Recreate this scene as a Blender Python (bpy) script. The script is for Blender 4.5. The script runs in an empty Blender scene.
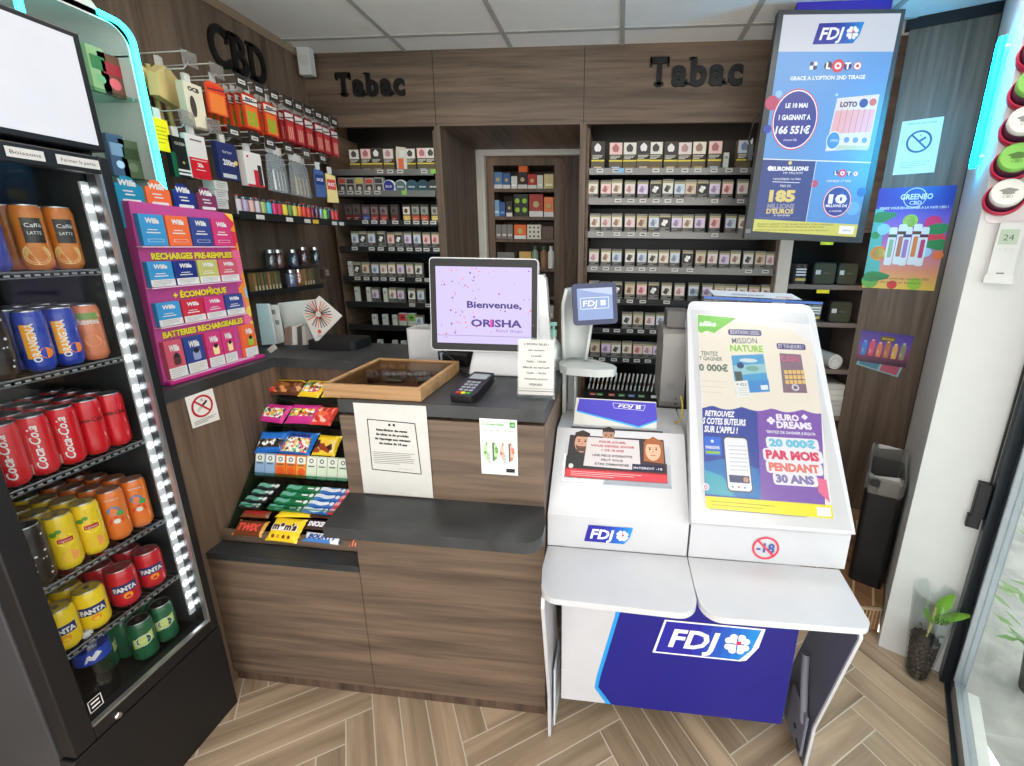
import bpy, math, random
from mathutils import Matrix, Vector
R = random.Random(7)
COL = bpy.context.scene.collection
PI = math.pi
# ------------------------------------------------------------------ camera geometry (image taken as 1024x766)
FOC, PX, PY, YAW, PIT, ROL, CH = 431.63272, 574.45208, 358.70836, -0.09932, 0.25447, 0.01461, 1.6
_fw = Vector((math.sin(YAW)*math.cos(PIT), math.cos(YAW)*math.cos(PIT), -math.sin(PIT)))
_rt = Vector((math.cos(YAW), -math.sin(YAW), 0)); _up = _rt.cross(_fw)
CR = math.cos(ROL)*_rt + math.sin(ROL)*_up
CU = -math.sin(ROL)*_rt + math.cos(ROL)*_up
EYE = Vector((0, 0, CH))
def ray(x, y): return CR*((x-PX)/FOC) - CU*((y-PY)/FOC) + _fw
def ony(x, y, Y): r = ray(x, y); return EYE + r*(Y/r.y)
def onx(x, y, X): r = ray(x, y); return EYE + r*(X/r.x)
def onz(x, y, Z): r = ray(x, y); return EYE + r*((Z-CH)/r.z)
cam = bpy.data.cameras.new('camera'); camo = bpy.data.objects.new('camera', cam); COL.objects.link(camo)
cam.sensor_width = 36; cam.lens = 36*FOC/1024; cam.shift_x = (512-PX)/1024; cam.shift_y = (PY-383)/1024
cam.clip_start = 0.02; cam.clip_end = 200
camo.matrix_world = Matrix(((CR.x, CU.x, -_fw.x, 0), (CR.y, CU.y, -_fw.y, 0), (CR.z, CU.z, -_fw.z, CH), (0, 0, 0, 1)))
bpy.context.scene.camera = camo
# ------------------------------------------------------------------ materials
MATS = {}
def srgb(r, g, b):
    f = lambda c: (c/255/12.92) if c <= 10 else ((c/255+0.055)/1.055)**2.4
    return (f(r), f(g), f(b), 1)
def mat(name, rgb=(128,128,128), rough=0.5, metal=0, emit=0, ergb=None, trans=0, ior=1.45, coat=0, alpha=1, var=0.06, spec=None):
    if name in MATS: return MATS[name]
    m = bpy.data.materials.new(name); m.use_nodes = True
    nt = m.node_tree; b = nt.nodes['Principled BSDF']
    c = srgb(*rgb)
    b.inputs['Base Color'].default_value = c
    if var and not trans:
        n = nt.nodes.new('ShaderNodeTexNoise'); n.inputs['Scale'].default_value = 14; n.inputs['Detail'].default_value = 3
        tc = nt.nodes.new('ShaderNodeTexCoord'); nt.links.new(tc.outputs['Object'], n.inputs['Vector'])
        mr = nt.nodes.new('ShaderNodeMapRange'); mr.inputs[1].default_value = .3; mr.inputs[2].default_value = .7
        mr.inputs[3].default_value = 1-var; mr.inputs[4].default_value = 1+var; nt.links.new(n.outputs['Fac'], mr.inputs[0])
        vm = nt.nodes.new('ShaderNodeVectorMath'); vm.operation = 'SCALE'; vm.inputs[0].default_value = c[:3]
        nt.links.new(mr.outputs[0], vm.inputs['Scale']); nt.links.new(vm.outputs[0], b.inputs['Base Color'])
    b.inputs['Roughness'].default_value = rough; b.inputs['Metallic'].default_value = metal
    b.inputs['Coat Weight'].default_value = coat; b.inputs['Coat Roughness'].default_value = .08
    b.inputs['Transmission Weight'].default_value = trans; b.inputs['IOR'].default_value = ior
    b.inputs['Alpha'].default_value = alpha
    if spec is not None: b.inputs['Specular IOR Level'].default_value = spec
    if emit:
        b.inputs['Emission Color'].default_value = srgb(*(ergb or rgb)); b.inputs['Emission Strength'].default_value = emit
    MATS[name] = m; return m
def glassy(name, rgb=(235,245,245), clear=.9, rough=.03):
    # thin clear sheet: mostly see-through, with a glossy reflection
    if name in MATS: return MATS[name]
    m = bpy.data.materials.new(name); m.use_nodes = True; nt = m.node_tree
    for n in list(nt.nodes): nt.nodes.remove(n)
    o = nt.nodes.new('ShaderNodeOutputMaterial'); mx = nt.nodes.new('ShaderNodeMixShader')
    t = nt.nodes.new('ShaderNodeBsdfTransparent'); g = nt.nodes.new('ShaderNodeBsdfGlossy')
    t.inputs[0].default_value = srgb(*rgb); g.inputs['Color'].default_value = (.8, .8, .8, 1); g.inputs['Roughness'].default_value = rough
    if clear < .8:
        d = nt.nodes.new('ShaderNodeBsdfDiffuse'); d.inputs[0].default_value = srgb(*rgb); m3 = nt.nodes.new('ShaderNodeMixShader'); m3.inputs[0].default_value = .6
        nt.links.new(g.outputs[0], m3.inputs[1]); nt.links.new(d.outputs[0], m3.inputs[2]); g = m3
    f = nt.nodes.new('ShaderNodeFresnel'); f.inputs[0].default_value = 1.35
    a = nt.nodes.new('ShaderNodeMath'); a.operation = 'MAXIMUM'; a.inputs[1].default_value = (1-clear)*(1 if clear < .8 else .4)
    ge = nt.nodes.new('ShaderNodeNewGeometry'); inv = nt.nodes.new('ShaderNodeMath'); inv.operation = 'SUBTRACT'; inv.inputs[0].default_value = 1
    nt.links.new(ge.outputs['Backfacing'], inv.inputs[1]); fm = nt.nodes.new('ShaderNodeMath'); fm.operation = 'MULTIPLY'; nt.links.new(f.outputs[0], fm.inputs[0]); nt.links.new(inv.outputs[0], fm.inputs[1])
    f2 = nt.nodes.new('ShaderNodeMath'); f2.operation = 'MULTIPLY'; f2.inputs[1].default_value = .55; nt.links.new(fm.outputs[0], f2.inputs[0])
    nt.links.new(f2.outputs[0], a.inputs[0]); nt.links.new(a.outputs[0], mx.inputs[0])
    nt.links.new(t.outputs[0], mx.inputs[1]); nt.links.new(g.outputs[0], mx.inputs[2]); nt.links.new(mx.outputs[0], o.inputs[0])
    MATS[name] = m; return m
def grain(name, c1, c2, axis, rough=.55, scale=1.0, bump=.15, attr=False, dirang=None, coat=0, knots=True):
    # wood: noise stretched along axis (0 x, 1 y, 2 z) in world position; dirang = grain direction on the floor
    if name in MATS: return MATS[name]
    m = bpy.data.materials.new(name); m.use_nodes = True; nt = m.node_tree; L = nt.links.new; N = nt.nodes.new
    b = nt.nodes['Principled BSDF']; b.inputs['Roughness'].default_value = rough; b.inputs['Coat Weight'].default_value = coat
    g = N('ShaderNodeNewGeometry'); mp = N('ShaderNodeMapping'); mp.vector_type = 'TEXTURE' if dirang is not None else 'POINT'
    if dirang is not None:
        mp.inputs['Rotation'].default_value = (0, 0, dirang); mp.inputs['Scale'].default_value = (1/1.1/scale, 1/16/scale, 1/16/scale)
    else:
        s = [30*scale]*3; s[axis] = 1.5*scale; mp.inputs['Scale'].default_value = s
    L(g.outputs['Position'], mp.inputs['Vector'])
    vec = mp.outputs[0]
    if attr:
        at = N('ShaderNodeAttribute'); at.attribute_name = 'plank'
        ad = N('ShaderNodeVectorMath'); ad.operation = 'MULTIPLY_ADD'; ad.inputs[1].default_value = (37, 53, 71)
        L(at.outputs['Color'], ad.inputs[0]); L(vec, ad.inputs[2]); vec = ad.outputs[0]
    n1 = N('ShaderNodeTexNoise'); n1.inputs['Scale'].default_value = 1; n1.inputs['Detail'].default_value = 8; n1.inputs['Roughness'].default_value = .62
    n1.inputs['Distortion'].default_value = .6; L(vec, n1.inputs['Vector'])
    n2 = N('ShaderNodeTexNoise'); n2.inputs['Scale'].default_value = .28; n2.inputs['Detail'].default_value = 3; n2.inputs['Distortion'].default_value = 2.2; L(vec, n2.inputs['Vector'])
    ad = N('ShaderNodeMath'); ad.operation = 'MULTIPLY_ADD'; ad.inputs[1].default_value = .45
    L(n2.outputs['Fac'], ad.inputs[0])
    m2 = N('ShaderNodeMath'); m2.operation = 'MULTIPLY'; m2.inputs[1].default_value = .6; L(n1.outputs['Fac'], m2.inputs[0]); L(m2.outputs[0], ad.inputs[2])
    cr = N('ShaderNodeValToRGB'); e = cr.color_ramp.elements
    e[0].position = .40; e[0].color = srgb(*c1); e[1].position = .64; e[1].color = srgb(*c2)
    L(ad.outputs[0], cr.inputs[0]); out = cr.outputs[0]
    if attr:
        sp = N('ShaderNodeMapRange'); sp.inputs[3].default_value = .8; sp.inputs[4].default_value = 1.15; L(at.outputs['Fac'], sp.inputs[0])
        vm = N('ShaderNodeVectorMath'); vm.operation = 'SCALE'; L(out, vm.inputs[0]); L(sp.outputs[0], vm.inputs['Scale']); out = vm.outputs[0]
    L(out, b.inputs['Base Color'])
    bp = N('ShaderNodeBump'); bp.inputs['Strength'].default_value = bump; bp.inputs['Distance'].default_value = .002
    L(n1.outputs['Fac'], bp.inputs['Height']); L(bp.outputs[0], b.inputs['Normal'])
    MATS[name] = m; return m
def mix_candy(name, cols, scale=70, rough=.3):
    # small scattered blobs of several colours (sweets, printed pictures)
    if name in MATS: return MATS[name]
    m = bpy.data.materials.new(name); m.use_nodes = True; nt = m.node_tree; L = nt.links.new
    b = nt.nodes['Principled BSDF']; b.inputs['Roughness'].default_value = rough; b.inputs['Coat Weight'].default_value = .5
    tc = nt.nodes.new('ShaderNodeTexCoord'); v = nt.nodes.new('ShaderNodeTexVoronoi'); v.inputs['Scale'].default_value = scale
    L(tc.outputs['Object'], v.inputs['Vector']); s = nt.nodes.new('ShaderNodeSeparateColor'); L(v.outputs['Color'], s.inputs[0])
    cr = nt.nodes.new('ShaderNodeValToRGB'); cr.color_ramp.interpolation = 'CONSTANT'; el = cr.color_ramp.elements
    while len(el) < len(cols): el.new(.5)
    for i, c in enumerate(cols): el[i].position = i/len(cols); el[i].color = srgb(*c)
    L(s.outputs[0], cr.inputs[0]); L(cr.outputs[0], b.inputs['Base Color']); MATS[name] = m; return m
def marble(name, c1, c2, rough=.45, scale=3):
    if name in MATS: return MATS[name]
    m = bpy.data.materials.new(name); m.use_nodes = True; nt = m.node_tree; L = nt.links.new
    b = nt.nodes['Principled BSDF']; b.inputs['Roughness'].default_value = rough
    g = nt.nodes.new('ShaderNodeNewGeometry'); n = nt.nodes.new('ShaderNodeTexNoise'); n.inputs['Scale'].default_value = scale; n.inputs['Detail'].default_value = 7; n.inputs['Distortion'].default_value = 1.2
    L(g.outputs['Position'], n.inputs['Vector']); cr = nt.nodes.new('ShaderNodeValToRGB'); cr.color_ramp.elements[0].position = .35; cr.color_ramp.elements[1].position = .7
    cr.color_ramp.elements[0].color = srgb(*c1); cr.color_ramp.elements[1].color = srgb(*c2); L(n.outputs['Fac'], cr.inputs[0]); L(cr.outputs[0], b.inputs['Base Color'])
    bp = nt.nodes.new('ShaderNodeBump'); bp.inputs['Strength'].default_value = .1; bp.inputs['Distance'].default_value = .001; L(n.outputs['Fac'], bp.inputs['Height']); L(bp.outputs[0], b.inputs['Normal'])
    MATS[name] = m; return m
def C_(r, g, b, rough=.5, coat=0): return mat('paint_%d_%d_%d_%d' % (r, g, b, int(rough*100)), (r, g, b), rough, coat=coat, var=.03)
def E_(r, g, b, s=1.0): return mat('lit_%d_%d_%d_%d' % (r, g, b, int(s*100)), (r//3, g//3, b//3), .4, emit=s, ergb=(r, g, b), var=0)
WHITE = C_(212,212,210,.45); BLACK = C_(16,16,17,.4); DARK = C_(30,30,32,.5); INK = C_(28,28,30,.6); CHROME = mat('chrome', (210,210,212), .18, 1)
STEEL = mat('steel', (160,162,165), .32, 1); GLOSSW = mat('gloss_white', (205,206,208), .18, coat=.6, var=.02); PAPER = C_(204,203,198,.7)
# ------------------------------------------------------------------ mesh builder
_TX = {}
def text_geo(s, bold=0.0, shear=0.0, res=2):
    k = (s, round(bold, 4), round(shear, 3), res)
    if k not in _TX:
        cu = bpy.data.curves.new('t', 'FONT'); cu.body = s; cu.size = 1; cu.offset = bold; cu.shear = shear; cu.resolution_u = res
        o = bpy.data.objects.new('t', cu); COL.objects.link(o)
        me = bpy.data.meshes.new_from_object(o.evaluated_get(bpy.context.evaluated_depsgraph_get()))
        vs = [tuple(v.co) for v in me.vertices]; fs = [tuple(p.vertices) for p in me.polygons]
        bpy.data.objects.remove(o); bpy.data.curves.remove(cu); bpy.data.meshes.remove(me)
        _TX[k] = (vs, fs)
    return _TX[k]
def frame(o, right, up):
    o = Vector(o); r = Vector(right).normalized(); u = Vector(up).normalized(); w = r.cross(u).normalized(); u = w.cross(r)
    return Matrix(((r.x, u.x, w.x, o.x), (r.y, u.y, w.y, o.y), (r.z, u.z, w.z, o.z), (0, 0, 0, 1)))
def FY(x, y, z): return frame((x, y, z), (1, 0, 0), (0, 0, 1))      # face looking towards -Y
def FX(x, y, z): return frame((x, y, z), (0, 1, 0), (0, 0, 1))      # face looking towards +X
class MB:
    def __init__(s, T=None): s.v = []; s.f = []; s.m = []; s.sm = []; s.mats = []; s.T = T or Matrix(); s.warp = None; s.attr = None
    def mi(s, m):
        if m not in s.mats: s.mats.append(m)
        return s.mats.index(m)
    def add(s, vs, fs, m, smooth=False):
        k = len(s.v); w = s.warp
        for p in vs:
            if w: p = w(*p)
            s.v.append(s.T @ Vector(p))
        i = s.mi(m)
        for f in fs: s.f.append(tuple(k+a for a in f)); s.m.append(i); s.sm.append(smooth)
        return s
    def box(s, x0, x1, y0, y1, z0, z1, m):
        vs = [(x, y, z) for z in (z0, z1) for y in (y0, y1) for x in (x0, x1)]
        return s.add(vs, [(0,2,3,1),(4,5,7,6),(0,1,5,4),(2,6,7,3),(0,4,6,2),(1,3,7,5)], m)
    def rect(s, u0, v0, u1, v1, m, w=.0005): return s.add([(u0,v0,w),(u1,v0,w),(u1,v1,w),(u0,v1,w)], [(0,1,2,3)], m)
    def poly(s, pts, m, w=.0005): return s.add([(a, b, w) for a, b in pts], [tuple(range(len(pts)))], m)
    def disc(s, u, v, r, m, w=.0008, n=20, ry=None): return s.poly([(u+r*math.cos(2*PI*i/n), v+(ry or r)*math.sin(2*PI*i/n)) for i in range(n)], m, w)
    def ring(s, u, v, r0, r1, m, w=.0008, n=28):
        vs = [(u+r*math.cos(2*PI*i/n), v+r*math.sin(2*PI*i/n), w) for r in (r0, r1) for i in range(n)]
        return s.add(vs, [(i, (i+1) % n, n+(i+1) % n, n+i) for i in range(n)], m)
    def line(s, a, b, t, m, w=.0008):
        dx, dy = b[0]-a[0], b[1]-a[1]; l = math.hypot(dx, dy) or 1; nx, ny = -dy/l*t/2, dx/l*t/2
        return s.poly([(a[0]-nx, a[1]-ny), (b[0]-nx, b[1]-ny), (b[0]+nx, b[1]+ny), (a[0]+nx, a[1]+ny)], m, w)
    def prism(s, pts, w0, w1, m, smooth=False):
        n = len(pts); vs = [(a, b, w0) for a, b in pts]+[(a, b, w1) for a, b in pts]
        s.add(vs, [tuple(range(n-1, -1, -1)), tuple(range(n, 2*n))], m)
        return s.add(vs, [(i, (i+1) % n, n+(i+1) % n, n+i) for i in range(n)], m, smooth)
    def lathe(s, prof, m, n=24, smooth=True, cx=0, cy=0):
        vs = []; fs = []; K = len(prof)
        for r, z in prof: vs += [(cx+r*math.cos(2*PI*i/n), cy+r*math.sin(2*PI*i/n), z) for i in range(n)]
        for k in range(K-1): fs += [(k*n+i, k*n+(i+1) % n, (k+1)*n+(i+1) % n, (k+1)*n+i) for i in range(n)]
        s.add(vs, fs, m, smooth)
        if prof[0][0] > 1e-4: s.add(vs[:n], [tuple(range(n-1, -1, -1))], m)
        if prof[-1][0] > 1e-4: s.add(vs[-n:], [tuple(range(n))], m)
        return s
    def cyl(s, cx, cy, z0, z1, r, m, n=24, r2=None): return s.lathe([(r, z0), (r if r2 is None else r2, z1)], m, n, True, cx, cy)
    def tube(s, pts, r, m, n=8):
        pts = [Vector(p) for p in pts]; vs = []; fs = []
        for i, p in enumerate(pts):
            d = (pts[min(i+1, len(pts)-1)]-pts[max(i-1, 0)]).normalized()
            a = d.cross(Vector((0, 0, 1)));
            if a.length < .05: a = d.cross(Vector((0, 1, 0)))
            a.normalize(); b = d.cross(a); rr = r[i] if isinstance(r, (list, tuple)) else r
            vs += [tuple(p+a*rr*math.cos(2*PI*k/n)+b*rr*math.sin(2*PI*k/n)) for k in range(n)]
        for i in range(len(pts)-1): fs += [(i*n+k, i*n+(k+1) % n, (i+1)*n+(k+1) % n, (i+1)*n+k) for k in range(n)]
        s.add(vs, fs, m, True); N = len(vs)
        s.add(vs[:n], [tuple(range(n-1, -1, -1))], m); s.add(vs[-n:], [tuple(range(n))], m); return s
    def text(s, t, u, v, h, m, w=.001, fit=None, al='C', bold=.0, shear=0, rot=0, depth=0):
        vs, fs = text_geo(t, bold, shear, 8 if depth else 2)
        if not vs: return s
        k = h/.7; x0 = min(p[0] for p in vs); x1 = max(p[0] for p in vs); kx = (fit/(x1-x0)) if fit else k
        off = {'C': (x0+x1)/2, 'L': x0, 'R': x1}[al]; c, sn = math.cos(rot), math.sin(rot)
        def P(p, ww): a = (p[0]-off)*kx; b = p[1]*k; return (u+a*c-b*sn, v+a*sn+b*c, ww)
        s.add([P(p, w+depth) for p in vs], fs, m)
        if depth:
            from collections import Counter
            ed = {}
            for f in fs:
                for i in range(len(f)): a, b = f[i], f[(i+1) % len(f)]; ed[(a, b)] = 1
            side = [e for e in ed if (e[1], e[0]) not in ed]; n = len(vs)
            s.add([P(p, w) for p in vs]+[P(p, w+depth) for p in vs], [(a, b, b+n, a+n) for a, b in side], m)
        return s
    def build(s, name, parent=None, bevel=0, flat=False, seg=2):
        me = bpy.data.meshes.new(name)
        if parent is not None: inv = WM[parent.name].inverted(); M = None
        else:
            xs = [p.x for p in s.v]; ys = [p.y for p in s.v]; zs = [p.z for p in s.v]
            M = Matrix.Translation(((min(xs)+max(xs))/2, (min(ys)+max(ys))/2, min(zs))); inv = M.inverted()
        me.from_pydata([inv @ p for p in s.v], [], s.f)
        for m in s.mats: me.materials.append(m)
        me.polygons.foreach_set('material_index', s.m)
        me.polygons.foreach_set('use_smooth', [False]*len(s.sm) if flat else s.sm)
        if s.attr:
            ca = me.color_attributes.new('plank', 'FLOAT_COLOR', 'CORNER'); i = 0
            for pi, p in enumerate(me.polygons):
                for li in p.loop_indices: ca.data[li].color = s.attr[pi]
        me.update()
        o = bpy.data.objects.new(name, me); COL.objects.link(o)
        if parent is not None: o.parent = parent; WM[o.name] = WM[parent.name]
        else: o.matrix_world = M; WM[o.name] = M
        if bevel:
            b = o.modifiers.new('bevel', 'BEVEL'); b.width = bevel; b.segments = seg; b.limit_method = 'ANGLE'; b.angle_limit = math.radians(50)
        return o
WM = {}
def tag(o, label=None, cat=None, group=None, kind=None):
    if label: o['label'] = label
    if cat: o['category'] = cat
    if group: o['group'] = group
    if kind: o['kind'] = kind
    return o
def thing(name, label, cat, loc, group=None, M=None):
    o = bpy.data.objects.new(name, None); COL.objects.link(o); M = M or Matrix.Translation(loc)
    o.matrix_world = M; WM[o.name] = M; o.empty_display_size = .05
    return tag(o, label, cat, group)
def struct(mb, name, label=None, **k): return tag(mb.build(name, **k), label, None, None, 'structure')
def dup(root, M, label, group=None):
    kids = list(root.children)
    r = root.copy(); COL.objects.link(r); r.matrix_world = M; WM[r.name] = M; r['label'] = label
    if group: r['group'] = group
    for c in kids:
        d = c.copy(); COL.objects.link(d); d.parent = r; WM[d.name] = M
        for g in c.children: h = g.copy(); COL.objects.link(h); h.parent = d; WM[h.name] = M
    return r
def rrect(u0, v0, u1, v1, r, n=5):
    P = []
    for cx, cy, a in ((u1-r, v0+r, -PI/2), (u1-r, v1-r, 0), (u0+r, v1-r, PI/2), (u0+r, v0+r, PI)):
        P += [(cx+r*math.cos(a+PI/2*i/n), cy+r*math.sin(a+PI/2*i/n)) for i in range(n+1)]
    return P
ORD = ['first','second','third','fourth','fifth','sixth','seventh','eighth','ninth','tenth','eleventh','twelfth','thirteenth','fourteenth','fifteenth','sixteenth','seventeenth','eighteenth','nineteenth','twentieth']
NAVY = C_(28,32,140,.35); SKY = C_(28,150,225,.35); FDJB = C_(34,30,150,.3,.4)
def fdj_logo(mb, u, v, h, w=.001, border=False, lit=0, flatcol=None):
    # blue slanted badge with white letters and a four-leaf clover; u,v = lower left, h = height
    W = h*2.55
    K = (lambda r, g, b: E_(r, g, b, lit)) if lit else (lambda r, g, b: C_(r, g, b, .35))
    n = 10; sl = .22*h
    def edge(t, top): return u+sl*(1 if top else 0)+t*(W-sl)
    def clipx(x): return x
    if border:
        b = h*.045; mb.poly([(u-b*1.6, v-b), (u+W*.84, v-b), (u+W*.9, v), (u+W*1.0, v+h*.45), (u+W+b*1.6+sl*.1, v+h+b), (u+sl-b, v+h+b)], K(240,240,240), w-.0003)
    for i in range(n):
        t0, t1 = i/n, (i+1)/n; c = (t0+t1)/2; f = max(0, (c-.35)/.65)
        col = (int(36-10*f), int(34+110*f), int(150+70*f))
        y0 = 0
        e0, e1 = edge(t0, 0), edge(t1, 0); f0, f1 = edge(t0, 1), edge(t1, 1)
        if i == n-1: mb.poly([(e0, v), (e0+(e1-e0)*.1, v), (e1+sl*.25, v+h*.35), (f1, v+h), (f0, v+h)], K(*col), w)
        else: mb.poly([(e0, v), (e1, v), (f1, v+h), (f0, v+h)], K(*col), w)
    wc = K(245,245,245)
    mb.text('FDJ', u+W*.37, v+h*.22, h*.56, wc, w+.0004, fit=W*.50, bold=.028, shear=.22)
    cx, cy, q = u+W*.79, v+h*.5, h*.19
    for a in (45, 135, 225, 315):
        dx, dy = math.cos(math.radians(a)), math.sin(math.radians(a)); px, py = -dy, dx
        for sgn in (1, -1): mb.disc(cx+dx*q*1.15+px*q*.42*sgn, cy+dy*q*1.15+py*q*.42*sgn, q*.52, wc, w+.0004+.0001*(sgn > 0)+a*1e-6, 12)
        mb.poly([(cx+dx*q*.12, cy+dy*q*.12), (cx+dx*q*1.1+px*q*.9, cy+dy*q*1.1+py*q*.9), (cx+dx*q*1.1-px*q*.9, cy+dy*q*1.1-py*q*.9)], wc, w+.0006)
    for a in (45, 135, 225, 315):
        dx, dy = math.cos(math.radians(a)), math.sin(math.radians(a))
    for a in (0, 90): 
        dx, dy = math.cos(math.radians(a)), math.sin(math.radians(a)); mb.line((cx-dx*q*1.9, cy-dy*q*1.9), (cx+dx*q*1.9, cy+dy*q*1.9), q*.14, K(30,110,200), w+.0008)
    mb.rect(cx-q*.1, cy-q*.1, cx+q*.5, cy+q*.5, K(215,40,80), w+.0010)
def lines(mb, u0, v0, u1, v1, n, m, t=.0015, w=.001, seed=1):
    r = random.Random(seed)
    for i in range(n):
        v = v1-(v1-v0)*(i+.5)/n; mb.rect(u0, v-t/2, u1-(u1-u0)*(r.random()*.15 if i < n-1 else .4), v+t/2, m, w)
# ------------------------------------------------------------------ shared surfaces
WOODH = grain('oak_horizontal', (78,64,52), (120,100,83), 0, .55)
WOODV = grain('oak_vertical', (80,65,52), (122,101,83), 2, .55)
WOODY = grain('oak_depth', (78,64,52), (118,97,80), 1, .55)
OAKD = grain('oak_dark', (58,45,37), (104,82,66), 2, .6)
SLATE = marble('slate_laminate', (40,42,44), (64,66,68), .42, 4)
GROUT = C_(206,196,180,.8)
ZC = 2.64
U2 = Vector((.506, .862, 0)).normalized(); V2 = Vector((U2.y, -U2.x, 0))
A0 = Vector((1.14, 1.575, 0)); D0 = A0 + V2*.21
DN = Vector((.408, .913, 0)).normalized(); DD = Vector((DN.y, -DN.x, 0)); B0 = Vector((1.298, 2.472, 0)); B1 = B0 + DD*.322
# floor: long tiles laid in herringbone
ang = .57927; e1 = (math.cos(ang), math.sin(ang)); e2 = (-math.sin(ang), math.cos(ang)); w_, L_ = .0855, .5985; a_, b_ = -.165, 1.363
FL1 = grain('tile_grain_a', (126,107,86), (186,163,137), 0, .38, attr=True, dirang=ang, bump=.05, coat=.15)
FL2 = grain('tile_grain_b', (126,107,86), (186,163,137), 0, .38, attr=True, dirang=ang+PI/2, bump=.05, coat=.15)
def clip(poly, p, n):
    out = []
    for i in range(len(poly)):
        a, b = poly[i], poly[(i+1) % len(poly)]; da = (a[0]-p[0])*n[0]+(a[1]-p[1])*n[1]; db = (b[0]-p[0])*n[0]+(b[1]-p[1])*n[1]
        if da <= 0: out.append(a)
        if da*db < 0: t = da/(da-db); out.append((a[0]+(b[0]-a[0])*t, a[1]+(b[1]-a[1])*t))
    return out
mb = MB(); attr = []
g = .0022
def plank(x0, x1, y0, y1, m):
    P = [(x*e1[0]+y*e2[0], x*e1[1]+y*e2[1]) for x, y in ((x0+g, y0+g), (x1-g, y0+g), (x1-g, y1-g), (x0+g, y1-g))]
    for p, n in (((-1.85, 0), (-1, 0)), ((0, 1.645), (0, 1)), ((0, -1.1), (0, -1)), ((D0.x, D0.y), (V2.x, V2.y)), ((1.35, 0), (1, 0))):
        P = clip(P, p, n)
        if len(P) < 3: return
    mb.add([(x, y, 0) for x, y in P], [tuple(range(len(P)))], m); c = R.random(); attr.append((c, R.random(), R.random(), 1))
for i in range(-45, 50):
    for j in range(-7, 8):
        ox, oy = a_+i*w_+j*L_, b_+i*w_-j*L_
        plank(ox, ox+w_, oy-L_, oy, FL2); plank(ox-L_, ox, oy-w_, oy, FL1)
k0 = len(mb.v)
P = [(-1.85, -1.1), (-.21, -1.1)]
P = [(-1.85, -1.1), (D0.x-U2.x*3, D0.y-U2.y*3), (D0.x, D0.y), (1.25, 1.645), (-1.85, 1.645)]
P = clip(P, (0, -1.1), (0, -1))
mb.add([(x, y, -.0012) for x, y in P], [tuple(range(len(P)))], GROUT); attr.append((0, 0, 0, 1))
mb.attr = attr
struct(mb, 'floor', 'herringbone floor of long greyish oak-look tiles with pale grout')
# raised platform behind the counters
STR = grain('tile_brown', (104,70,42), (164,122,84), 0, .4, scale=1.3, dirang=2.2, bump=.03)
mb = MB(); mb.prism([(-.1, 1.645), (1.175, 1.645), (1.585, 2.341), (1.296, 2.468), (1.0, 2.62), (-.1, 2.62)], -.01, .118, STR)
for k in range(34):
    x = .72+k*.0145
    if x < 1.17: mb.box(x, x+.0045, 1.6435, 1.646, .012, .108, C_(196,170,138,.5))
for k in range(9):
    q = .80+k*.085; mb.add([(q, 1.66, .1192), (q+.010, 1.66, .1192), (q+.35, 2.3, .1192), (q+.34, 2.3, .1192)], [(0,1,2,3)], C_(202,170,132,.5))
mb.box(.0, 1.17, 1.640, 1.652, .112, .1195, C_(190,164,134,.5))
struct(mb, 'trim_1', 'brown tiled step behind the lottery counter')
mb = MB(); mb.box(-1.9, -.1, 1.645, 3.9, -.01, 0, STR); mb.box(-.1, 1.6, 2.62, 3.9, -.01, 0, STR); struct(mb, 'floor_rear')
# ceiling
CEIL = mat('ceiling_tile', (240,238,232), .9, var=.02)
mb = MB(); mb.box(-1.95, 2.7, -1.3, 3.95, ZC, ZC+.05, CEIL)
LP = [(-1.233, 1.265), (.567, 1.265), (-.633, .065), (.567, -.535)]  # lamps added overhead out of view, placed to brighten header, shelves and corner wall
struct(mb, 'ceiling', 'suspended ceiling of pale square tiles')
mb = MB(); TB = C_(176,174,168,.5)
for k in range(-1, 6):
    x = -.633+.6*k
    if x > -1.85: mb.box(x-.012, x+.012, -1.2, 2.635, ZC-.006, ZC-.0005, TB)
for k in range(7):
    y = 2.465-.6*k; mb.box(-1.84, 2.6, y-.012, y+.012, ZC-.0055, ZC-.0004, TB)
struct(mb, 'trim_2', 'grey ceiling grid')
LED = mat('unseen_led_panel', (255,255,255), .5, emit=7.5, ergb=(255,248,238), var=0)
for i, (x, y) in enumerate(LP):
    t = thing('unseen_ceiling_light', 'square LED ceiling panel added out of view, ' + ['above the left wall hooks', 'above the lottery stand', 'over the middle of the shop', 'by the shop entrance'][i], 'light', (x+.3, y+.3, ZC-.02), 'added ceiling LED panels')
    mb = MB(); 
    for q in ((x+.01, x+.59, y+.01, y+.025), (x+.01, x+.59, y+.575, y+.59), (x+.01, x+.025, y+.025, y+.575), (x+.575, x+.59, y+.025, y+.575)): mb.box(*q, ZC-.018, ZC-.007, WHITE)
    mb.build('frame', t); mb = MB(); mb.box(x+.025, x+.575, y+.025, y+.575, ZC-.015, ZC-.007, LED); mb.build('diffuser', t)
# left wall and its top moulding
mb = MB(); mb.box(-1.90, -1.85, .0, 3.0, 0, ZC, WOODV); struct(mb, 'wall_left', 'left wall clad in brown wood grain')
mb = MB(); mb.box(-1.90, -1.85, -1.3, 0, 0, ZC, C_(196,196,196,.7)); struct(mb, 'wall_left_front')
mb = MB(); mb.prism([(-1.849, ZC-.001), (-1.849, ZC-.03), (-1.842, ZC-.03), (-1.825, ZC-.001)], -2.63, .2, C_(150,128,104,.5))
mb.v = [Vector((p.x, -p.z, p.y)) for p in mb.v]; struct(mb, 'trim_3')
mb = MB(); mb.box(-1.9, 2.7, -1.3, -1.25, 0, .12, WHITE); mb.box(-1.9, 2.7, -1.3, -1.25, 2.5, ZC, WHITE); struct(mb, 'wall_front', 'shop front wall behind the camera')
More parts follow.
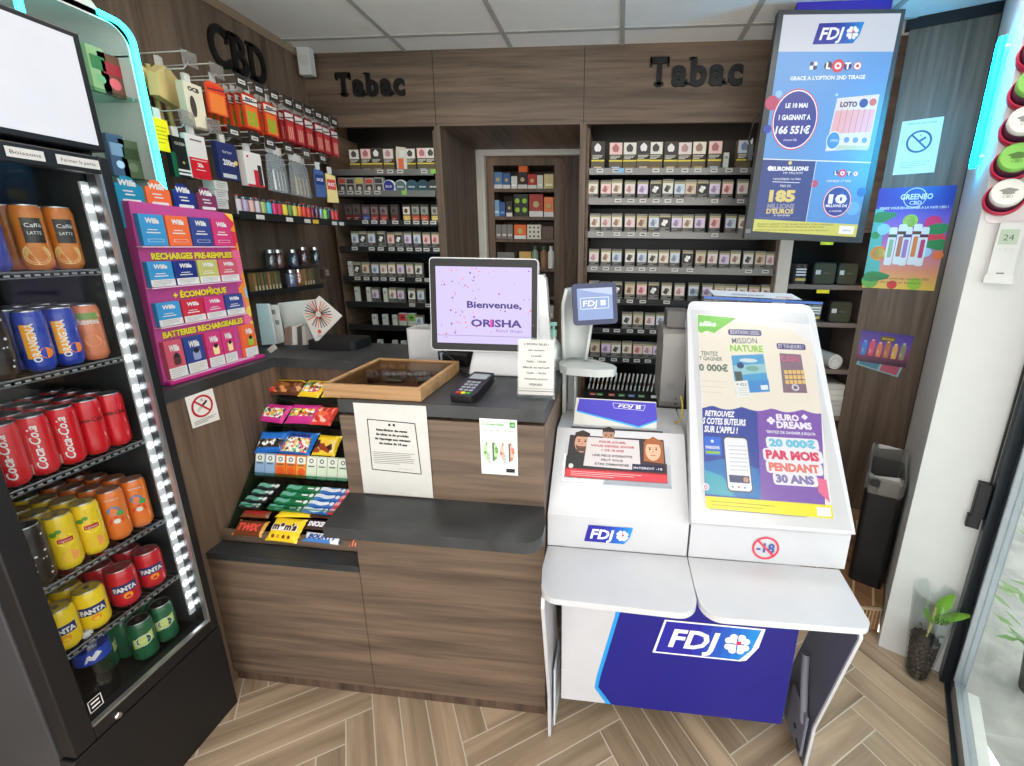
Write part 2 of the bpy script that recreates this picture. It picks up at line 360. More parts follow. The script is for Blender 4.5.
# back wall: header panels, passage, recess walls
YH = 2.64; ZH = 2.258
mb = MB(); mb.box(-1.85, -1.083, YH, YH+.02, ZH, ZC, WOODH); mb.box(-1.079, -.234, YH, YH+.02, ZH, ZC, WOODH); mb.box(-.230, .985, YH, YH+.02, ZH, ZC, WOODH)
mb.box(-1.085, -1.077, YH+.003, YH+.02, ZH, ZC, DARK); mb.box(-.236, -.228, YH+.003, YH+.02, ZH, ZC, DARK)
mb.box(.985, 1.7, YH-.0, YH+.02, 1.72, ZC, WOODH); mb.box(1.45, 2.2, YH+.02, YH+.04, 0, 1.72, DARK)
struct(mb, 'wall_back', 'brown wood grain header running above the tobacco shelves')
mb = MB(); mb.box(-1.085, -.23, YH+.02, 3.31, ZH, ZH+.02, WOODY); mb.box(-1.095, -1.06, YH, 3.31, 0, ZH, WOODV); mb.box(-.25, -.215, YH, 3.31, 0, ZH, WOODV); struct(mb, 'wall_passage')
mb = MB(); WF = C_(214,212,204,.45)
mb.box(-1.06, -1.0, 3.27, 3.31, 0, 2.225, WF); mb.box(-1.06, -.25, 3.27, 3.31, 2.225, 2.285, WF); mb.box(-1.04, -1.02, 3.262, 3.27, 0, 2.24, WF); mb.box(-1.04, -.25, 3.262, 3.27, 2.245, 2.262, WF)
struct(mb, 'door_1', 'white door frame at the end of the passage')
mb = MB(); mb.box(-1.3, .2, 3.85, 3.9, 0, ZC, OAKD); mb.box(-.42, -.25, 3.33, 3.35, 0, 2.225, OAKD); struct(mb, 'wall_storeroom')
mb = MB(); mb.box(-1.85, -1.095, 3.0, 3.02, 0, ZC, BLACK); mb.box(-.215, 2.2, 3.0, 3.02, 0, ZC, BLACK); struct(mb, 'wall_recess')
# angled wood panel, white corner wall
mb = MB(Matrix()); q = [B0, B1, B1+DN*.02, B0+DN*.02]
mb.prism([(p.x, p.y) for p in q], .118, ZC-.045, WOODV); struct(mb, 'wall_right', 'angled brown wood panel carrying the posters')
mb = MB(); q = [B0-DN*.012, B1-DN*.012, B1+DN*.02, B0-DD*.02+DN*.02, B0-DD*.02-DN*.012]; mb.prism([(p.x, p.y) for p in q], ZC-.045, ZC-.001, BLACK); struct(mb, 'trim_4')
mb = MB(); q = [A0, A0+V2*.26, A0+V2*.26+U2*.92, A0+U2*.92]; PW = mat('white_wall_paint', (214,214,212), .6, var=.02)
mb.prism([(p.x, p.y) for p in q], 0, ZC, PW); struct(mb, 'wall_corner', 'white corner wall beside the glass door')
q = [B1-DN*.004, B1+DD*.01-DN*.004, A0+U2*.90-V2*.003, A0+U2*.86-V2*.003]
mb = MB(); mb.prism([(p.x, p.y) for p in q], .118, ZC, DARK); struct(mb, 'trim_5')
# glass door along the shop front
ALU = mat('anthracite_aluminium', (48,54,60), .35, .5); ALU2 = mat('grey_aluminium', (150,155,160), .35, .6); PANE = glassy('clear_pane', (240,246,246), .92)
def DF(t, w): return D0 - U2*t + V2*w
def dbox(mb, t0, t1, w0, w1, z0, z1, m): mb.prism([tuple(DF(a, b)[:2]) for a, b in ((t0, w0), (t1, w0), (t1, w1), (t0, w1))], z0, z1, m)
mb = MB(); dbox(mb, .0, .045, -.012, .05, 0, 2.3, ALU); dbox(mb, .045, 2.4, .0, .05, 2.25, 2.3, ALU); dbox(mb, .045, 2.4, .0, .055, -.005, .012, ALU); dbox(mb, .045, 2.4, .055, .10, -.01, .008, C_(225,225,222,.5))
struct(mb, 'door_2_frame', 'dark aluminium frame of the entrance door')
t = thing('door_2', 'glazed entrance door', 'door', DF(.05, .03)); t['kind'] = 'structure'; del t['category']
mb = MB(); dbox(mb, .05, .105, .012, .045, .02, 2.24, ALU); dbox(mb, .95, 1.0, .012, .045, .02, 2.24, ALU); dbox(mb, .105, .95, .012, .045, .02, .085, ALU2); dbox(mb, .105, .95, .012, .045, 2.18, 2.24, ALU)
dbox(mb, .105, .112, .008, .046, .085, 2.18, ALU2); mb.build('leaf_frame', t, bevel=.003)
mb = MB(); dbox(mb, .112, .95, .024, .030, .085, 2.18, PANE); mb.build('glass_pane', t)
mb = MB(); dbox(mb, -.004, .028, -.05, -.014, .70, .83, DARK); dbox(mb, -.002, .024, -.056, -.02, .655, .70, BLACK); hb = mb.build('door_hinge', t, bevel=.004)
mb = MB(); mb.tube([tuple(DF(.015, -.02)+Vector((0, 0, z))) for z in (.83, 1.0, 1.2, 1.4, 1.7, 2.2)], .0035, DARK); mb.build('cable', hb)
# outside
mb = MB(); mb.add([(0, -9, -.03), (14, -9, -.03), (14, 12, -.03), (1.9, 12, -.03), (1.35, 1.52, -.03)], [(0,1,2,3,4)], marble('pavement', (150,150,148), (186,184,180), .8, 5)); struct(mb, 'floor_outside', 'grey pavement outside the glass door')
t = thing('planter', 'dark planter with a green shrub standing outside the glass door', 'plant', (1.66, 1.45, -.03))
mb = MB(); mb.lathe([(.06, -.03), (.075, .14), (.08, .15), (.07, .15), (.065, .12)], DARK, cx=1.66, cy=1.45); mb.build('pot', t)
mb = MB(); LG = C_(112,150,84,.6)
for k in range(90):
    a, h = R.random()*2*PI, .12+R.random()*.5; r = .02+R.random()*.16; p = Vector((1.66+r*math.cos(a), 1.45+r*math.sin(a), h)); d = Vector((math.cos(a), math.sin(a), R.random()-.2)).normalized()*.05
    q = d.cross(Vector((0, 0, 1))).normalized()*.014; mb.add([p-d*.8, p+q, p+d, p-q], [(0,1,2,3)], LG)
for k in range(7): a = k*.9; mb.tube([(1.66, 1.45, .1), (1.66+.07*math.cos(a), 1.45+.07*math.sin(a), .5)], .003, C_(96,110,70,.6), 5)
mb.build('foliage', t)
# world: overcast daylight
wd = bpy.data.worlds.new('World'); bpy.context.scene.world = wd; wd.use_nodes = True
bg = wd.node_tree.nodes['Background']; bg.inputs[0].default_value = (1, .985, .96, 1); bg.inputs[1].default_value = 3.1
vs = bpy.context.scene.view_settings; vs.view_transform = 'Standard'; vs.look = 'None'; vs.exposure = 0.08; vs.gamma = 1
vs.use_curve_mapping = False
# raised lettering and wall sensor
def lettering(name, label, txt, F, xs, h, bold, fits):
    t = thing(name, label, 'sign', F.to_translation(), None)
    for ch, x, hh, ft in zip(txt, xs, h, fits):
        mb = MB(F); mb.text(ch, x, 0, hh, BLACK, 0, fit=ft, bold=bold, depth=.014)
        sx = ft/2
        if ch == 'T':
            mb.box(x-sx*.5, x+sx*.5, 0, h[0]*.11, 0, .014, BLACK); mb.box(x-sx, x-sx*.78, h[0]*.70, h[0], 0, .014, BLACK); mb.box(x+sx*.78, x+sx, h[0]*.70, h[0], 0, .014, BLACK)
        if ch in 'BD': mb.box(x-sx*1.18, x-sx*.4, 0, h[0]*.1, 0, .014, BLACK); mb.box(x-sx*1.18, x-sx*.4, h[0]*.9, h[0], 0, .014, BLACK)
        if ch == 'b': mb.box(x-sx*1.3, x-sx*.6, h[2]*.96, h[2]*1.04, 0, .014, BLACK)
        if ch == 'a': mb.box(x+sx*.6, x+sx*1.3, 0, h[0]*.09, 0, .014, BLACK)
        if ch == 'C': mb.box(x+sx*.80, x+sx*1.0, h[0]*.62, h[0]*.98, 0, .014, BLACK)
        mb.build('letter_'+ch.lower(), t)
q = ony(338, 96, YH); lettering('tobacco_sign', 'black raised letters TABAC on the left header, above the small tobacco shelf', 'Tabac', FY(q.x, YH, q.z), [.045, .135, .218, .300, .377], [.112, .112, .107, .112, .112], .04, [.088, .07, .07, .07, .065])
q = ony(649, 86, YH); lettering('tobacco_sign', 'black raised letters TABAC on the right header, next to the lottery screen', 'Tabac', FY(q.x, YH, q.z), [.05, .158, .256, .352, .445], [.128, .128, .122, .128, .128], .04, [.10, .084, .084, .084, .076])
q = onx(208, 62, -1.85); lettering('cbd_sign', 'black raised letters CBD high on the left wall', 'CBD', FX(-1.85, q.y+.01, 2.375), [.055, .165, .272], [.165]*3, .022, [.10, .085, .095])
t = thing('alarm_sensor', 'small white wedge sensor hanging in the left ceiling corner', 'sensor', (-1.74, 2.57, 2.45))
q = ony(305, 60, 2.57); mb = MB(FY(q.x, 2.57, q.z)); mb.prism(rrect(-.036, -.075, .036, .06, .006), -.03, .01, WHITE); mb.build('housing', t, bevel=.003)
mb = MB(FY(q.x, 2.57, q.z)); mb.prism(rrect(-.024, -.03, .024, .02, .006), .01, .016, C_(205,205,200,.4)); mb.box(-.003, .003, .06, .105, -.012, -.006, WHITE); mb.build('lens', t)
# ------------------------------------------------------------------ sales counter
YF = 1.132
t = thing('sales_counter', 'brown wood grain sales counter in the middle of the shop', 'counter', (-.8, 1.5, 0))
mb = MB(); mb.box(-.820, -.197, YF, YF+.02, .05, 1.10, WOODH); mb.box(-.820, -.80, YF+.02, 1.86, .05, 1.10, WOODY); mb.box(-.217, -.197, YF+.02, 1.86, .05, 1.10, WOODY); mb.build('front_panel', t, bevel=.0015)
mb = MB(); mb.box(-1.374, -.822, YF, YF+.02, .05, .540, WOODH); mb.box(-1.374, -.822, YF+.064, YF+.08, .566, .605, WOODH); mb.build('low_front_panel', t, bevel=.001)
mb = MB(); mb.box(-1.374, -.197, YF+.012, YF+.03, 0, .05, OAKD); mb.build('plinth', t)
mb = MB(); mb.box(-1.394, -1.376, 1.07, 1.86, 0, 1.112, WOODV); mb.build('side_panel', t)
mb = MB(); mb.box(-1.374, -.82, 1.575, 1.59, .0, 1.11, OAKD); mb.build('back_panel', t)
def slab(name, label, pts, z0, z1, bev=.002, cat='worktop'):
    mb = MB(); mb.prism(pts, z0, z1, SLATE); o = mb.build(name, bevel=bev); return tag(o, label, cat)
slab('worktop', 'dark slate worktop carrying the till, wrapping round above the sweets rack',
     [(-.820, YF-.002), (-.195, YF-.002), (-.195, 1.86), (-1.849, 1.86), (-1.849, 1.072), (-1.374, 1.072), (-1.374, 1.55), (-.820, 1.55)], 1.112, 1.15)
pts = [(-.82, YF-.001), (-.79, .962), (-.225, .962)] + [(-.225+.045*math.sin(a), 1.007-.045*math.cos(a)) for a in [k*PI/12 for k in range(1, 7)]] + [(-.180, 1.05), (-.197, YF-.001)]
slab('customer_ledge', 'dark slate bag ledge with a rounded corner on the counter front', pts, .806, .84, .002, 'shelf')
slab('low_ledge', 'dark slate strip in front of the lowest row of chocolate bars', [(-1.374, YF-.002), (-.822, YF-.002), (-.822, YF+.062), (-1.374, YF+.062)], .541, .565, .001, 'shelf')
# ------------------------------------------------------------------ sweets rack
ACR = glassy('green_tint_acrylic', (200,225,218), .8); DTR = C_(30,38,38,.25,.4)
rk = thing('sweets_rack', 'sloping six-tier acrylic sweets rack set into the counter', 'rack', (-1.1, 1.38, .57))
TIER = [(1.196, .597), (1.262, .668), (1.333, .757), (1.392, .822), (1.452, .915), (1.512, .998)]
for k, (y, z) in enumerate(TIER):
    mb = MB()
    if k: mb.box(-1.355, -.828, y-.001, y+.058, z-.014, z-.010, DTR); mb.box(-1.355, -.828, y-.004, y-.001, z-.014, z+.006, ACR)
    else: mb.box(-1.355, -.828, y+.018, y+.058, z-.014, z-.010, DTR)
    mb.build('tier', rk)
for x in (-1.362, -.8275):
    mb = MB(frame((x, 0, 0), (0, 1, 0), (0, 0, 1))); mb.prism([(1.20, .59), (1.54, 1.00), (1.56, 1.00), (1.56, .9), (1.29, .575), (1.21, .575)], 0, .0035, ACR); mb.build('side_panel', rk)
# sweets ----------------------------------------------------------
def pillow(mb, w, h, t, mfn, nx=14, ny=10, crimp=.10, wob=.0):
    # sealed flow-wrap bag in the local xy plane, bulging along z
    def P(i, j, sgn):
        u = i/nx*2-1; v = j/ny*2-1; f = max(0, 1-abs(u)**6)*max(0, 1-abs(v)**3.0)
        k = 1+.03*math.sin(j*2.7)*(abs(u) > .95)
        return (u*w/2*k*(1-.05*(1-v*v)), v*h/2*(1-.05*(1-u*u)), sgn*t/2*f**.6+t/2+wob*math.sin(u*7+v*4)*f)
    for sgn in (1, -1):
        vs = [P(i, j, sgn) for j in range(ny+1) for i in range(nx+1)]
        for j in range(ny):
            for i in range(nx):
                q = [j*(nx+1)+i, j*(nx+1)+i+1, (j+1)*(nx+1)+i+1, (j+1)*(nx+1)+i]
                if sgn < 0: q = q[::-1]
                mb.add([vs[a] for a in q], [(0,1,2,3)], mfn((i+.5)/nx, (j+.5)/ny), True)
def on_pillow(w, h, t):
    def W(x, y, z):
        u = max(-1, min(1, 2*x/w)); v = max(-1, min(1, 2*y/h)); f = max(0, 1-abs(u)**6)*max(0, 1-abs(v)**3); return (x, y, z+t/2*f**.6+t/2)
    return W
def bag(name, label, cat, T, w, h, t, mfn, deco=None, group=None, wob=.001):
    mb = MB(T); pillow(mb, w, h, t, mfn, wob=wob)
    if deco: mb.warp = on_pillow(w, h, t); deco(mb); mb.warp = None
    return tag(mb.build(name), label, cat, group)
def LAY(x, y, z, tilt=40, rz=0):  # lying on the tier, tilted back; local x right, local y up the slope
    return Matrix.Translation((x, y, z)) @ Matrix.Rotation(math.radians(rz), 4, 'Z') @ Matrix.Rotation(math.radians(tilt), 4, 'X')
MIXA = mix_candy('mixed_gums', [(235,235,225),(230,120,60),(80,170,90),(240,210,70),(200,60,110),(90,60,50)], 90)
MIXB = mix_candy('jelly_red', [(225,60,40),(240,110,60),(250,190,170),(200,40,40)], 60)
MIXC = mix_candy('mixed_light', [(238,238,230),(238,200,90),(230,90,120),(60,60,60),(110,190,120),(240,240,240)], 110)
MIXD = mix_candy('liquorice', [(30,30,32),(235,235,230),(120,110,90),(60,50,60)], 90)
PINKC = C_(205,50,140,.3,.4); BLUEC = C_(30,110,200,.3,.4); YELC = C_(240,205,40,.3,.4); BROWNC = C_(92,50,30,.3,.4); REDC = C_(205,40,40,.3,.4)
def win(edge, fill, top=.75, bot=.08, side=.06): return lambda u, v: fill if (bot < v < top and side < u < 1-side) else edge
b5, b4, b3 = TIER[5], TIER[4], TIER[3]
def XS(px, y): return ony(px, 470, y).x
bag('sweets_bag', 'brown toffee bag with a yellow edge at the left end of the top rack tier', 'sweets', LAY(XS(299, 1.54), b5[0]+.040, b5[1]+.018, 30, 4), .135, .085, .028, lambda u, v: YELC if v > .78 else (mix_candy('toffee', [(120,70,35),(160,100,50),(220,150,90),(90,50,30)], 60) if .1 < v < .7 else BROWNC))
bag('sweets_bag', 'yellow bag of mixed liquorice sweets, middle of the top rack tier', 'sweets', LAY(XS(324, 1.53), b5[0]+.036, b5[1]+.020, 32, -4), .095, .09, .028, win(YELC, MIXA, .78, .2))
bag('sweets_bag', 'yellow bag of dark liquorice sweets beside the wooden display case', 'sweets', LAY(XS(344, 1.53), b5[0]+.040, b5[1]+.018, 30, 3), .085, .085, .028, win(YELC, MIXD, .75, .1))
tag(MB(LAY(XS(281, 1.51), b5[0]+.010, b5[1]+.022, 8, -8)).box(-.028, .028, -.010, .010, 0, .014, MIXB).build('sweets_packet', bevel=.004), 'small orange and white sweets packet sticking out at the top left of the rack', 'sweets')
bag('sweets_bag', 'pink bag of white marshmallow sweets on the second rack tier, left end', 'sweets', LAY(XS(285, 1.475), b4[0]+.030, b4[1]+.016, 36, -5), .125, .085, .03, win(PINKC, MIXC, .72, .22))
bag('sweets_bag', 'pink bag of mixed sweets in the middle of the second rack tier', 'sweets', LAY(XS(312, 1.475), b4[0]+.032, b4[1]+.018, 36, 3), .115, .09, .03, win(PINKC, MIXA, .75, .25))
bag('sweets_bag', 'bag of red jelly strawberries on the second rack tier', 'sweets', LAY(XS(333, 1.475), b4[0]+.030, b4[1]+.016, 36, 0), .085, .085, .03, win(C_(225,70,60,.3,.4), MIXB, .9, .06))
bag('sweets_bag', 'blue bag of dark and white sweets on the third rack tier, left end', 'sweets', LAY(XS(280, 1.42), b3[0]+.026, b3[1]+.018, 42, 10), .11, .09, .03, win(BLUEC, MIXD, .6, .15))
def haribo(mb): mb.text('DRAGIBUS', 0, .022, .012, C_(40,30,110,.4), .002, fit=.085, bold=.04)
bag('sweets_bag', 'large blue bag of pale mixed sweets in the middle of the third rack tier', 'sweets', LAY(XS(306, 1.42), b3[0]+.028, b3[1]+.018, 42, -3), .13, .098, .032, win(BLUEC, MIXC, .68, .12), haribo)
bag('sweets_bag', 'yellow bag of cola sweets at the right end of the third rack tier', 'sweets', LAY(XS(333, 1.42), b3[0]+.026, b3[1]+.018, 42, 0), .095, .085, .03, win(YELC, mix_candy('cola', [(60,30,20),(240,200,60),(150,60,30),(235,205,120)], 50)))
y2, z2 = TIER[2]
GB = [((150,178,214), 'pale blue'), ((150,178,214), 'pale blue'), ((226,120,50), 'orange and white'), ((232,120,40), 'orange and yellow'), ((236,150,60), 'orange and yellow'), ((214,226,205), 'white-green'), ((214,226,205), 'white-green'), ((214,226,205), 'white-green'), ((214,226,205), 'white-green')]
for i, (c, n) in enumerate(GB):
    x = -1.322+i*.0415; T = LAY(x, y2+.004, z2-.009, 74); mb = MB(T)
    mb.prism(rrect(-.0195, 0, .0195, .082, .003), -.014, 0, C_(*c, .4)); mb.rect(-.017, .052, .017, .079, C_(232,236,228,.4)); mb.ring(0, .066, .005, .0085, C_(30,80,60,.4), .001, 14)
    mb.rect(-.012, .044, .012, .048, C_(60,90,80,.5), .0008)
    if 1 < i < 5: mb.disc(.002, .022, .015, C_(225,90,40,.4), .0008, 12)
    tag(mb.build('gum_box', bevel=.0015), n+' box of chewing gum on the fourth rack tier, '+ORD[i]+' from left', 'chewing gum', 'gum boxes on the rack')
y1, z1 = TIER[1]
GS = [((34,36,42), (110,178,160), 'black and mint'), ((22,112,66), (110,178,160), 'green and mint'), ((40,110,190), (225,232,240), 'blue and white'), ((214,50,60), (240,170,170), 'red')]
GX = [248, 284, 314, 338]; GW = [.085, .135, .105, .08]
for r in range(4):
    for i, (c1, c2, n) in enumerate(GS):
        T = LAY(XS(GX[i]-6+4*r, 1.26), y1+.006+.0150*r, z1-.008+.0185*r, 22, -1); w = GW[i]; mb = MB(T)
        mb.prism(rrect(-w/2, -.010, w/2, .010, .003), 0, .011, C_(*c1, .3, .4))
        for k in range(6):
            a = -w*.46+k*w*(.12 if i != 1 else .065); b = w*(.12 if i != 1 else .065); mb.poly([(a, -.007+.003*math.sin(k*1.2)), (a+b, -.007+.003*math.sin((k+1)*1.2)), (a+b, .007+.003*math.sin((k+1)*1.2)), (a, .007+.003*math.sin(k*1.2))], C_(*c2, .3), .0115)
        mb.rect(w*.12, -.003, w*.30, .003, C_(240,240,240,.4), .0117); mb.disc(w*.40, 0, .008, C_(225,232,230,.4), .0118, 12)
        tag(mb.build('gum_packet', bevel=.0015), n+' chewing gum packet on the fifth tier, '+['front row', 'second row', 'third row', 'back row'][r], 'chewing gum', 'gum packets on the fifth tier')
y0, z0 = TIER[0]
def bar(label, x, y, z, w, h, col, txt, tc, rz=0, tilt=30, deco=None, t=.022):
    def d(mb):
        mb.text(txt, 0, -h*.2, h*.42, tc, .0016, fit=w*.72, bold=.05, shear=.15)
    return bag('chocolate_bar', label, 'chocolate bar', LAY(x, y, z, tilt, rz), w, h, t, (lambda u, v: col) if not callable(col) else col, d if txt else None)
GOLD = C_(205,150,60,.3,.5); CRIM = C_(180,30,40,.4)
bar('brown bar wrapper with red lettering at the front left of the lowest tier', XS(240, 1.215), y0+.022, z0+.006, .115, .056, lambda u, v: GOLD if (u < .08 or u > .92) else C_(110,56,30,.3,.4), 'TWIX', C_(225,80,70,.4), 0, 34)
bar('brown bar wrapper lying just behind the front left brown bar', XS(249, 1.26), y0+.062, z0+.036, .11, .030, C_(122,66,36,.3,.4), 'TWIX', CRIM, 2, 26, t=.016)
bag('chocolate_bag', 'yellow chocolate bag with big dark letters at the front of the lowest tier', 'chocolate', LAY(XS(277, 1.215), y0+.024, z0+.010, 38, -2), .122, .082, .028, lambda u, v: YELC,
    lambda mb: (mb.text("m&m's", 0, -.004, .022, C_(240,240,240,.4), .0014, fit=.098, bold=.09), mb.text("m&m's", 0, -.003, .021, C_(60,30,20,.4), .0020, fit=.090, bold=.055), [mb.disc(-.030+k*.02, -.026, .006, C_(*[(120,70,40),(200,140,40),(110,60,30)][k % 3], .3), .002, 10) for k in range(4)]))
bag('chocolate_bag', 'yellow peanut chocolate bag lying flat behind the front yellow bag', 'chocolate', LAY(XS(288, 1.26), y0+.066, z0+.046, 12, 6), .13, .034, .015, lambda u, v: YELC)
bar('dark brown bar with white letters lying behind the white and blue bar', XS(312, 1.24), y0+.044, z0+.026, .10, .036, C_(58,34,28,.3,.4), 'SNICKERS', C_(236,236,240,.4), 0, 34, t=.018)
bar('plain dark brown bar wrapper at the very back of the lowest tier', XS(316, 1.27), y0+.070, z0+.048, .09, .026, C_(66,36,30,.3,.4), '', WHITE, 0, 20, t=.012)
bar('white and blue bar wrapper at the front of the lowest tier', XS(314, 1.205), y0+.012, z0-.002, .15, .034, lambda u, v: C_(70,130,200,.3) if v < .35 and u < .7 else (C_(60,70,80,.3) if u > .9 else C_(232,236,240,.3)), 'BOUNTY', C_(28,70,150,.4), -2, 30, t=.018)
bar('small red and brown bar wrapper at the right end of the lowest tier', XS(349, 1.205), y0+.010, z0-.004, .05, .032, lambda u, v: C_(190,60,40,.3) if int(u*10) % 2 else C_(230,190,150,.3), '', WHITE, 0, 30, t=.016)
# ------------------------------------------------------------------ notices on the counter front
def sheet(name, label, cat, F, w, h, draw, m=PAPER, th=.0008):
    mb = MB(F); mb.box(-w/2, w/2, 0, h, 0, th, m); draw(mb, th+.0004); return tag(mb.build(name), label, cat)
def tv(mb, w):
    K = INK; mb.box(-.0, .0, 0, 0, 0, 0, K)
# age notice: big white sheet with framed text
def Q(px, py): q = ony(px, py, YF-.004); return (q.x, q.z)
mb = MB(FY(0, YF-.004, 0)); mb.poly([Q(364, 492.5), Q(433.5, 498), Q(426, 406), Q(353, 402.5)], PAPER, .0006)
c0, c1, c2, c3 = Q(372.5, 469), Q(421.5, 474), Q(415, 423.5), Q(367.5, 419)
for a, b in ((c0, c1), (c1, c2), (c2, c3), (c3, c0)): mb.line(a, b, .0026, INK, .0012)
um = (c0[0]+c1[0])/2
for k, s in enumerate(['Interdiction de vente', 'de tabac et de produits', 'de vapotage aux mineurs', 'de moins de 18 ans']): mb.text(s, um-.003, c3[1]-.036-k*.0145, .0072, INK, .0012, fit=[.096, .102, .112, .088][k], bold=.05, rot=-.03)
mb.rect(um-.012, c3[1]-.018, um-.005, c3[1]-.011, INK, .0012); mb.rect(um+.002, c3[1]-.018, um+.009, c3[1]-.011, INK, .0012)
lines(mb, c0[0]+.008, c0[1]+.02, c1[0]-.012, c0[1]+.062, 7, C_(80,80,82,.7), .0013, .0012); mb.text('Articles L. 3512-12 et L. 3513-5', um+.03, c0[1]+.006, .003, C_(120,120,122,.7), .0012, fit=.05)
tag(mb.build('age_notice'), 'white under-18 tobacco notice with a black frame taped to the counter front', 'notice')
P0, P1, P2, P3 = ony(482, 418, YF), ony(519.5, 421, YF), ony(519.5, 476, YF), ony(482, 473, YF)
mb = MB(frame((P3.x, YF-.0015, P3.z), (1, 0, 0), (0, 0, 1))); W, H = P1.x-P0.x, P0.z-P3.z
mb.rect(0, 0, W, H, C_(238,240,236,.4), .0006); GRN = C_(60,150,60,.5)
mb.text('Convertible !', W*.40, H*.88, H*.06, GRN, .001, fit=W*.66, shear=.3, bold=.02); mb.rect(W*.80, H*.86, W*.95, H*.96, GRN, .001); mb.text('CBD', W*.875, H*.89, H*.03, C_(240,240,240), .0014, fit=W*.1)
mb.text('100% NATUREL, 100% BIEN', W/2, H*.78, H*.035, INK, .001, fit=W*.82); mb.text('SANS NICOTINE', W/2, H*.72, H*.026, C_(120,60,60), .001, fit=W*.5)
for cx, c in ((.28, (110,160,90)), (.72, (210,120,100))):
    mb.disc(W*cx, H*.42, W*.20, C_(min(255, c[0]+70), min(255, c[1]+60), min(255, c[2]+60), .5), .0009, ry=H*.2)
    for k in range(7): mb.disc(W*(cx+.16*math.cos(k*1.1)), H*(.42+.17*math.sin(k*1.1)), W*.05, C_(*c, .5), .0011, 10)
    mb.poly(rrect(W*(cx-.09), H*.22, W*(cx+.09), H*.60, W*.03), C_(225,228,228,.4), .0014); mb.rect(W*(cx+.04), H*.25, W*(cx+.09), H*.58, C_(90,100,96,.4), .0017); mb.text('2000', W*(cx-.02), H*.30, W*.08, C_(70,110,80), .0018, fit=H*.2, rot=PI/2)
lines(mb, W*.06, H*.10, W*.55, H*.17, 3, C_(150,160,150), .001, .001); mb.rect(W*.68, H*.05, W*.92, H*.12, DARK, .001)
tag(mb.build('flyer'), 'small white flyer with two green and red vapes on the counter front', 'flyer')
# no smoking sticker on the side panel
def nosmoke(mb, u, v, r, red, ink, w=.0012):
    mb.ring(u, v, r*.82, r, red, w+.0006, 32); mb.line((u-r*.62, v+r*.62), (u+r*.62, v-r*.62), r*.16, red, w+.0004)
    c, s = math.cos(.6), math.sin(.6)
    def rr(a0, b0, a1, b1, m): mb.poly([(u+a*c-b*s, v+a*s+b*c) for a, b in ((a0, b0), (a1, b0), (a1, b1), (a0, b1))], m, w)
    rr(-r*.62, -r*.07, -.02*r, r*.07, C_(225,225,225)); rr(.05*r, -r*.10, r*.6, r*.10, ink); rr(-r*.62, -r*.10, -.02*r, -r*.07, ink); rr(-r*.62, r*.07, -.02*r, r*.10, ink)
    mb.tube([(u+.15*r, v+.45*r, w), (u+.0*r, v+.55*r, w), (u+.1*r, v+.65*r, w)], r*.03, ink, 4)
F = frame((-1.3755, 1.18, .995), (0, 1, 0), (0, 0, 1)); mb = MB(F)
mb.poly([(.0, .008), (.098, .0), (.094, .118), (-.004, .122)], C_(236,236,232,.4), .001); nosmoke(mb, .046, .070, .038, C_(190,40,50,.4), INK, .0016)
lines(mb, .008, .012, .09, .028, 3, C_(90,90,90), .0016, .0018); tag(mb.build('no_smoking_sticker'), 'white no smoking sticker with a red ring on the wooden side panel', 'sticker')
# ------------------------------------------------------------------ things on the counter
ZT = 1.1505
PINE = grain('light_pine', (150,112,72), (190,150,104), 0, .5, bump=.05)
t = thing('display_case', 'shallow pine display case with a glass lid on the counter corner', 'display case', (-.72, 1.3, ZT))
mb = MB(); x0, x1, ya, yb = -.872, -.566, 1.146, 1.462
mb.box(x0, x1, ya, ya+.012, ZT, ZT+.042, PINE); mb.box(x0, x1, yb-.012, yb, ZT, ZT+.042, PINE); mb.box(x0, x0+.012, ya+.012, yb-.012, ZT, ZT+.042, PINE); mb.box(x1-.012, x1, ya+.012, yb-.012, ZT, ZT+.042, PINE); mb.build('frame', t, bevel=.0015)
mb = MB(); mb.box(x0+.012, x1-.012, ya+.012, yb-.012, ZT, ZT+.004, C_(116,84,66,.6)); mb.build('tray', t)
mb = MB(); mb.box(x0+.012, x1-.012, ya+.012, yb-.012, ZT+.034, ZT+.037, glassy('case_glass', (225,222,218), .86)); mb.build('lid', t)
def small(name, label, cat, mbf, group=None, bev=0):
    mb = MB(); mbf(mb); return tag(mb.build(name, bevel=bev), label, cat, group)
small('price_card', 'small white price card at the front left inside the pine case', 'card', lambda mb: mb.box(-.79, -.768, 1.196, 1.199, ZT+.005, ZT+.022, PAPER))
small('price_card', 'small white price card at the front right inside the pine case', 'card', lambda mb: mb.box(-.682, -.66, 1.196, 1.199, ZT+.005, ZT+.022, PAPER))
small('glass_pipe', 'clear glass pipe lying across the back of the pine case', 'pipe', lambda mb: mb.tube([(-.80, 1.36, ZT+.012), (-.74, 1.37, ZT+.012), (-.70, 1.36, ZT+.014), (-.65, 1.37, ZT+.018)], [.006, .009, .006, .011], glassy('pipe_glass', (225,230,235), .5)))
small('grinder', 'round silver grinder at the right inside the pine case', 'grinder', lambda mb: mb.cyl(-.62, 1.30, ZT+.005, ZT+.022, .026, STEEL), bev=.002)
small('grinder', 'round dark grinder at the back left inside the pine case', 'grinder', lambda mb: mb.cyl(-.80, 1.30, ZT+.005, ZT+.022, .022, C_(90,60,50,.3)), bev=.002)
small('tin_box', 'flat silver tin in the middle of the pine case', 'tin', lambda mb: mb.box(-.755, -.70, 1.29, 1.34, ZT+.005, ZT+.016, STEEL), bev=.003)
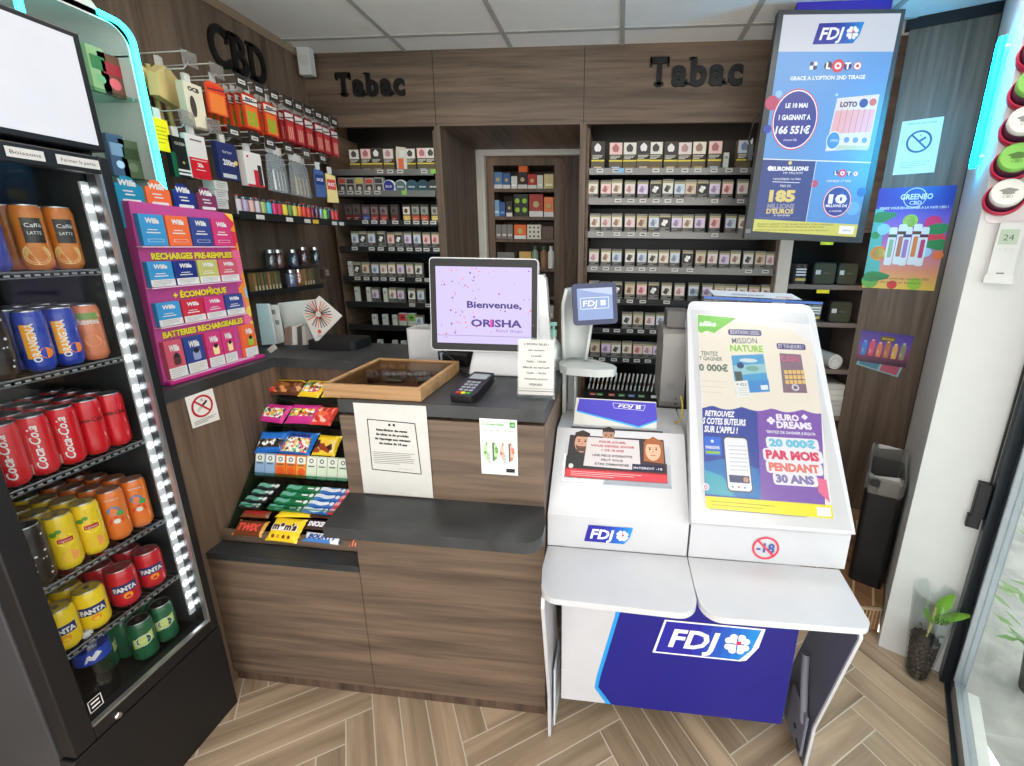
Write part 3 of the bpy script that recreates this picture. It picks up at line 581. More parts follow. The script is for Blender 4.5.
# till monitor
scr = E_(214,200,246,.86)
Fm = frame((-.455, 1.425, 1.240), (1, .03, 0), (0, .10, 1)) 
t = thing('till_monitor', 'white touchscreen till showing a lilac welcome screen', 'monitor', (-.42, 1.45, ZT))
mb = MB(Fm); mb.prism(rrect(-.193, 0, .184, .320, .014), -.028, -.002, GLOSSW); mb.build('housing', t, bevel=.002)
mb = MB(Fm); mb.prism(rrect(-.190, .004, .181, .316, .011), -.002, .0005, BLACK); mb.build('bezel', t)
mb = MB(Fm); mb.rect(-.170, .028, .162, .290, scr, .0012)
RC = random.Random(5)
for k in range(75):
    u = -.16+.33*RC.random()**1.3 if k % 2 else -.155+.14*RC.random(); v = .06+.225*RC.random(); s = .0012+.0026*RC.random(); mb.disc(u, v, s, E_(*RC.choice([(200,90,190),(230,120,90),(120,70,190),(240,150,170)]), .9), .0016, 6)
mb.text('Bienvenue,', .033, .152, .022, E_(62,36,130,.8), .002, fit=.19, bold=.03); mb.text('ORISHA', .040, .088, .024, E_(74,40,140,.8), .002, fit=.178, bold=.035); mb.text('I', .0225, .088, .024, E_(230,50,170,.9), .0026, fit=.008, bold=.06)
mb.text('Retail Shops', .085, .070, .010, E_(150,110,190,.8), .002, fit=.092); mb.rect(-.170, .054, .162, .0555, E_(150,110,170,.8), .0016); mb.text('v. 12.4', -.14, .046, .005, E_(120,100,160,.8), .002)
mb.build('screen', t)
mb = MB(); mb.add([(-.505, 1.47, 1.27), (-.345, 1.47, 1.27), (-.345, 1.50, 1.27), (-.505, 1.50, 1.27), (-.525, 1.43, ZT), (-.33, 1.43, ZT), (-.33, 1.62, ZT), (-.525, 1.62, ZT)], [(3,2,1,0),(4,5,6,7),(0,1,5,4),(1,2,6,5),(2,3,7,6),(3,0,4,7)], GLOSSW); mb.build('stand', t, bevel=.008, seg=3)
mb = MB(frame((-.262, 1.46, 1.20), (1, .05, 0), (0, 0, 1))); mb.prism([(-.03, -.048), (.040, -.048), (.016, .290), (.006, .305), (-.02, .305)], -.05, 0, GLOSSW); tag(mb.build('customer_display', bevel=.006), 'tall white casing standing behind the right edge of the till screen', 'monitor')
mb = MB(); mb.prism(rrect(-.835, 1.60, -.69, 1.72, .02), ZT, 1.275, GLOSSW); t = thing('receipt_printer', 'white receipt printer standing left of the till screen', 'printer', (-.76, 1.66, ZT)); mb.build('housing', t, bevel=.012, seg=3)
mb = MB(); mb.box(-.80, -.72, 1.625, 1.63, 1.2755, 1.2775, C_(120,120,120)); mb.disc(-.815, 1.61, .003, C_(200,60,40), 1.2760, 8); mb.build('paper_slot', t)
small('power_adapter', 'black power adapter behind the pine case on the counter', 'adapter', lambda mb: mb.box(-.66, -.56, 1.53, 1.60, ZT, ZT+.05, BLACK), bev=.006)
small('cable', 'black cable looping between the printer and the till', 'cable', lambda mb: mb.tube([(-.69, 1.58, ZT+.006), (-.68, 1.55, ZT+.05), (-.64, 1.51, ZT+.062), (-.60, 1.50, ZT+.03), (-.56, 1.46, ZT+.006), (-.535, 1.42, ZT+.012), (-.50, 1.37, ZT+.02), (-.47, 1.345, ZT+.016)], .0035, BLACK))
# payment terminal
Ft = Matrix.Translation((-.438, 1.245, ZT)) @ Matrix.Rotation(math.radians(-6), 4, 'Z') @ Matrix.Rotation(math.radians(7), 4, 'X')
t = thing('payment_terminal', 'black card payment terminal on the counter in front of the till', 'payment terminal', (-.438, 1.245, ZT))
mb = MB(Ft); mb.prism([(-.033, -.09), (.033, -.09), (.040, -.07), (.038, .06), (.034, .088), (-.034, .088), (-.038, .06), (-.040, -.07)], .006, .034, BLACK); mb.build('body', t, bevel=.006, seg=3)
mb = MB(Ft); mb.poly(rrect(-.029, .030, .029, .070, .003), C_(150,158,158,.25), .0352); mb.build('display', t)
mb = MB(Ft)
for r in range(5):
    for c in range(3):
        m = [C_(205,40,40), C_(235,200,40), C_(60,160,60)][c] if r == 0 else C_(150,152,160,.4)
        mb.box(-.0225+c*.016, -.0105+c*.016, -.075+r*.019, -.066+r*.019, .034, .0362, m)
mb.build('keypad', t)
# opening hours card in an acrylic stand
Fc = frame((-.238, 1.222, ZT), (1, .03, .0), (-.06, .12, 1))
t = thing('card_stand', 'white opening hours card in a clear stand at the counter edge', 'card stand', (-.24, 1.23, ZT))
mb = MB(Fc); mb.prism(rrect(-.058, 0, .058, .185, .003), -.003, 0, glassy('clear_acrylic', (245,248,248), .85)); mb.box(-.058, .058, 0, .003, -.05, .0, glassy('clear_acrylic')); mb.build('holder', t)
mb = MB(Fc); mb.rect(-.054, .012, .054, .18, PAPER, .0008)
for k, s in enumerate(["L'EDEN BLEU", 'est ouvert', 'Lundi', '7h00 - 19h30', 'Mardi au samedi', '7h00 - 19h30', 'Dimanche et jours', 'FERIES']): mb.text(s, 0, .163-k*.0175, .006, C_(96,98,102), .0012, bold=.03, fit=[.075, .05, .03, .06, .08, .06, .07, .04][k])
mb.rect(-.054, .022, .054, .024, C_(90,90,92), .0012); mb.rect(-.054, .030, .054, .0312, C_(120,120,122), .0012); mb.build('card', t)
t = thing('pump_bottle', 'sanitiser bottle with a pale teal pump behind the opening hours card', 'bottle', (-.235, 1.56, ZT))
mb = MB(); mb.lathe([(.030, ZT), (.032, ZT+.01), (.032, ZT+.09), (.012, ZT+.115), (.012, ZT+.125)], glassy('frosted_bottle', (225,235,235), .45), cx=-.235, cy=1.56); mb.build('bottle_body', t)
mb = MB(); TL = C_(150,205,195,.4); mb.cyl(-.235, 1.56, ZT+.125, ZT+.150, .012, TL); mb.cyl(-.235, 1.56, ZT+.15, ZT+.168, .005, TL); mb.box(-.275, -.222, 1.553, 1.567, ZT+.165, ZT+.178, TL); mb.tube([(-.268, 1.56, ZT+.17), (-.28, 1.56, ZT+.155)], .004, TL); mb.build('pump', t, bevel=.002)
# ------------------------------------------------------------------ drinks fridge
XD = -1.30; FB = mat('fridge_black', (22,22,24), .42, var=.02); FI = C_(60,62,64,.35)
fr = thing('drinks_fridge', 'tall black glass-door drinks fridge on the left', 'fridge', (-1.57, .86, 0))
mb = MB(); y0, y1 = .655, 1.062
mb.box(-1.82, -1.345, y0, y0+.02, .0, 2.075, mat('fridge_side_daylit', (72,73,76), .4, .3, var=.04)); mb.box(-1.82, -1.345, y1-.02, y1, .0, 2.075, FB); mb.box(-1.82, -1.80, y0+.02, y1-.02, 0, 2.075, FB); mb.box(-1.80, -1.345, y0+.02, y1-.02, 1.79, 1.81, FB); mb.box(-1.80, -1.345, y0+.02, y1-.02, .35, .372, FB); mb.box(-1.345, -1.302, y0, y1, .0, .338, FB); mb.box(-1.80, -1.345, y0+.02, y1-.02, 2.055, 2.075, FB)  # near side grey on a black fridge: daylight reflection put into the colour
mb.build('cabinet', fr, bevel=.003)
mb = MB(); mb.box(-1.345, XD, .66, .706, .345, 1.80, FB); mb.box(-1.345, XD, 1.034, 1.058, .345, 1.80, FB); mb.box(-1.345, XD, .706, 1.034, .345, .386, FB); mb.box(-1.345, XD, .706, 1.034, 1.758, 1.80, FB); mb.build('door_frame', fr, bevel=.003)
mb = MB(); S = mat('brushed_edge', (190,192,194), .3, .9); mb.box(-1.312, XD+.001, 1.028, 1.0345, .386, 1.758, S); mb.box(-1.312, XD+.001, .706, 1.028, .386, .393, S); mb.build('door_trim', fr)
mb = MB(); mb.box(-1.318, -1.312, .706, 1.028, .386, 1.758, glassy('fridge_glass', (246,248,248), .955, .02)); mb.build('door_glass', fr)
mb = MB(); mb.box(-1.795, -1.36, 1.036, 1.041, .373, 1.788, FI); mb.box(-1.795, -1.36, .676, .681, .373, 1.788, FI); mb.box(-1.798, -1.793, .681, 1.036, .373, 1.788, FI); mb.build('liner', fr)
mb = MB(frame((-1.302, .66, 1.812), (0, 1, 0), (0, 0, 1))); mb.box(0, .40, 0, .262, -.04, 0, FB); mb.build('header_box', fr, bevel=.004)
mb = MB(frame((-1.302, .66, 1.812), (0, 1, 0), (0, 0, 1))); mb.box(.016, .384, .014, .248, 0, .002, mat('lightbox_panel', (190,191,198), .35, emit=.22, ergb=(236,236,246), var=.02)); mb.build('header_panel', fr)
def sticker(y, w, txt):
    mb = MB(frame((XD+.0008, y, 1.768), (0, 1, 0), (0, 0, 1))); mb.rect(0, 0, w, .021, PAPER, .0008); mb.text(txt, w/2, .007, .008, C_(60,60,60), .0012, fit=w*.8); mb.build('door_sticker', fr)
sticker(.862, .065, 'Boissons'); sticker(.948, .085, 'Fermer la porte')
mb = MB(frame((XD, .756, .357), (0, 1, 0), (0, 0, 1))); mb.lathe([(.009, 0), (.009, .004), (.006, .006)], CHROME, 16); mb.build('lock', fr)
mb = MB(frame((XD, .715, .415), (0, 1, 0), (0, 0, 1)))
for q in ((0, 0, .03, .002), (0, .034, .03, .036), (0, 0, .002, .036), (.028, 0, .03, .036), (.006, .01, .024, .015), (.006, .022, .024, .027)): mb.rect(*q, C_(220,220,220), -.011)
mb.build('glass_label', fr)
LEDW = mat('fridge_led', (255,255,255), .4, emit=40, ergb=(244,248,255), var=0)
mb = MB(); mb.box(-1.352, -1.346, 1.018, 1.036, .42, 1.74, C_(200,202,204,.3)); mb.build('led_rail', fr)
for k in range(30):
    z = .45+k*.0438; mb = MB(); mb.box(-1.3455, -1.3435, 1.021, 1.031, z-.006, z+.006, LEDW); mb.build('led', fr)
SHZ = [1.524, 1.288, 1.040, .778, .578, .373]
WIRE = mat('chrome_wire', (120,122,124), .3, .8)
for z in SHZ[:5]:
    mb = MB(); mb.tube([(-1.352, .685, z), (-1.352, 1.034, z)], .003, WIRE, 6); mb.tube([(-1.352, .685, z-.012), (-1.352, 1.034, z-.012)], .002, WIRE, 6); mb.tube([(-1.78, .685, z-.002), (-1.78, 1.034, z-.002)], .003, WIRE, 6)
    for k in range(20): y = .692+k*.0177; mb.tube([(-1.352, y, z-.001), (-1.78, y, z-.001)], .0013, WIRE, 5)
    for k in range(0, 20): y = .690+k*.0177; mb.box(-1.3515, -1.3495, y, y+.010, z-.009, z-.004, C_(140,142,142,.3))
    mb.build('wire_shelf', fr)
# cans ----------------------------------------------------------------
ALU3 = mat('can_aluminium', (190,192,195), .28, .9)
def can(name, r, h, body, art=None, cup=False):
    # prototype in local space: returns (Empty placed far below, not linked to picture) -> first real placement moves it
    t = thing(name, 'x', 'can', (0, 0, 0)); t['category'] = 'can'
    mb = MB(); mb.lathe([(r*.72, 0), (r*.78, .003), (r*.96, .010), (r, .016), (r, h-.016), (r*.97, h-.012), (r*.86, h-.003)], body, 28)
    mb.build('body', t)
    mb = MB(); mb.lathe([(r*.86, h-.003), (r*.88, h), (r*.84, h+.0005), (r*.80, h-.004), (.0005, h-.004)], ALU3, 28); mb.prism([(-.004+.009*math.cos(a)*1.0, .009*math.sin(a)*.7) for a in [k*PI/6 for k in range(12)]], h-.004, h-.0025, ALU3); mb.build('lid', t)
    if art:
        mb = MB(); mb.warp = lambda u, v, w: ((r+w*.6)*math.cos(u/r), (r+w*.6)*math.sin(u/r), v); art(mb, r, h); mb.warp = None; mb.build('print', t)
    return t
def curved(mb, u0, v0, u1, v1, m, w=.0006, n=8):
    for i in range(n): a, b = u0+(u1-u0)*i/n, u0+(u1-u0)*(i+1)/n; mb.rect(a, v0, b, v1, m, w)
def M_at(x, y, z, rz=0): return Matrix.Translation((x, y, z)) @ Matrix.Rotation(math.radians(rz), 4, 'Z')
W_ = C_(222,222,220,.35)
def a_cap(mb, r, h): curved(mb, -.012, h*.42, .022, h*.80, C_(50,46,44,.3)); mb.text('Caffè', .006, h*.66, .009, W_, .0012, fit=.026); mb.text('LATTE', .006, h*.55, .007, W_, .0012, fit=.022); mb.disc(0, h*.24, .024, C_(226,190,120,.4), .0009, 20); mb.disc(0, h*.24, .020, C_(206,164,100,.4), .0013, 20)
def a_org(mb, r, h): curved(mb, -.018, h*.22, .002, h*.78, C_(235,160,40,.3)); mb.disc(.014, h*.30, .013, C_(240,130,30,.3), .0008, 14); mb.text('ORANGINA', .004, h*.16, .013, W_, .0014, fit=h*.64, rot=PI/2, bold=.03, al='L')
def a_fuz(mb, r, h): mb.text('fuzetea', 0, h*.66, .014, W_, .0012, fit=.040, bold=.02); curved(mb, -.02, h*.74, .02, h*.86, C_(120,150,80,.3)); mb.disc(0, h*.35, .016, C_(232,150,110,.35), .0008, 16)
def a_coke(mb, r, h): mb.text('Coca-Cola', .006, h*.12, .016, W_, .0012, fit=h*.74, rot=PI/2, bold=.02, al='L', shear=.3); mb.text('Coca-Cola', -.012, h*.12, .001, W_, .0009, fit=h*.6, rot=PI/2, al='L'); curved(mb, -.026, h*.06, -.018, h*.22, C_(225,210,200,.4))
def a_zero(mb, r, h): mb.text('Coca-Cola', 0, h*.62, .012, C_(20,16,18,.4), .0012, fit=.052, bold=.02, shear=.3)
def a_lip(mb, r, h): mb.disc(.004, h*.56, .017, C_(250,222,60,.3), .0008, 16); curved(mb, -.010, h*.52, .018, h*.60, C_(190,30,40,.3), .001); mb.text('Lipton', .004, h*.54, .006, W_, .0014, fit=.022); mb.disc(.006, h*.26, .015, C_(245,160,90,.3), .0009, 14); mb.disc(-.014, h*.70, .007, C_(90,150,50,.3), .0009, 8); mb.disc(-.004, h*.74, .006, C_(90,150,50,.3), .0009, 8)
def a_oas(mb, r, h): mb.text('TROPICAL', 0, h*.82, .006, W_, .0012, fit=.030); mb.disc(-.002, h*.62, .013, C_(70,130,190,.3), .0008, 12); mb.disc(.010, h*.55, .008, C_(80,160,90,.3), .001, 10); mb.disc(.0, h*.40, .015, C_(214,60,50,.3), .0009, 12); mb.disc(.0, h*.40, .007, W_, .0013, 10)
def a_fan(mb, r, h):
    curved(mb, -.026, h*.42, .028, h*.64, C_(32,42,110,.35), .0006); mb.text('FANTA', .001, h*.46, .013, W_, .0012, fit=.050, bold=.06, shear=-.1)
    mb.disc(.004, h*.32, .010, C_(240,150,40,.3), .0009, 12)
def a_per(mb, r, h):
    for k in range(8): a = -.024+k*.006; mb.poly([(a, h*(.38+k*.012)), (a+.006, h*(.38+(k+1)*.012)), (a+.006, h*(.62+(k+1)*.012)), (a, h*(.62+k*.012))], C_(200,214,120,.35), .0006)
    mb.disc(.0, h*.55, .016, C_(22,84,60,.3), .001, 18); mb.ring(0, h*.55, .016, .0185, W_, .0012, 18); mb.text('Perrier', .0, h*.53, .007, W_, .0016, fit=.026)
COLA = C_(205,24,36,.3,.5); 
K = {
 'cap': ('coffee_cup', can('coffee_cup', .0265, .148, C_(196,112,40,.35,.3), a_cap)),
 'org': ('drink_can', can('drink_can', .0265, .145, C_(34,60,160,.3,.4), a_org)),
 'fuz': ('drink_can', can('drink_can', .0265, .145, C_(206,120,84,.3,.4), a_fuz)),
 'mons': ('drink_can', can('drink_can', .029, .160, C_(40,30,26,.35,.3), lambda mb, r, h: [mb.disc(-.03+.06*R.random(), h*.1+h*.75*R.random(), .0018+.002*R.random(), W_, .0008, 6) for k in range(26)])),
 'rbul': ('drink_can', can('drink_can', .0265, .135, C_(60,66,150,.3,.4), lambda mb, r, h: (curved(mb, -.03, 0.02, .0, h*.45, C_(190,196,206,.3)), mb.disc(.0, h*.55, .008, C_(200,40,50), .001, 10)))),
 'coke': ('drink_can', can('drink_can', .0265, .150, COLA, a_coke)),
 'zero': ('drink_can', can('drink_can', .0265, .150, COLA, a_zero)),
 'lip': ('drink_can', can('drink_can', .0265, .150, C_(236,200,36,.3,.4), a_lip)),
 'oas': ('drink_can', can('drink_can', .0265, .150, C_(228,120,44,.3,.4), a_oas)),
 'fr': ('drink_can', can('drink_can', .031, .118, C_(196,26,40,.3,.4), a_fan)),
 'fy': ('drink_can', can('drink_can', .031, .118, C_(240,206,32,.3,.4), a_fan)),
 'per': ('drink_can', can('drink_can', .0285, .132, C_(34,96,64,.3,.4), a_per)),
}
used = {}
def put(kind, x, y, z, label, rz=-32, group=None):
    t = K[kind][1]; M = M_at(x, y, z, rz)
    if kind not in used:
        used[kind] = 1; t.matrix_world = M; WM[t.name] = M; t['label'] = label
        if group: t['group'] = group
        return t
    return dup(t, M, label, group)
XA = -1.385
def row(shelf, items, names, group, backs=(), pitch=.058):
    # front row given; further cans of the same kind stand behind them
    z = SHZ[shelf]+.004
    for (kind, y), nm in zip(items, names):
        put(kind, XA, y, z, nm, -33, group)
    for b in range(1, backs and backs[0] or 0):
        for (kind, y), nm in zip(items, names):
            if nm.startswith('bottle'): continue
            put(kind, XA-b*pitch, y, z, ' '.join(nm.replace('on the ', '').split(',')[0].split()[:9])+', '+['second', 'third', 'fourth'][b-1]+' in depth, column '+str(1+[n_ for n_ in names].index(nm)), R.choice([-33, 40, 120, 200]), group)
sh = ['top shelf', 'second shelf', 'third shelf', 'fourth shelf', 'fifth shelf', 'bottom shelf']
row(0, [('rbul', .845), ('cap', .922), ('cap', .982)], ['blue and silver energy drink can on the fridge top shelf, left', 'brown iced coffee cup on the fridge top shelf, middle', 'brown iced coffee cup on the fridge top shelf, right by the light strip'], 'drinks on the fridge top shelf', (3,))
row(1, [('mons', .800), ('org', .872), ('org', .930), ('fuz', .985)], ['dark can with white bubbles on the fridge second shelf, far left', 'blue and orange can on the fridge second shelf, left one', 'blue and orange can on the fridge second shelf, right one', 'peach iced tea can on the fridge second shelf, by the light strip'], 'drinks on the fridge second shelf', (3,))
row(2, [('coke', .768), ('coke', .822), ('coke', .877), ('zero', .931), ('zero', .985)], ['red cola can on the fridge third shelf, far left', 'red cola can on the fridge third shelf, second from left', 'red cola can with upright white script, middle of the third shelf', 'plain red zero cola can on the third shelf, left one', 'plain red zero cola can on the third shelf, by the light strip'], 'cola cans on the fridge third shelf', (4,))
row(3, [('mons', .752), ('lip', .812), ('lip', .868), ('oas', .928), ('oas', .986)], ['pale and dark can on the fridge fourth shelf, at the door edge', 'yellow iced tea can on the fridge fourth shelf, left one', 'yellow iced tea can on the fridge fourth shelf, right one', 'orange fruit drink can on the fourth shelf, left one', 'orange fruit drink can on the fourth shelf, by the light strip'], 'drinks on the fridge fourth shelf', (4,))
row(4, [('fy', .758), ('fy', .824), ('fr', .901), ('fr', .974)], ['yellow soda can on the fridge fifth shelf, left one', 'yellow soda can on the fridge fifth shelf, right one', 'red soda can on the fridge fifth shelf, left one', 'red soda can on the fridge fifth shelf, by the light strip'], 'soda cans on the fridge fifth shelf', (4,), .066)
row(5, [('per', .910), ('per', .972)], ['green sparkling water can on the fridge bottom, left one', 'green sparkling water can on the fridge bottom, right one'], 'water cans on the fridge bottom', (2,), .062)
put('per', XA-.075, .862, SHZ[5]+.004, 'dark green sparkling water can standing between the bottle and the front cans', 60, 'water cans on the fridge bottom')
t = thing('water_bottle', 'clear plastic water bottle with a blue and white label on the fridge bottom', 'bottle', (XA, .795, SHZ[5]+.004))
r = .036; zb = SHZ[5]+.004; prof = [(.02, 0), (.033, .004)]
for k in range(9): prof += [(.0355, .012+k*.012), (.0335, .018+k*.012)]
prof += [(.036, .125), (.036, .168), (.030, .186), (.014, .196), (.0125, .202)]
mb = MB(M_at(XA, .795, zb, -33)); mb.lathe(prof, glassy('water_plastic', (214,224,230), .82, .05), 28); mb.build('bottle_body', t)
mb = MB(M_at(XA, .795, zb, -33)); mb.lathe([(.0368, .126), (.0368, .164)], C_(36,66,170,.35), 28); mb.warp = lambda u, v, w: ((.0368+w)*math.cos(u/.0368), (.0368+w)*math.sin(u/.0368), v); mb.poly([(-.016, .134), (.004, .136), (.020, .150), (.012, .160), (-.008, .154)], W_, .0008); mb.warp = None; mb.build('label_band', t)
mb = MB(M_at(XA, .795, zb, -33)); mb.lathe([(.0145, .196), (.0145, .208), (.013, .210)], C_(220,226,230,.4), 20); mb.build('cap', t)
# ------------------------------------------------------------------ lottery counter (white stand with two trays)
kw = mat('kiosk_white', (196,197,201), .3, coat=.3, var=.02); kg = mat('kiosk_grey', (84,86,100), .5, var=.03)
ks = thing('lottery_stand', 'white lottery stand with two trays and a blue front badge', 'stand', (.24, 1.3, 0))
mb = MB(); F = frame((0, 1.105, 0), (1, 0, 0), (0, -.012, 1))
mb.T = F; mb.box(-.138, .570, .135, .655, -.018, 0, kw); mb.build('front_panel', ks, bevel=.002)
mb = MB(F); bl = C_(18,18,124,.4,.15)
mb.poly([(-.028, .20), (.012, .136), (.570, .136), (.570, .655), (.035, .655), (.028, .50), (-.022, .25)], C_(36,150,222,.35), .0006)
mb.poly([(-.016, .205), (.030, .136), (.5695, .136), (.5695, .655), (.050, .655), (.055, .575), (-.010, .25)], bl, .0012)
fdj_logo(mb, .158, .378, .120, .0022, border=True); mb.build('blue_badge', ks)
# side legs: panels raked in depth
def leg(x0, x1, m0, m1, nm):
    mb = MB(frame((x0, 0, 0), (0, 1, 0), (0, 0, 1)))
    pr = [(1.070, .0), (1.235, .0), (1.150, .665), (.985, .665)] 
    pr = [(1.075, 0.0), (1.235, 0.0), (1.30, .05), (1.165, .505), (1.150, .672), (1.03, .672), (.965, .668), (.958, .64), (1.068, .18)]
    mb.prism(pr, 0, x1-x0, m0); mb.build(nm, ks, bevel=.002)
    return pr
pr = leg(-.178, -.168, kw, kw, 'leg'); pr = leg(.646, .655, kw, kw, 'leg')
mb = MB(frame((.6455, 0, 0), (0, 1, 0), (0, 0, -1)))
mb.prism([(a+(.006 if a < 1.1 else -.004), -b if b < .6 else -b+.006) for a, b in pr], 0, .0006, kg); mb.build('leg_inner_lining', ks)
mb = MB(); mb.tube([(.636, 1.16, .36), (.632, 1.14, .30), (.632, 1.10, .16)], .012, C_(120,122,132,.5)); mb.box(.628, .638, 1.08, 1.19, .04, .2, C_(110,112,126,.5)); mb.build('leg_bracket', ks, bevel=.003)
mb = MB(); mb.tube([(.627, 1.13, .10), (.624, 1.13, .10)], .008, BLACK); mb.tube([(.627, 1.11, .075), (.627, 1.085, .055)], .004, BLACK); mb.build('leg_bolt', ks)
mb = MB(); mb.box(-.162, -.156, 1.09, 1.20, .03, .27, C_(205,214,224,.3)); mb.build('leg_bracket', ks, bevel=.002)
mb = MB(); mb.box(-.16, .64, 1.30, 1.56, .14, .66, kw); mb.build('rear_cabinet', ks, bevel=.003)
for x in (-.11, .215, .255, .53):
    mb = MB(); mb.cyl(x, 1.16, .125, .150, .012, BLACK); mb.build('caster', ks)
for x, y in ((-.11, 1.155), (.205, 1.15), (.27, 1.15), (.535, 1.15)):
    mb = MB(frame((x, y, .0), (1, 0, 0), (0, 0, 1))); mb.prism([(.018*math.cos(a), .108+.018*math.sin(a)) for a in [k*PI/8 for k in range(16)]], -.01, .01, BLACK); mb.build('caster_wheel', ks)
# trays
def tray(pts, name):
    mb = MB(); mb.prism(pts, .672, .690, kw); mb.build(name, ks, bevel=.004, seg=3)
def rc(cx, cy, r, a0, a1, n=8): return [(cx+r*math.cos(a0+(a1-a0)*i/n), cy+r*math.sin(a0+(a1-a0)*i/n)) for i in range(n+1)]
tray([(-.190, 1.150), (-.190, 1.05)] + rc(-.130, .995, .052, PI, 1.5*PI) + rc(.185, .990, .055, -PI/2, -.1) + [(.238, 1.150)], 'tray')
tray([(.2405, 1.150), (.2415, 1.03)] + rc(.300, .988, .055, PI, 1.5*PI) + rc(.632, .975, .035, -PI/2, .2) + [(.678, 1.150)], 'tray')
# left housing: upright band, sloping deck, back block
def xprism(pts, x0, x1, m): mb = MB(frame((x0, 0, 0), (0, 1, 0), (0, 0, 1))); mb.prism(pts, 0, x1-x0, m); return mb
xprism([(1.150, .6905), (1.150, .803), (1.358, 1.000), (1.60, 1.0), (1.60, .6905)], -.190, .236, kw).build('left_housing', ks, bevel=.004, seg=3)
xprism([(1.150, .6905), (1.150, .812), (1.20, .83), (1.60, 1.0), (1.60, .6905)], .242, .692, kw).build('right_housing', ks, bevel=.004, seg=3)
F = FY(0, 1.149, 0); mb = MB(F); a = ony(584, 541, 1.149); fdj_logo(mb, a.x, a.z+.001, .058, .0012); mb.build('badge', ks)
mb = MB(F); cc = ony(765.5, 548, 1.149); RED = C_(222,60,84,.4)
mb.text('-18', cc.x, cc.z-.014, .030, C_(70,90,150,.4), .0012, fit=.052, bold=.03); mb.ring(cc.x, cc.z, .0325, .0385, RED, .0016, 36); mb.line((cc.x-.025, cc.z+.025), (cc.x+.025, cc.z-.025), .006, RED, .0018); mb.build('age_badge', ks)
# poster holder on the deck
ds = Vector((0, .218, .196)).normalized(); O = Vector((-.150, 1.235, .884)); FDk = frame(O, (1, 0, 0), ds)
t = thing('poster_holder', 'clear holder with a lottery age-check poster of three faces, on the stand deck', 'poster holder', (.01, 1.3, .95))
mb = MB(FDk); CLR = glassy('holder_clear', (246,248,250), .9); mb.box(-.008, .338, -.016, .188, .0012, .0028, CLR); mb.box(-.008, .338, -.016, -.012, .0028, .014, CLR); mb.build('holder', t)
mb = MB(FDk); W, H = .325, .176
mb.poly([(0, 0), (W, 0), (W*.97, H), (W*.02, H)], C_(52,46,52,.5), .0034)
def face(u, v, s, skin, hair, beard=None, long=False):
    if long: mb.poly([(u-s*.75, v-s*1.5), (u+s*.9, v-s*1.5), (u+s*.8, v+s*.8), (u, v+s*1.25), (u-s*.75, v+s*.7)], C_(*hair), .0037)
    mb.disc(u, v, s*.62, C_(*skin, .6), .0040, 18, ry=s*.85)
    mb.poly([(u-s*.66, v+s*.2), (u-s*.5, v+s*.55), (u+s*.5, v+s*.55), (u+s*.66, v+s*.2), (u+s*.62, v+s*.9), (u, v+s*1.15), (u-s*.62, v+s*.9)], C_(*hair), .0044)
    for d in (-.26, .26): mb.disc(u+d*s, v+s*.12, s*.08, C_(40,30,28), .0046, 8); mb.rect(u+d*s-s*.13, v+s*.24, u+d*s+s*.13, v+s*.29, C_(*hair), .0046)
    mb.poly([(u-s*.07, v-s*.15), (u+s*.07, v-s*.15), (u, v+s*.08)], C_(int(skin[0]*.8), int(skin[1]*.75), int(skin[2]*.72)), .0046)
    if beard: mb.poly([(u-s*.55, v-s*.15), (u-s*.3, v-s*.3), (u+s*.3, v-s*.3), (u+s*.55, v-s*.15), (u+s*.35, v-s*.75), (u-s*.35, v-s*.75)], C_(*beard), .0045)
    mb.rect(u-s*.2, v-s*.44, u+s*.2, v-s*.38, C_(150,70,66), .0048)
face(.048, .118, .040, (196,150,124), (50,36,30), (90,66,54)); face(.135, .145, .032, (170,128,106), (40,32,32)); face(.282, .105, .040, (214,168,140), (150,90,54), None, True)
mb.poly([(0, .03), (.09, .03), (.075, .075), (.02, .085), (0, .07)], C_(40,44,46), .0049); mb.poly([(.22, .03), (W, .03), (W, .062), (.25, .068)], C_(60,44,50), .0049)
mb.poly([(.058, .04), (.242, .036), (.236, .138), (.066, .140)], C_(196,190,190,.5), .0052)
for k, (s, c) in enumerate([('POUR JOUER,', (170,40,60)), ('VOUS DEVEZ AVOIR', (170,40,60)), ('+ DE 18 ANS', (170,40,60)), ('UNE PIECE D\'IDENTITE', (60,50,60)), ('PEUT VOUS', (60,50,60)), ('ETRE DEMANDEE', (60,50,60))]): mb.text(s, .150, .122-k*.0145-(.004 if k > 2 else 0), .0072, C_(*c), .0056, fit=[.09, .145, .075, .13, .07, .11][k], bold=.03)
mb.rect(0, 0, W, .026, C_(196,60,70,.45), .0054); mb.rect(.0, .026, W, .03, C_(150,30,40), .0054); lines(mb, .02, .004, .25, .022, 3, C_(235,190,190), .0015, .0058); mb.rect(.215, .034, .315, .056, C_(30,30,60), .0054); mb.text('INTERDIT -18', .265, .040, .007, C_(235,235,240), .0058, fit=.09); mb.disc(.018, .037, .008, PAPER, .0056, 12)
mb.build('poster', t)
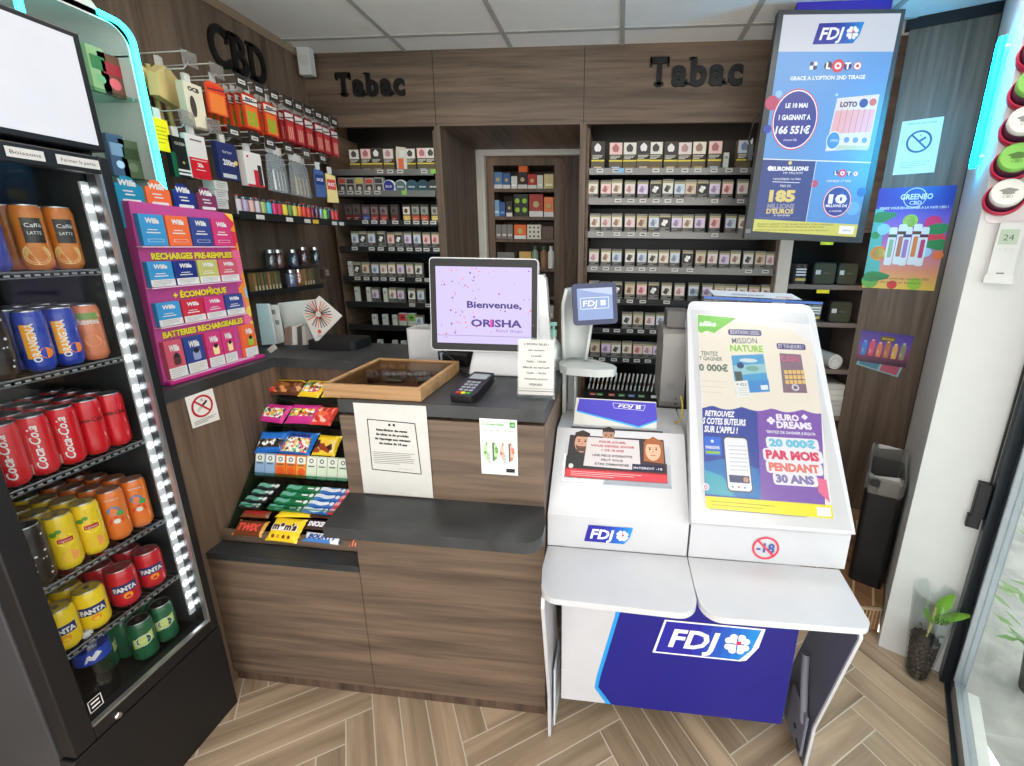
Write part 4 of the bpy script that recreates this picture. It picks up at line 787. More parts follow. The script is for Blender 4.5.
# blue back card between the terminal arms
mb = MB(FY(0, 1.372, 0)); z = 1.006
mb.poly([(-.138, z-.005), (.146, z-.005), (.138, z+.098), (-.128, z+.100)], PAPER, 0)
mb.poly([(-.126, z+.055), (-.118, z+.097), (.137, z+.094), (.145, z+.035), (.085, z+.008)] , C_(56,46,176,.35,.2), .001)
mb.poly([(-.126, z+.055), (-.126, z+.050), (.085, z+.002), (.145, z+.029), (.145, z+.035), (.085, z+.008)], C_(40,160,226,.35), .0012)
mb.ring(0, 0, 0, 0, WHITE) if 0 else None
mb.line((.0, z+.070), (.098, z+.066), .0012, W_, .0014); mb.line((-.005, z+.088), (.103, z+.084), .0012, W_, .0014); mb.line((.0, z+.070), (-.005, z+.088), .0012, W_, .0014); mb.line((.098, z+.066), (.103, z+.084), .0012, W_, .0014)
mb.text('FDJ', .038, z+.0735, .010, W_, .0016, fit=.052, bold=.02, shear=.25)
for a in range(4): mb.disc(.080+.006*math.cos(a*PI/2+.8), z+.077+.0045*math.sin(a*PI/2+.8), .004, W_, .0016, 10)
tag(mb.build('lottery_card'), 'purple and white lottery card standing at the back of the stand deck', 'card')
# customer screen on a curved pedestal
t = thing('customer_screen', 'small blue lottery customer screen on a pale curved arm', 'screen', (-.09, 1.55, 1.0))
c = [ony(568, 284, 1.50), ony(613, 283, 1.535), ony(621, 322, 1.525), ony(578, 326, 1.49)]
rt = (c[1]-c[0]+c[2]-c[3])*.5; up = (c[0]-c[3]+c[1]-c[2])*.5; ctr = (c[0]+c[1]+c[2]+c[3])*.25; w, h = rt.length, up.length
Fs = frame(ctr, rt, up); mb = MB(Fs); mb.prism(rrect(-w/2, -h/2, w/2, h/2, .012), -.022, 0, C_(22,36,78,.35,.3)); mb.build('bezel', t, bevel=.004, seg=3)
mb = MB(Fs); mb.rect(-w*.40, -h*.38, w*.40, h*.38, E_(150,172,222,.85), .0012); mb.poly([(-w*.40, h*.38), (w*.40, h*.38), (w*.40, h*.20), (-w*.1, h*.30)], E_(196,208,240,.9), .0016)
lw = E_(240,244,252,1.0)
for a, b in (((-.052, -.016), (.048, -.016)), ((-.052, .022), (.048, .022)), ((-.052, -.016), (-.052, .022)), ((.048, -.016), (.048, .022))): mb.line(a, b, .002, lw, .002)
mb.text('FDJ', -.018, -.007, .020, lw, .002, fit=.052, bold=.02, shear=.1)
for a in range(4): mb.disc(.028+.0065*math.cos(a*PI/2+.8), .003+.0065*math.sin(a*PI/2+.8), .0055, lw, .002, 10)
mb.build('display', t)
pg = mat('pedestal_grey', (188,192,190), .35, coat=.2, var=.02)
mb = MB(); mb.warp = None
prof = []
def P(x, y, z): return (x, y, z)
# hollow-fronted pedestal back: swept shell
vs = []; n = 12
path = [(1.56, 1.20, .040), (1.572, 1.26, .046), (1.585, 1.33, .052), (1.582, 1.40, .054), (1.560, 1.455, .040)]
for (yy, zz, hw) in path:
    for i in range(n+1): a = PI*i/n; vs.append((-.150-hw*math.cos(a)+.03*(zz-1.2), yy-.045+hw*.9*math.sin(a), zz))
fs = [(k*(n+1)+i, k*(n+1)+i+1, (k+1)*(n+1)+i+1, (k+1)*(n+1)+i) for k in range(len(path)-1) for i in range(n)]
mb.add(vs, fs, pg, True); o = mb.build('arm', t); so = o.modifiers.new('solid', 'SOLIDIFY'); so.thickness = .012; so.offset = 0
mb = MB(); mb.prism([(-.205, 1.50), (-.195, 1.46), (-.17, 1.435), (-.06, 1.42), (-.005, 1.44), (.003, 1.47), (-.01, 1.50), (-.08, 1.56), (-.17, 1.58), (-.20, 1.55)], 1.165, 1.192, pg); mb.build('shelf', t, bevel=.007, seg=3)
mb = MB(); mb.box(-.192, -.178, 1.49, 1.53, 1.0, 1.168, pg); mb.box(-.146, -.140, 1.46, 1.53, 1.0, 1.168, pg); mb.box(-.176, -.150, 1.53, 1.55, 1.0, 1.168, C_(170,174,176,.4)); mb.build('column', t, bevel=.003)
# ticket terminal seen from behind
t = thing('lottery_terminal', 'grey curved lottery ticket terminal left of the lit poster box', 'terminal', (.25, 1.68, 1.0))
TG = mat('terminal_grey', (136,134,132), .45, .2, var=.02); pts = [(1.60, 1.001), (1.585, 1.02), (1.585, 1.24), (1.60, 1.285), (1.64, 1.306), (1.82, 1.30), (1.84, 1.001)]
pts = [(1.60, 1.001), (1.588, 1.03), (1.588, 1.25), (1.605, 1.29), (1.64, 1.306), (1.80, 1.306), (1.84, 1.27), (1.84, 1.001)]
xprism(pts, .172, .262, TG).build('housing', t, bevel=.012, seg=4)
xprism([(1.60, 1.0), (1.60, .86), (1.72, .86), (1.72, 1.0)], .180, .2400, TG).build('foot', t, bevel=.004) if 0 else None
xprism([(1.63, 1.307), (1.64, 1.372), (1.74, 1.372), (1.76, 1.307)], .185, .262, C_(84,82,82,.4)).build('top_cap', t, bevel=.006)
mb = MB(FY(.18, 1.5875, 1.03)); mb.disc(.052, .012, .003, DARK, .001, 10); mb.rect(.048, -.01, .056, -.004, DARK, .001); [mb.rect(.018+k*.008, .05, .0205+k*.008, .075, C_(110,108,106), .001) for k in range(4)]; mb.build('socket', t)
mb = MB(); mb.tube([(.215, 1.45, 1.003), (.228, 1.42, 1.02), (.230, 1.40, 1.045), (.232, 1.42, 1.08), (.232, 1.47, 1.095)], .003, C_(190,170,40,.4), 6); tag(mb.build('cable'), 'yellow cable loop between the terminal and the lit poster box', 'cable')
# lit poster box
A = Vector((.236, 1.118, .8335)); Bv = Vector((.270, 1.650, 1.408)); up = (Bv-A); HH = up.length; Fb = frame(A, (1, 0, 0), Vector((0, up.y, up.z)))
t = thing('poster_box', 'large white backlit lottery poster box tilted back on the stand', 'poster box', (.46, 1.4, 1.0))
mb = MB(Fb); W = .448; dx = .022
pts = [(0, 0), (W, 0), (W+dx-.004, HH-.04), (W+dx-.014, HH-.01), (W+dx-.04, HH), (dx+.022, HH), (dx+.004, HH-.012), (dx-.004, HH-.045)]
mb.prism(pts, -.050, 0, kw); mb.build('housing', t, bevel=.004, seg=3)
def U(px, py):
    # point of the photo on the poster plane, in panel coordinates
    r = ray(px, py); n = Fb.to_3x3() @ Vector((0, 0, 1)); k = (A-EYE).dot(n)/r.dot(n); q = Fb.inverted() @ (EYE+r*k); return (q.x, q.y)
LB = 1.0
def K(r, g, b, s=.95): return E_(r, g, b, s)
mb = MB(Fb)
def pp(pts, m, w): mb.poly([U(x, y) for x, y in pts], m, w)
def rr_(x0, y0, x1, y1, r, m, w): a = U((x0+x1)/2, y1); b_ = U((x0+x1)/2, y0); l = U(x0, (y0+y1)/2)[0]; r_ = U(x1, (y0+y1)/2)[0]; mb.poly(rrect(l, a[1], r_, b_[1], r), m, w)
def tp(s, x0, x1, y0, y1, m, w=.004, **k): xm = (x0+x1)/2; lo = U(xm, y1); hi = U(xm, y0); l = U(x0, y1)[0]; r_ = U(x1, y1)[0]; mb.text(s, (l+r_)/2, lo[1], hi[1]-lo[1], m, w, fit=r_-l, **k)
def dp(x, y, r, m, w, **k): q = U(x, y); mb.disc(q[0], q[1], r, m, w, **k)
navy = K(44,66,160); purp = K(128,84,176); cream = K(240,231,214); paper_ = K(238,236,234)
pp([(706, 508), (833, 519), (811, 325), (697, 314)], paper_, .001)
pp([(697.5, 326), (704, 412), (822, 418), (812, 345), (790, 330), (735, 322)], cream, .0014)
def wavep(x0, x1, yb0, yb1, m, w):
    N = 14; P = [(x0+3, yb0), (x1+4, yb1)]
    for i in range(N+1): f = 1-i/N; x = x0+(x1-x0)*f; P.append((x, 405+ (x-700)*.045+3.6*abs(math.sin((x-712)/30*PI))))
    pp(P, m, w)
wavep(702, 757, 497, 501, navy, .002); wavep(757, 821, 501, 507, purp, .002)
pp([(705.5, 494), (761, 499), (759, 470), (732, 458), (704, 462)], K(30,120,190), .0024); pp([(705.5, 494), (735, 497), (722, 476), (704.5, 470)], K(60,170,190), .0026)
pp([(706, 508), (833, 519), (831.5, 505.5), (705.3, 496)], K(250,236,24), .0028)
for k_, (xa, xb, yy) in enumerate(((710, 775, 501), (711, 762, 504.5), (710, 806, 509))): a = U(xa, yy); b_ = U(xb, yy+(xb-xa)*.085); mb.line(a, b_, .0014, K(90,90,30), .0032)
pp([(816, 507), (830, 508), (831, 517), (817, 516)], K(250,250,250), .0032)
pp([(697.6, 315), (736, 318.5), (714, 333.5), (706, 331), (701, 333.5), (698, 331.5)], K(120,206,70), .0026); tp('allike', 699, 716, 321.5, 326.5, K(250,250,250), .003, shear=.3, bold=.03)
rr_(728, 330, 761, 336, .008, K(62,54,120), .003); tp('\u00c9DITION 2025', 730.5, 758.5, 331.2, 334.8, K(245,245,245), bold=.0)
tp('MISSION', 732, 757, 338.5, 344, K(92,100,110), bold=.01, rot=.04); tp('NATURE', 729, 764, 345.5, 352.5, K(232,242,196), .0036, bold=.10); tp('NATURE', 730, 763, 346, 352, K(150,196,80), .0042, bold=.04)
pp([(731, 356), (763, 354.5), (769.5, 392), (736, 394)], K(70,160,210), .0032); pp([(733, 366), (765, 364), (766, 373), (735, 376)], K(150,200,210), .0034)
dp(748, 361, .030, K(205,224,228), .0038, ry=.008); dp(752, 369, .022, K(110,170,160), .0040, ry=.010); dp(740, 366, .012, K(40,70,120), .0042); pp([(734, 372), (741, 372), (743, 382), (736, 382)], K(70,90,80), .0038)
pp([(748, 382), (768, 380), (769.5, 391), (750, 393)], K(60,140,210), .0042); pp([(760, 386), (767, 385.5), (768, 390), (761, 390.5)], K(230,240,250), .0046)
pp([(734, 382), (747, 381), (750, 397), (737, 398.5)], K(236,238,232), .0048); tp('4 423', 736, 746, 383.5, 386.5, K(80,90,90), .0052); 
for k_ in range(4): a = U(737.5+k_*.5, 389+k_*2.2); b_ = U(747+k_*.5, 388.6+k_*2.2); mb.line(a, b_, .0012, K(170,175,170), .0052)
rr_(776.5, 344, 805, 350, .007, K(62,54,120), .003); tp('ET TOUJOURS !', 778.5, 803, 345.3, 348.8, K(245,245,245), bold=.0)
pp([(779, 353.5), (800.5, 355), (807, 393.5), (783, 393)], K(132,106,122), .0032); tp('CASH', 781, 799, 356.5, 362, K(210,90,130), .0038, bold=.02)
for r_i in range(3):
    for q_ in range(5): xx = 783.5+q_*4.2+r_i*.7; yy = 370.5+r_i*5; pp([(xx, yy), (xx+3.4, yy+.2), (xx+3.9, yy+4), (xx+.5, yy+3.8)], K(236,196,110), .0038)
dp(795, 388, .012, K(220,215,225), .0038); dp(795, 388, .007, K(110,100,130), .0042, n=10)
tp('TENTEZ', 701, 718, 352, 356, K(96,120,104), bold=.02, shear=.1); tp('T GAGNER', 699, 722, 357.2, 361, K(96,120,104), bold=.02, shear=.1); tp('0 000\u20ac', 699, 728, 365, 371.5, K(96,120,104), bold=.04)
for k_ in range(3): a = U(701, 381+k_*5.5); b_ = U(727-3*k_, 382.5+k_*5.5); mb.line(a, b_, .0014, K(200,196,180), .0036)
tp('RETROUVEZ', 704.7, 735, 411.5, 416.8, K(250,250,250), bold=.04, shear=.3); tp('S COTES BUTEURS', 702.5, 746, 419, 425, K(250,250,250), bold=.04, shear=.3); tp("SUR L'APPLI !", 704, 738, 427, 433, K(250,250,250), bold=.04, shear=.3)
rr_(704.5, 437, 721, 455.6, .005, K(40,110,220), .003); tp('PARIONS', 705.5, 719.5, 446.3, 449.2, K(245,245,245), .0036, bold=.03); pp([(705.5, 451), (719.5, 451.8), (719.8, 454.6), (705.6, 453.8)], K(150,200,60), .0036); dp(712, 441.5, .005, K(240,240,250), .0036, n=8)
rr_(725, 437, 750, 492.5, .012, K(70,80,90), .003); rr_(726, 438.5, 749, 491, .011, K(242,244,248), .0036)
for k_ in range(7): a = U(728.5+k_*.3, 446+k_*4); b_ = U(746+k_*.3, 446.8+k_*4); mb.line(a, b_, .003, K(200,206,214), .0042)
pp([(728.5, 475), (748.8, 476.5), (749.5, 484), (729.5, 482.5)], K(60,70,110), .0044); dp(745.5, 480, .008, K(200,150,120), .0048, n=10)
for k_, c in enumerate([(40,150,60), (200,60,60), (60,90,200)]): dp(732.5+k_*6, 487+k_*.5, .003, K(*c), .0044, n=8)
dp(705.5, 487, .011, K(230,225,240), .004, n=12); tp('0', 704, 707.5, 485, 489.5, K(200,40,90), .0044)
for s_, x0_, x1_, y0_, y1_ in (('EURO', 777, 798, 415.5, 420.5), ('DREAMS', 777.5, 811, 423, 428.5)): tp(s_, x0_-.8, x1_+.8, y0_-.4, y1_+.4, K(245,240,250), .0036, bold=.05)
for a_ in range(4): q_ = U(770.5, 421); mb.disc(q_[0]+.007*math.cos(a_*PI/2), q_[1]+.007*math.sin(a_*PI/2), .006, K(240,236,250), .0038+.0001*a_, 8); q_ = U(804, 417.5); mb.disc(q_[0]+.005*math.cos(a_*PI/2), q_[1]+.005*math.sin(a_*PI/2), .0045, K(240,236,250), .0038+.0001*a_, 8)
tp('TENTEZ DE GAGNER JUSQU\'A', 766, 815, 432, 434.6, K(245,245,250), bold=.02)
for k_, (s_, x0_, x1_, y0_, y1_, c) in enumerate([('20 000\u20ac', 769, 815, 440.5, 447.5, (110,196,226)), ('PAR MOIS', 766, 819, 452, 460, (222,60,100)), ('PENDANT', 769, 819, 464.5, 472, (232,120,110)), ('30 ANS', 776, 814, 476, 483.5, (130,120,176))]):
    rr_(x0_-3, y0_-2.2, x1_+3, y1_+2.6, .010, K(250,248,252,.85), .003+.0002*k_); tp(s_, x0_, x1_, y0_, y1_, K(*c), .0045, bold=.06)
pp([(816, 478), (826, 480), (829.5, 503), (818, 492)], K(240,110,150), .0032)
mb.build('poster', t)
mb = MB(Fb); mb.box(.03, W-.012, .008, HH-.045, .0068, .0082, glassy('box_cover', (250,250,250), .93, .28)); mb.build('cover_glass', t)
# clear tray with a blue front edge on top of the box
ra, rb_ = ony(704, 297.5, 1.665), ony(822.5, 303.5, 1.665); RX = (rb_-ra)
t = thing('clear_rail', 'clear acrylic tray with a blue edge on top of the poster box', 'rail', (ra+rb_)*.5)
mb = MB(frame(ra, RX, (0, 0, 1))); mb.prism(rrect(0, -.004, RX.length, .005, .002), -.004, .002, C_(40,90,170,.3,.4)); mb.build('blue_edge', t, bevel=.001)
CL2 = glassy('rail_clear', (240,244,246), .86, .05); bl_, br_ = ony(690, 289, 1.82), ony(790, 294, 1.82)
mb = MB(); dz = Vector((0, 0, -.05)); dz2 = Vector((0, 0, -.008)); mb.add([ra, rb_, br_, bl_], [(0,1,2,3)], CL2); mb.add([ra, bl_, bl_+dz, ra+dz], [(0,1,2,3)], CL2); mb.add([ra+dz2, rb_+dz2, rb_+dz, ra+dz], [(0,1,2,3)], CL2)
o = mb.build('tray', t); so = o.modifiers.new('solid', 'SOLIDIFY'); so.thickness = .003
mb = MB(frame(ra*.72+rb_*.28+Vector((0, .035, .010)), RX, (bl_-ra))); mb.rect(-.08, -.02, .24, .09, C_(214,218,222,.3), 0); mb.text('FRANCE DES JEUX', .055, .008, .016, C_(30,50,110), .001, fit=.12, bold=.03); mb.text('amigo', .185, .004, .018, C_(200,50,60), .001, fit=.06, shear=.2, bold=.02); mb.build('label', t)
# ------------------------------------------------------------------ big portrait lottery screen
YS = 2.24; F = FY(0, YS, 0)
def S(px, py): q = ony(px, py, YS); return (q.x, q.z)
t = thing('lottery_screen', 'tall hanging portrait screen advertising the lottery jackpots', 'screen', (.88, 2.27, 1.64))
o4 = [S(744, 238), S(862, 243), S(906, 9), S(779, 10)]
mb = MB(F); mb.prism(o4, -.045, 0, C_(64,62,60,.4)); mb.build('frame', t, bevel=.004, seg=3)
i4 = [S(752.5, 231), S(855.5, 237), S(901, 13.5), S(783.5, 15)]
def SQ(s, t_): return tuple(i4[0][k]*(1-s)*(1-t_)+i4[1][k]*s*(1-t_)+i4[2][k]*s*t_+i4[3][k]*(1-s)*t_ for k in (0, 1))
def G(u0, v0, u1, v1, m, w): mb.poly([SQ(u0, v0), SQ(u1, v0), SQ(u1, v1), SQ(u0, v1)], m, w)
def TT(s, u, v, h, m, fit, w=.004, **k): p = SQ(u, v); ww = SQ(1, v)[0]-SQ(0, v)[0]; hh = i4[3][1]-i4[0][1]; mb.text(s, p[0], p[1], hh*h, m, w, fit=ww*fit, **k)
sk = .85
mb = MB(F); G(0, 0, 1, 1, K(108,160,218,sk), .0012); G(0, .845, 1, 1, K(206,208,216,sk), .0016); G(0, 0, 1, .062, K(214,212,110,sk), .0016); G(0, .062, .5, .36, K(72,82,140,sk), .0016); G(.5, .062, 1, .36, K(100,156,218,sk), .0016)
G(0, .357, 1, .362, K(235,238,245,sk), .002); G(.498, .062, .503, .36, K(235,238,245,sk), .002)
p = SQ(.30, .875); hh = i4[3][1]-i4[0][1]; fdj_logo(mb, p[0]-.005, p[1], .078, .003, lit=.8)
wt = K(240,242,248,.9); gold = K(228,208,130,.85); nb = K(72,72,150,sk); rd = K(214,90,110,sk)
def DC(u, v, r, m, w, ry=None): q = SQ(u, v); mb.disc(q[0], q[1], r, m, w, 28, ry=ry)
for k, (ch, c) in enumerate([('L', (80,50,70)), ('O', (214,70,80)), ('T', (70,60,120)), ('O', (210,90,80))]):
    q = SQ(.46+k*.085, .785); mb.disc(q[0], q[1], .017 if k != 1 else .026, K(*c, sk), .002, 16); mb.text(ch, q[0], q[1]-.012, .024, wt, .003, bold=.06)
for a in range(4): q = SQ(.33, .785); mb.disc(q[0]+.010*math.cos(a*1.57+.78), q[1]+.010*math.sin(a*1.57+.78), .009, K(60,60,110,sk) if a % 2 else wt, .002, 10)
TT("GRACE A L'OPTION 2ND TIRAGE", .47, .725, .017, wt, .66, bold=.03)
DC(.24, .545, .100, rd, .002, .125); DC(.24, .545, .095, wt, .0024, .120); DC(.24, .545, .091, nb, .0028, .115)
DC(.01, .62, .03, K(190,80,110,sk), .0018); DC(.06, .66, .015, K(150,200,235,sk), .0018); DC(.0, .50, .018, K(70,80,170,sk), .0018); DC(.58, .66, .006, K(180,220,240,sk), .002); DC(.52, .25, .016, K(190,90,120,sk), .002); DC(.97, .22, .02, K(70,110,190,sk), .002); DC(.92, .14, .03, K(120,180,235,sk), .0018)
TT('LE 10 MAI', .235, .60, .020, wt, .20, bold=.04); TT('1 GAGNANT A', .235, .545, .023, wt, .29, bold=.04); TT('166 551\u20ac', .235, .482, .034, wt, .32, bold=.04, shear=.12); TT('(moyens fdj)', .225, .448, .010, wt, .12)
mb.poly([SQ(.565, .405), SQ(.955, .425), SQ(.955, .665), SQ(.59, .645)], K(226,222,226,sk), .0022); mb.poly([SQ(.585, .485), SQ(.945, .50), SQ(.945, .60), SQ(.595, .59)], K(232,176,176,sk), .0026)
for k in range(1, 7): a, b = SQ(.59+k*.051, .49), SQ(.597+k*.051, .60); mb.line(a, b, .0022, K(206,120,120,sk), .003)
for k in range(4): q = SQ(.66+k*.08, .46); mb.disc(q[0], q[1], .012, K(120,150,200,sk), .003, 12)
G(.60, .415, .95, .435, K(190,206,170,sk), .0028); TT('LOTO', .70, .608, .022, K(90,60,80,sk), .15, bold=.05); DC(.83, .625, .018, K(70,80,150,sk), .003); DC(.91, .63, .015, K(210,110,100,sk), .003)
DC(.62, .455, .030, wt, .0032, .038); DC(.62, .455, .027, K(80,150,214,sk), .0036, .034); TT('OPTION', .63, .45, .010, wt, .07)
TT('EUROMILLIONS', .27, .308, .019, wt, .34, bold=.05); TT('MY MILLION', .30, .292, .010, wt, .18); DC(.08, .315, .011, wt, .003); DC(.26, .345, .008, gold, .003); TT('VENDREDI 16 MAI', .25, .262, .010, wt, .26); G(.12, .250, .38, .253, wt, .003); TT('PRES DE', .25, .228, .011, wt, .10)
TT('185', .235, .158, .052, gold, .25, bold=.06); TT('MILLIONS', .235, .122, .023, K(150,150,170,sk), .26, bold=.05); TT("D'EUROS", .235, .096, .023, gold, .26, bold=.04); TT('A GAGNER', .26, .083, .009, wt, .16); lines(mb, SQ(.04, .07)[0], SQ(.04, .07)[1], SQ(.44, .07)[0], SQ(.44, .078)[1], 2, K(120,130,180,sk), .001, .003)
for k, (ch, c) in enumerate([('L', (80,90,150)), ('O', (214,70,80)), ('T', (90,100,160)), ('O', (190,110,120))]):
    q = SQ(.70+k*.06, .305); mb.disc(q[0], q[1], .012 if k != 1 else .018, K(*c, sk), .0026, 14); mb.text(ch, q[0], q[1]-.008, .016, wt, .0032, bold=.05)
TT('SAMEDI 17 MAI', .74, .262, .011, wt, .22)
DC(.76, .168, .064, rd, .002, .070); DC(.76, .168, .060, wt, .0024, .066); DC(.76, .168, .057, nb, .0028, .063); TT('10', .76, .162, .040, wt, .17, bold=.06); TT('MILLIONS D\u20ac', .76, .142, .013, wt, .20, bold=.03); TT('A GAGNER', .76, .118, .009, wt, .12)
TT('LES JEUX D ARGENT ET DE HASARD PEUVENT ETRE DANGEREUX', .40, .042, .009, K(90,90,50,sk), .74); TT('PERTES D ARGENT, CONFLITS FAMILIAUX, ADDICTION', .36, .028, .009, K(90,90,50,sk), .64); TT('RETROUVEZ NOS CONSEILS SUR JOUEURS-INFO-SERVICE.FR', .38, .012, .007, K(90,90,50,sk), .70); G(.83, .012, .97, .052, wt, .002); TT('adict', .90, .026, .010, K(90,120,150,sk), .08)
mb.build('display', t)
q = S(753, 141); mb = MB(F); mb.text('iiyama', q[0]-.002, q[1], .007, C_(200,200,200), .0012, rot=PI/2*.97); mb.rect(S(748, 228)[0]-.01, S(748, 233)[1], S(752, 228)[0]-.005, S(748, 229)[1], C_(120,118,116), .001); mb.build('maker_mark', t)
mb = MB(); mb.tube([(.60, 2.26, 2.02), (.585, 2.27, 2.06), (.575, 2.28, 2.10), (.585, 2.27, 2.16), (.61, 2.27, 2.20)], .006, BLACK); mb.box(.572, .592, 2.25, 2.275, 2.0, 2.07, BLACK); mb.build('cable', t)
mb = MB(); mb.box(.86, .92, 2.315, 2.335, 1.9, ZC-.001, DARK); mb.box(.86, .92, 2.284, 2.335, 1.9, 1.95, DARK); mb.build('bracket', t)
q0, q1 = ony(797, 0, 2.30), ony(886, 5, 2.30); mb = MB(); mb.box(q0.x, q1.x+.02, 2.29, 2.31, 2.585, ZC-.001, C_(64,40,170,.35,.3)); mb.box(q0.x-.02, q1.x+.03, 2.288, 2.31, 2.580, 2.586, W_); tag(mb.build('ceiling_banner'), 'purple banner strip hanging between the ceiling and the lottery screen', 'banner')
# ------------------------------------------------------------------ tobacco shelves
SHD = mat('shelf_dark', (34,34,36), .45, .2, var=.02); SHG = mat('shelf_lip_grey', (128,126,124), .35, .4, var=.02); SHM = mat('shelf_lip_dark', (52,52,54), .4, .4, var=.02)
YP = 2.655
def cab(name, label, x0, x1, lips, lipm, sidemat):
    t = thing(name, label, 'shelf unit', ((x0+x1)/2, 2.8, 0))
    mb = MB(); mb.box(x0-.016, x0, YH+.021, 2.985, 0, 2.24, sidemat); mb.build('side_panel', t); mb = MB(); mb.box(x1, x1+.016, YH+.021, 2.985, 0, 2.24, sidemat); mb.build('side_panel', t)
    mb = MB(); mb.box(x0, x1, 2.97, 2.985, 0, 2.24, BLACK); mb.build('back_panel', t)
    out = []
    for i, z in enumerate(lips):
        mb = MB(); mb.box(x0+.002, x1-.002, YP+.004, 2.965, z-.012, z-.004, SHD); sh = mb.build('shelf', t)
        m = lipm(i); mb = MB(); mb.box(x0+.002, x1-.002, YP-.004, YP+.004, z-.016, z+.020, m); mb.box(x0+.002, x1-.002, YP-.010, YP-.004, z-.016, z-.010, m); mb.build('price_rail', sh)
        out.append(sh)
    return t, out
LL = [2.012, 1.893, 1.722, 1.562, 1.376, 1.215, 1.064, .894]
RL = [2.014, 1.853, 1.668, 1.468, 1.276, 1.092, .905]
lt, ls = cab('tobacco_shelf', 'small tobacco shelf unit under the left TABAC lettering', -1.80+.03, -1.115, LL, lambda i: SHG if i < 2 else SHM, WOODY)
rt_, rs = cab('tobacco_shelf', 'wide tobacco shelf unit under the right TABAC lettering', -.198, .885, RL, lambda i: SHG if i < 4 else SHM, WOODY)
TAGM = {}
def tags(sh, x0, z, px_list, py):
    for px in px_list:
        x = ony(px, py, YP-.005).x; mb = MB(FY(x, YP-.0045, z-.004)); mb.box(-.019, .019, 0, .020, 0, .0012, PAPER); mb.rect(-.013, .007, .012, .013, C_(70,70,72), .0016); o = mb.build('price_tag', sh)
# pack prototypes: box with printed warning picture, text band and brand part
def pack(nm, w, h, d, body, photo, spot, band=(34,34,36), kind=0, brand=None):
    g_ = sum(spot)/3; spot = tuple(int(.55*c+.45*g_+12) for c in spot) if kind in (0, 1) else spot
    mb = MB(); F = frame((0, -d/2, 0), (1, 0, 0), (0, 0, 1)); mb.box(-w/2, w/2, -d/2, d/2, 0, h, C_(*body, .4)); mb.T = F
    if kind == 0:     # plain grey pack: photo upper middle, dark lower band
        mb.rect(-w*.46, h*.40, w*.46, h*.84, C_(*photo, .5), .0008); mb.rect(-w*.5, h*.86, w*.5, h*.90, C_(196,186,120,.5), .0008)
        mb.poly([(w*(-.05+.24*math.cos(a)+.08*math.sin(3*a)), h*(.60+.15*math.sin(a))) for a in [k*PI/6 for k in range(12)]], C_(*spot, .5), .0014); mb.disc(w*.15, h*.66, w*.12, C_(*[min(255, c+50) for c in spot], .5), .0018, 8)
        mb.rect(-w*.46, h*.27, w*.46, h*.38, C_(*band, .5), .0008); lines(mb, -w*.4, h*.28, w*.4, h*.37, 2, C_(180,178,170), .0016, .0014); mb.text('20', 0, h*.10, h*.06, C_(150,148,140), .001, bold=.02)
    elif kind == 1:   # tall pouch/box: photo top, band, yellow line, brown base
        mb.rect(-w*.47, h*.60, w*.47, h*.98, C_(*photo, .5), .0008); mb.poly([(w*(-.02+.26*math.cos(a)), h*(.80+.13*math.sin(a)+.02*math.cos(4*a))) for a in [k*PI/6 for k in range(12)]], C_(*spot, .5), .0014)
        mb.rect(-w*.47, h*.43, w*.47, h*.58, C_(*band, .5), .0008); lines(mb, -w*.42, h*.44, w*.38, h*.57, 3, C_(215,212,200), .003, .0014); mb.rect(-w*.5, h*.37, w*.5, h*.42, C_(226,206,70,.4), .0012); mb.rect(-w*.3, h*.10, w*.3, h*.2, C_(*(brand or (150,130,90)), .5), .001)
    elif kind == 2:   # plain white refill box
        mb.rect(-w*.3, h*.7, w*.3, h*.82, C_(150,156,150), .0008); lines(mb, -w*.35, h*.15, w*.35, h*.5, 3, C_(190,194,186), .001, .0008)
    elif kind == 3:   # small clear-topped box
        mb.rect(-w*.42, h*.66, w*.42, h*.92, C_(*(brand or (200,190,90)), .5), .0008); mb.rect(-w*.42, h*.10, w*.42, h*.60, C_(*photo, .5), .0008); mb.disc(0, h*.36, w*.22, C_(*spot, .5), .0014, 9)
    elif kind == 4:   # box with coloured lower half
        mb.rect(-w*.44, h*.50, w*.44, h*.88, C_(*photo, .5), .0008); mb.disc(-w*.05, h*.68, w*.24, C_(*spot, .5), .0014, 10); mb.rect(-w*.46, h*.08, w*.46, h*.44, C_(*(brand or (180,40,40)), .5), .0008); lines(mb, -w*.3, h*.2, w*.3, h*.34, 2, C_(225,215,190), .002, .0012)
    o = mb.build(nm, bevel=.0012); o['category'] = 'cigarette pack'; return o
PK = []
GREY = [(112,110,104), (126,122,116), (100,100,96), (134,130,124)]
PH = [((226,214,210), (200,120,120), 'pink'), ((232,222,208), (170,110,80), 'brown'), ((206,214,222), (110,130,170), 'blue'), ((60,56,56), (224,220,214), 'black and white'), ((236,200,196), (206,84,84), 'red'), ((224,222,214), (70,60,56), 'dark'), ((222,206,226), (150,110,170), 'violet'), ((214,196,170), (150,90,60), 'tan')]
for i, (p, s, n) in enumerate(PH):
    PK.append((pack('cigarette_pack', .056, .090, .024, GREY[i % 4], p, s), n+' picture'))
TALL = [(pack('tobacco_box', .074, .135, .05, (96,84,62), p, s, kind=1, brand=b), n+' picture') for (p, s, n), b in zip(PH[:6], [(150,130,90), (190,160,80), (110,96,70), (200,180,150), (170,190,215), (140,110,70)])]
for o, n in TALL: o['category'] = 'tobacco box'
WREF = pack('refill_box', .030, .088, .024, (206,210,200), (0,0,0), (0,0,0), kind=2); WREF['category'] = 'box'
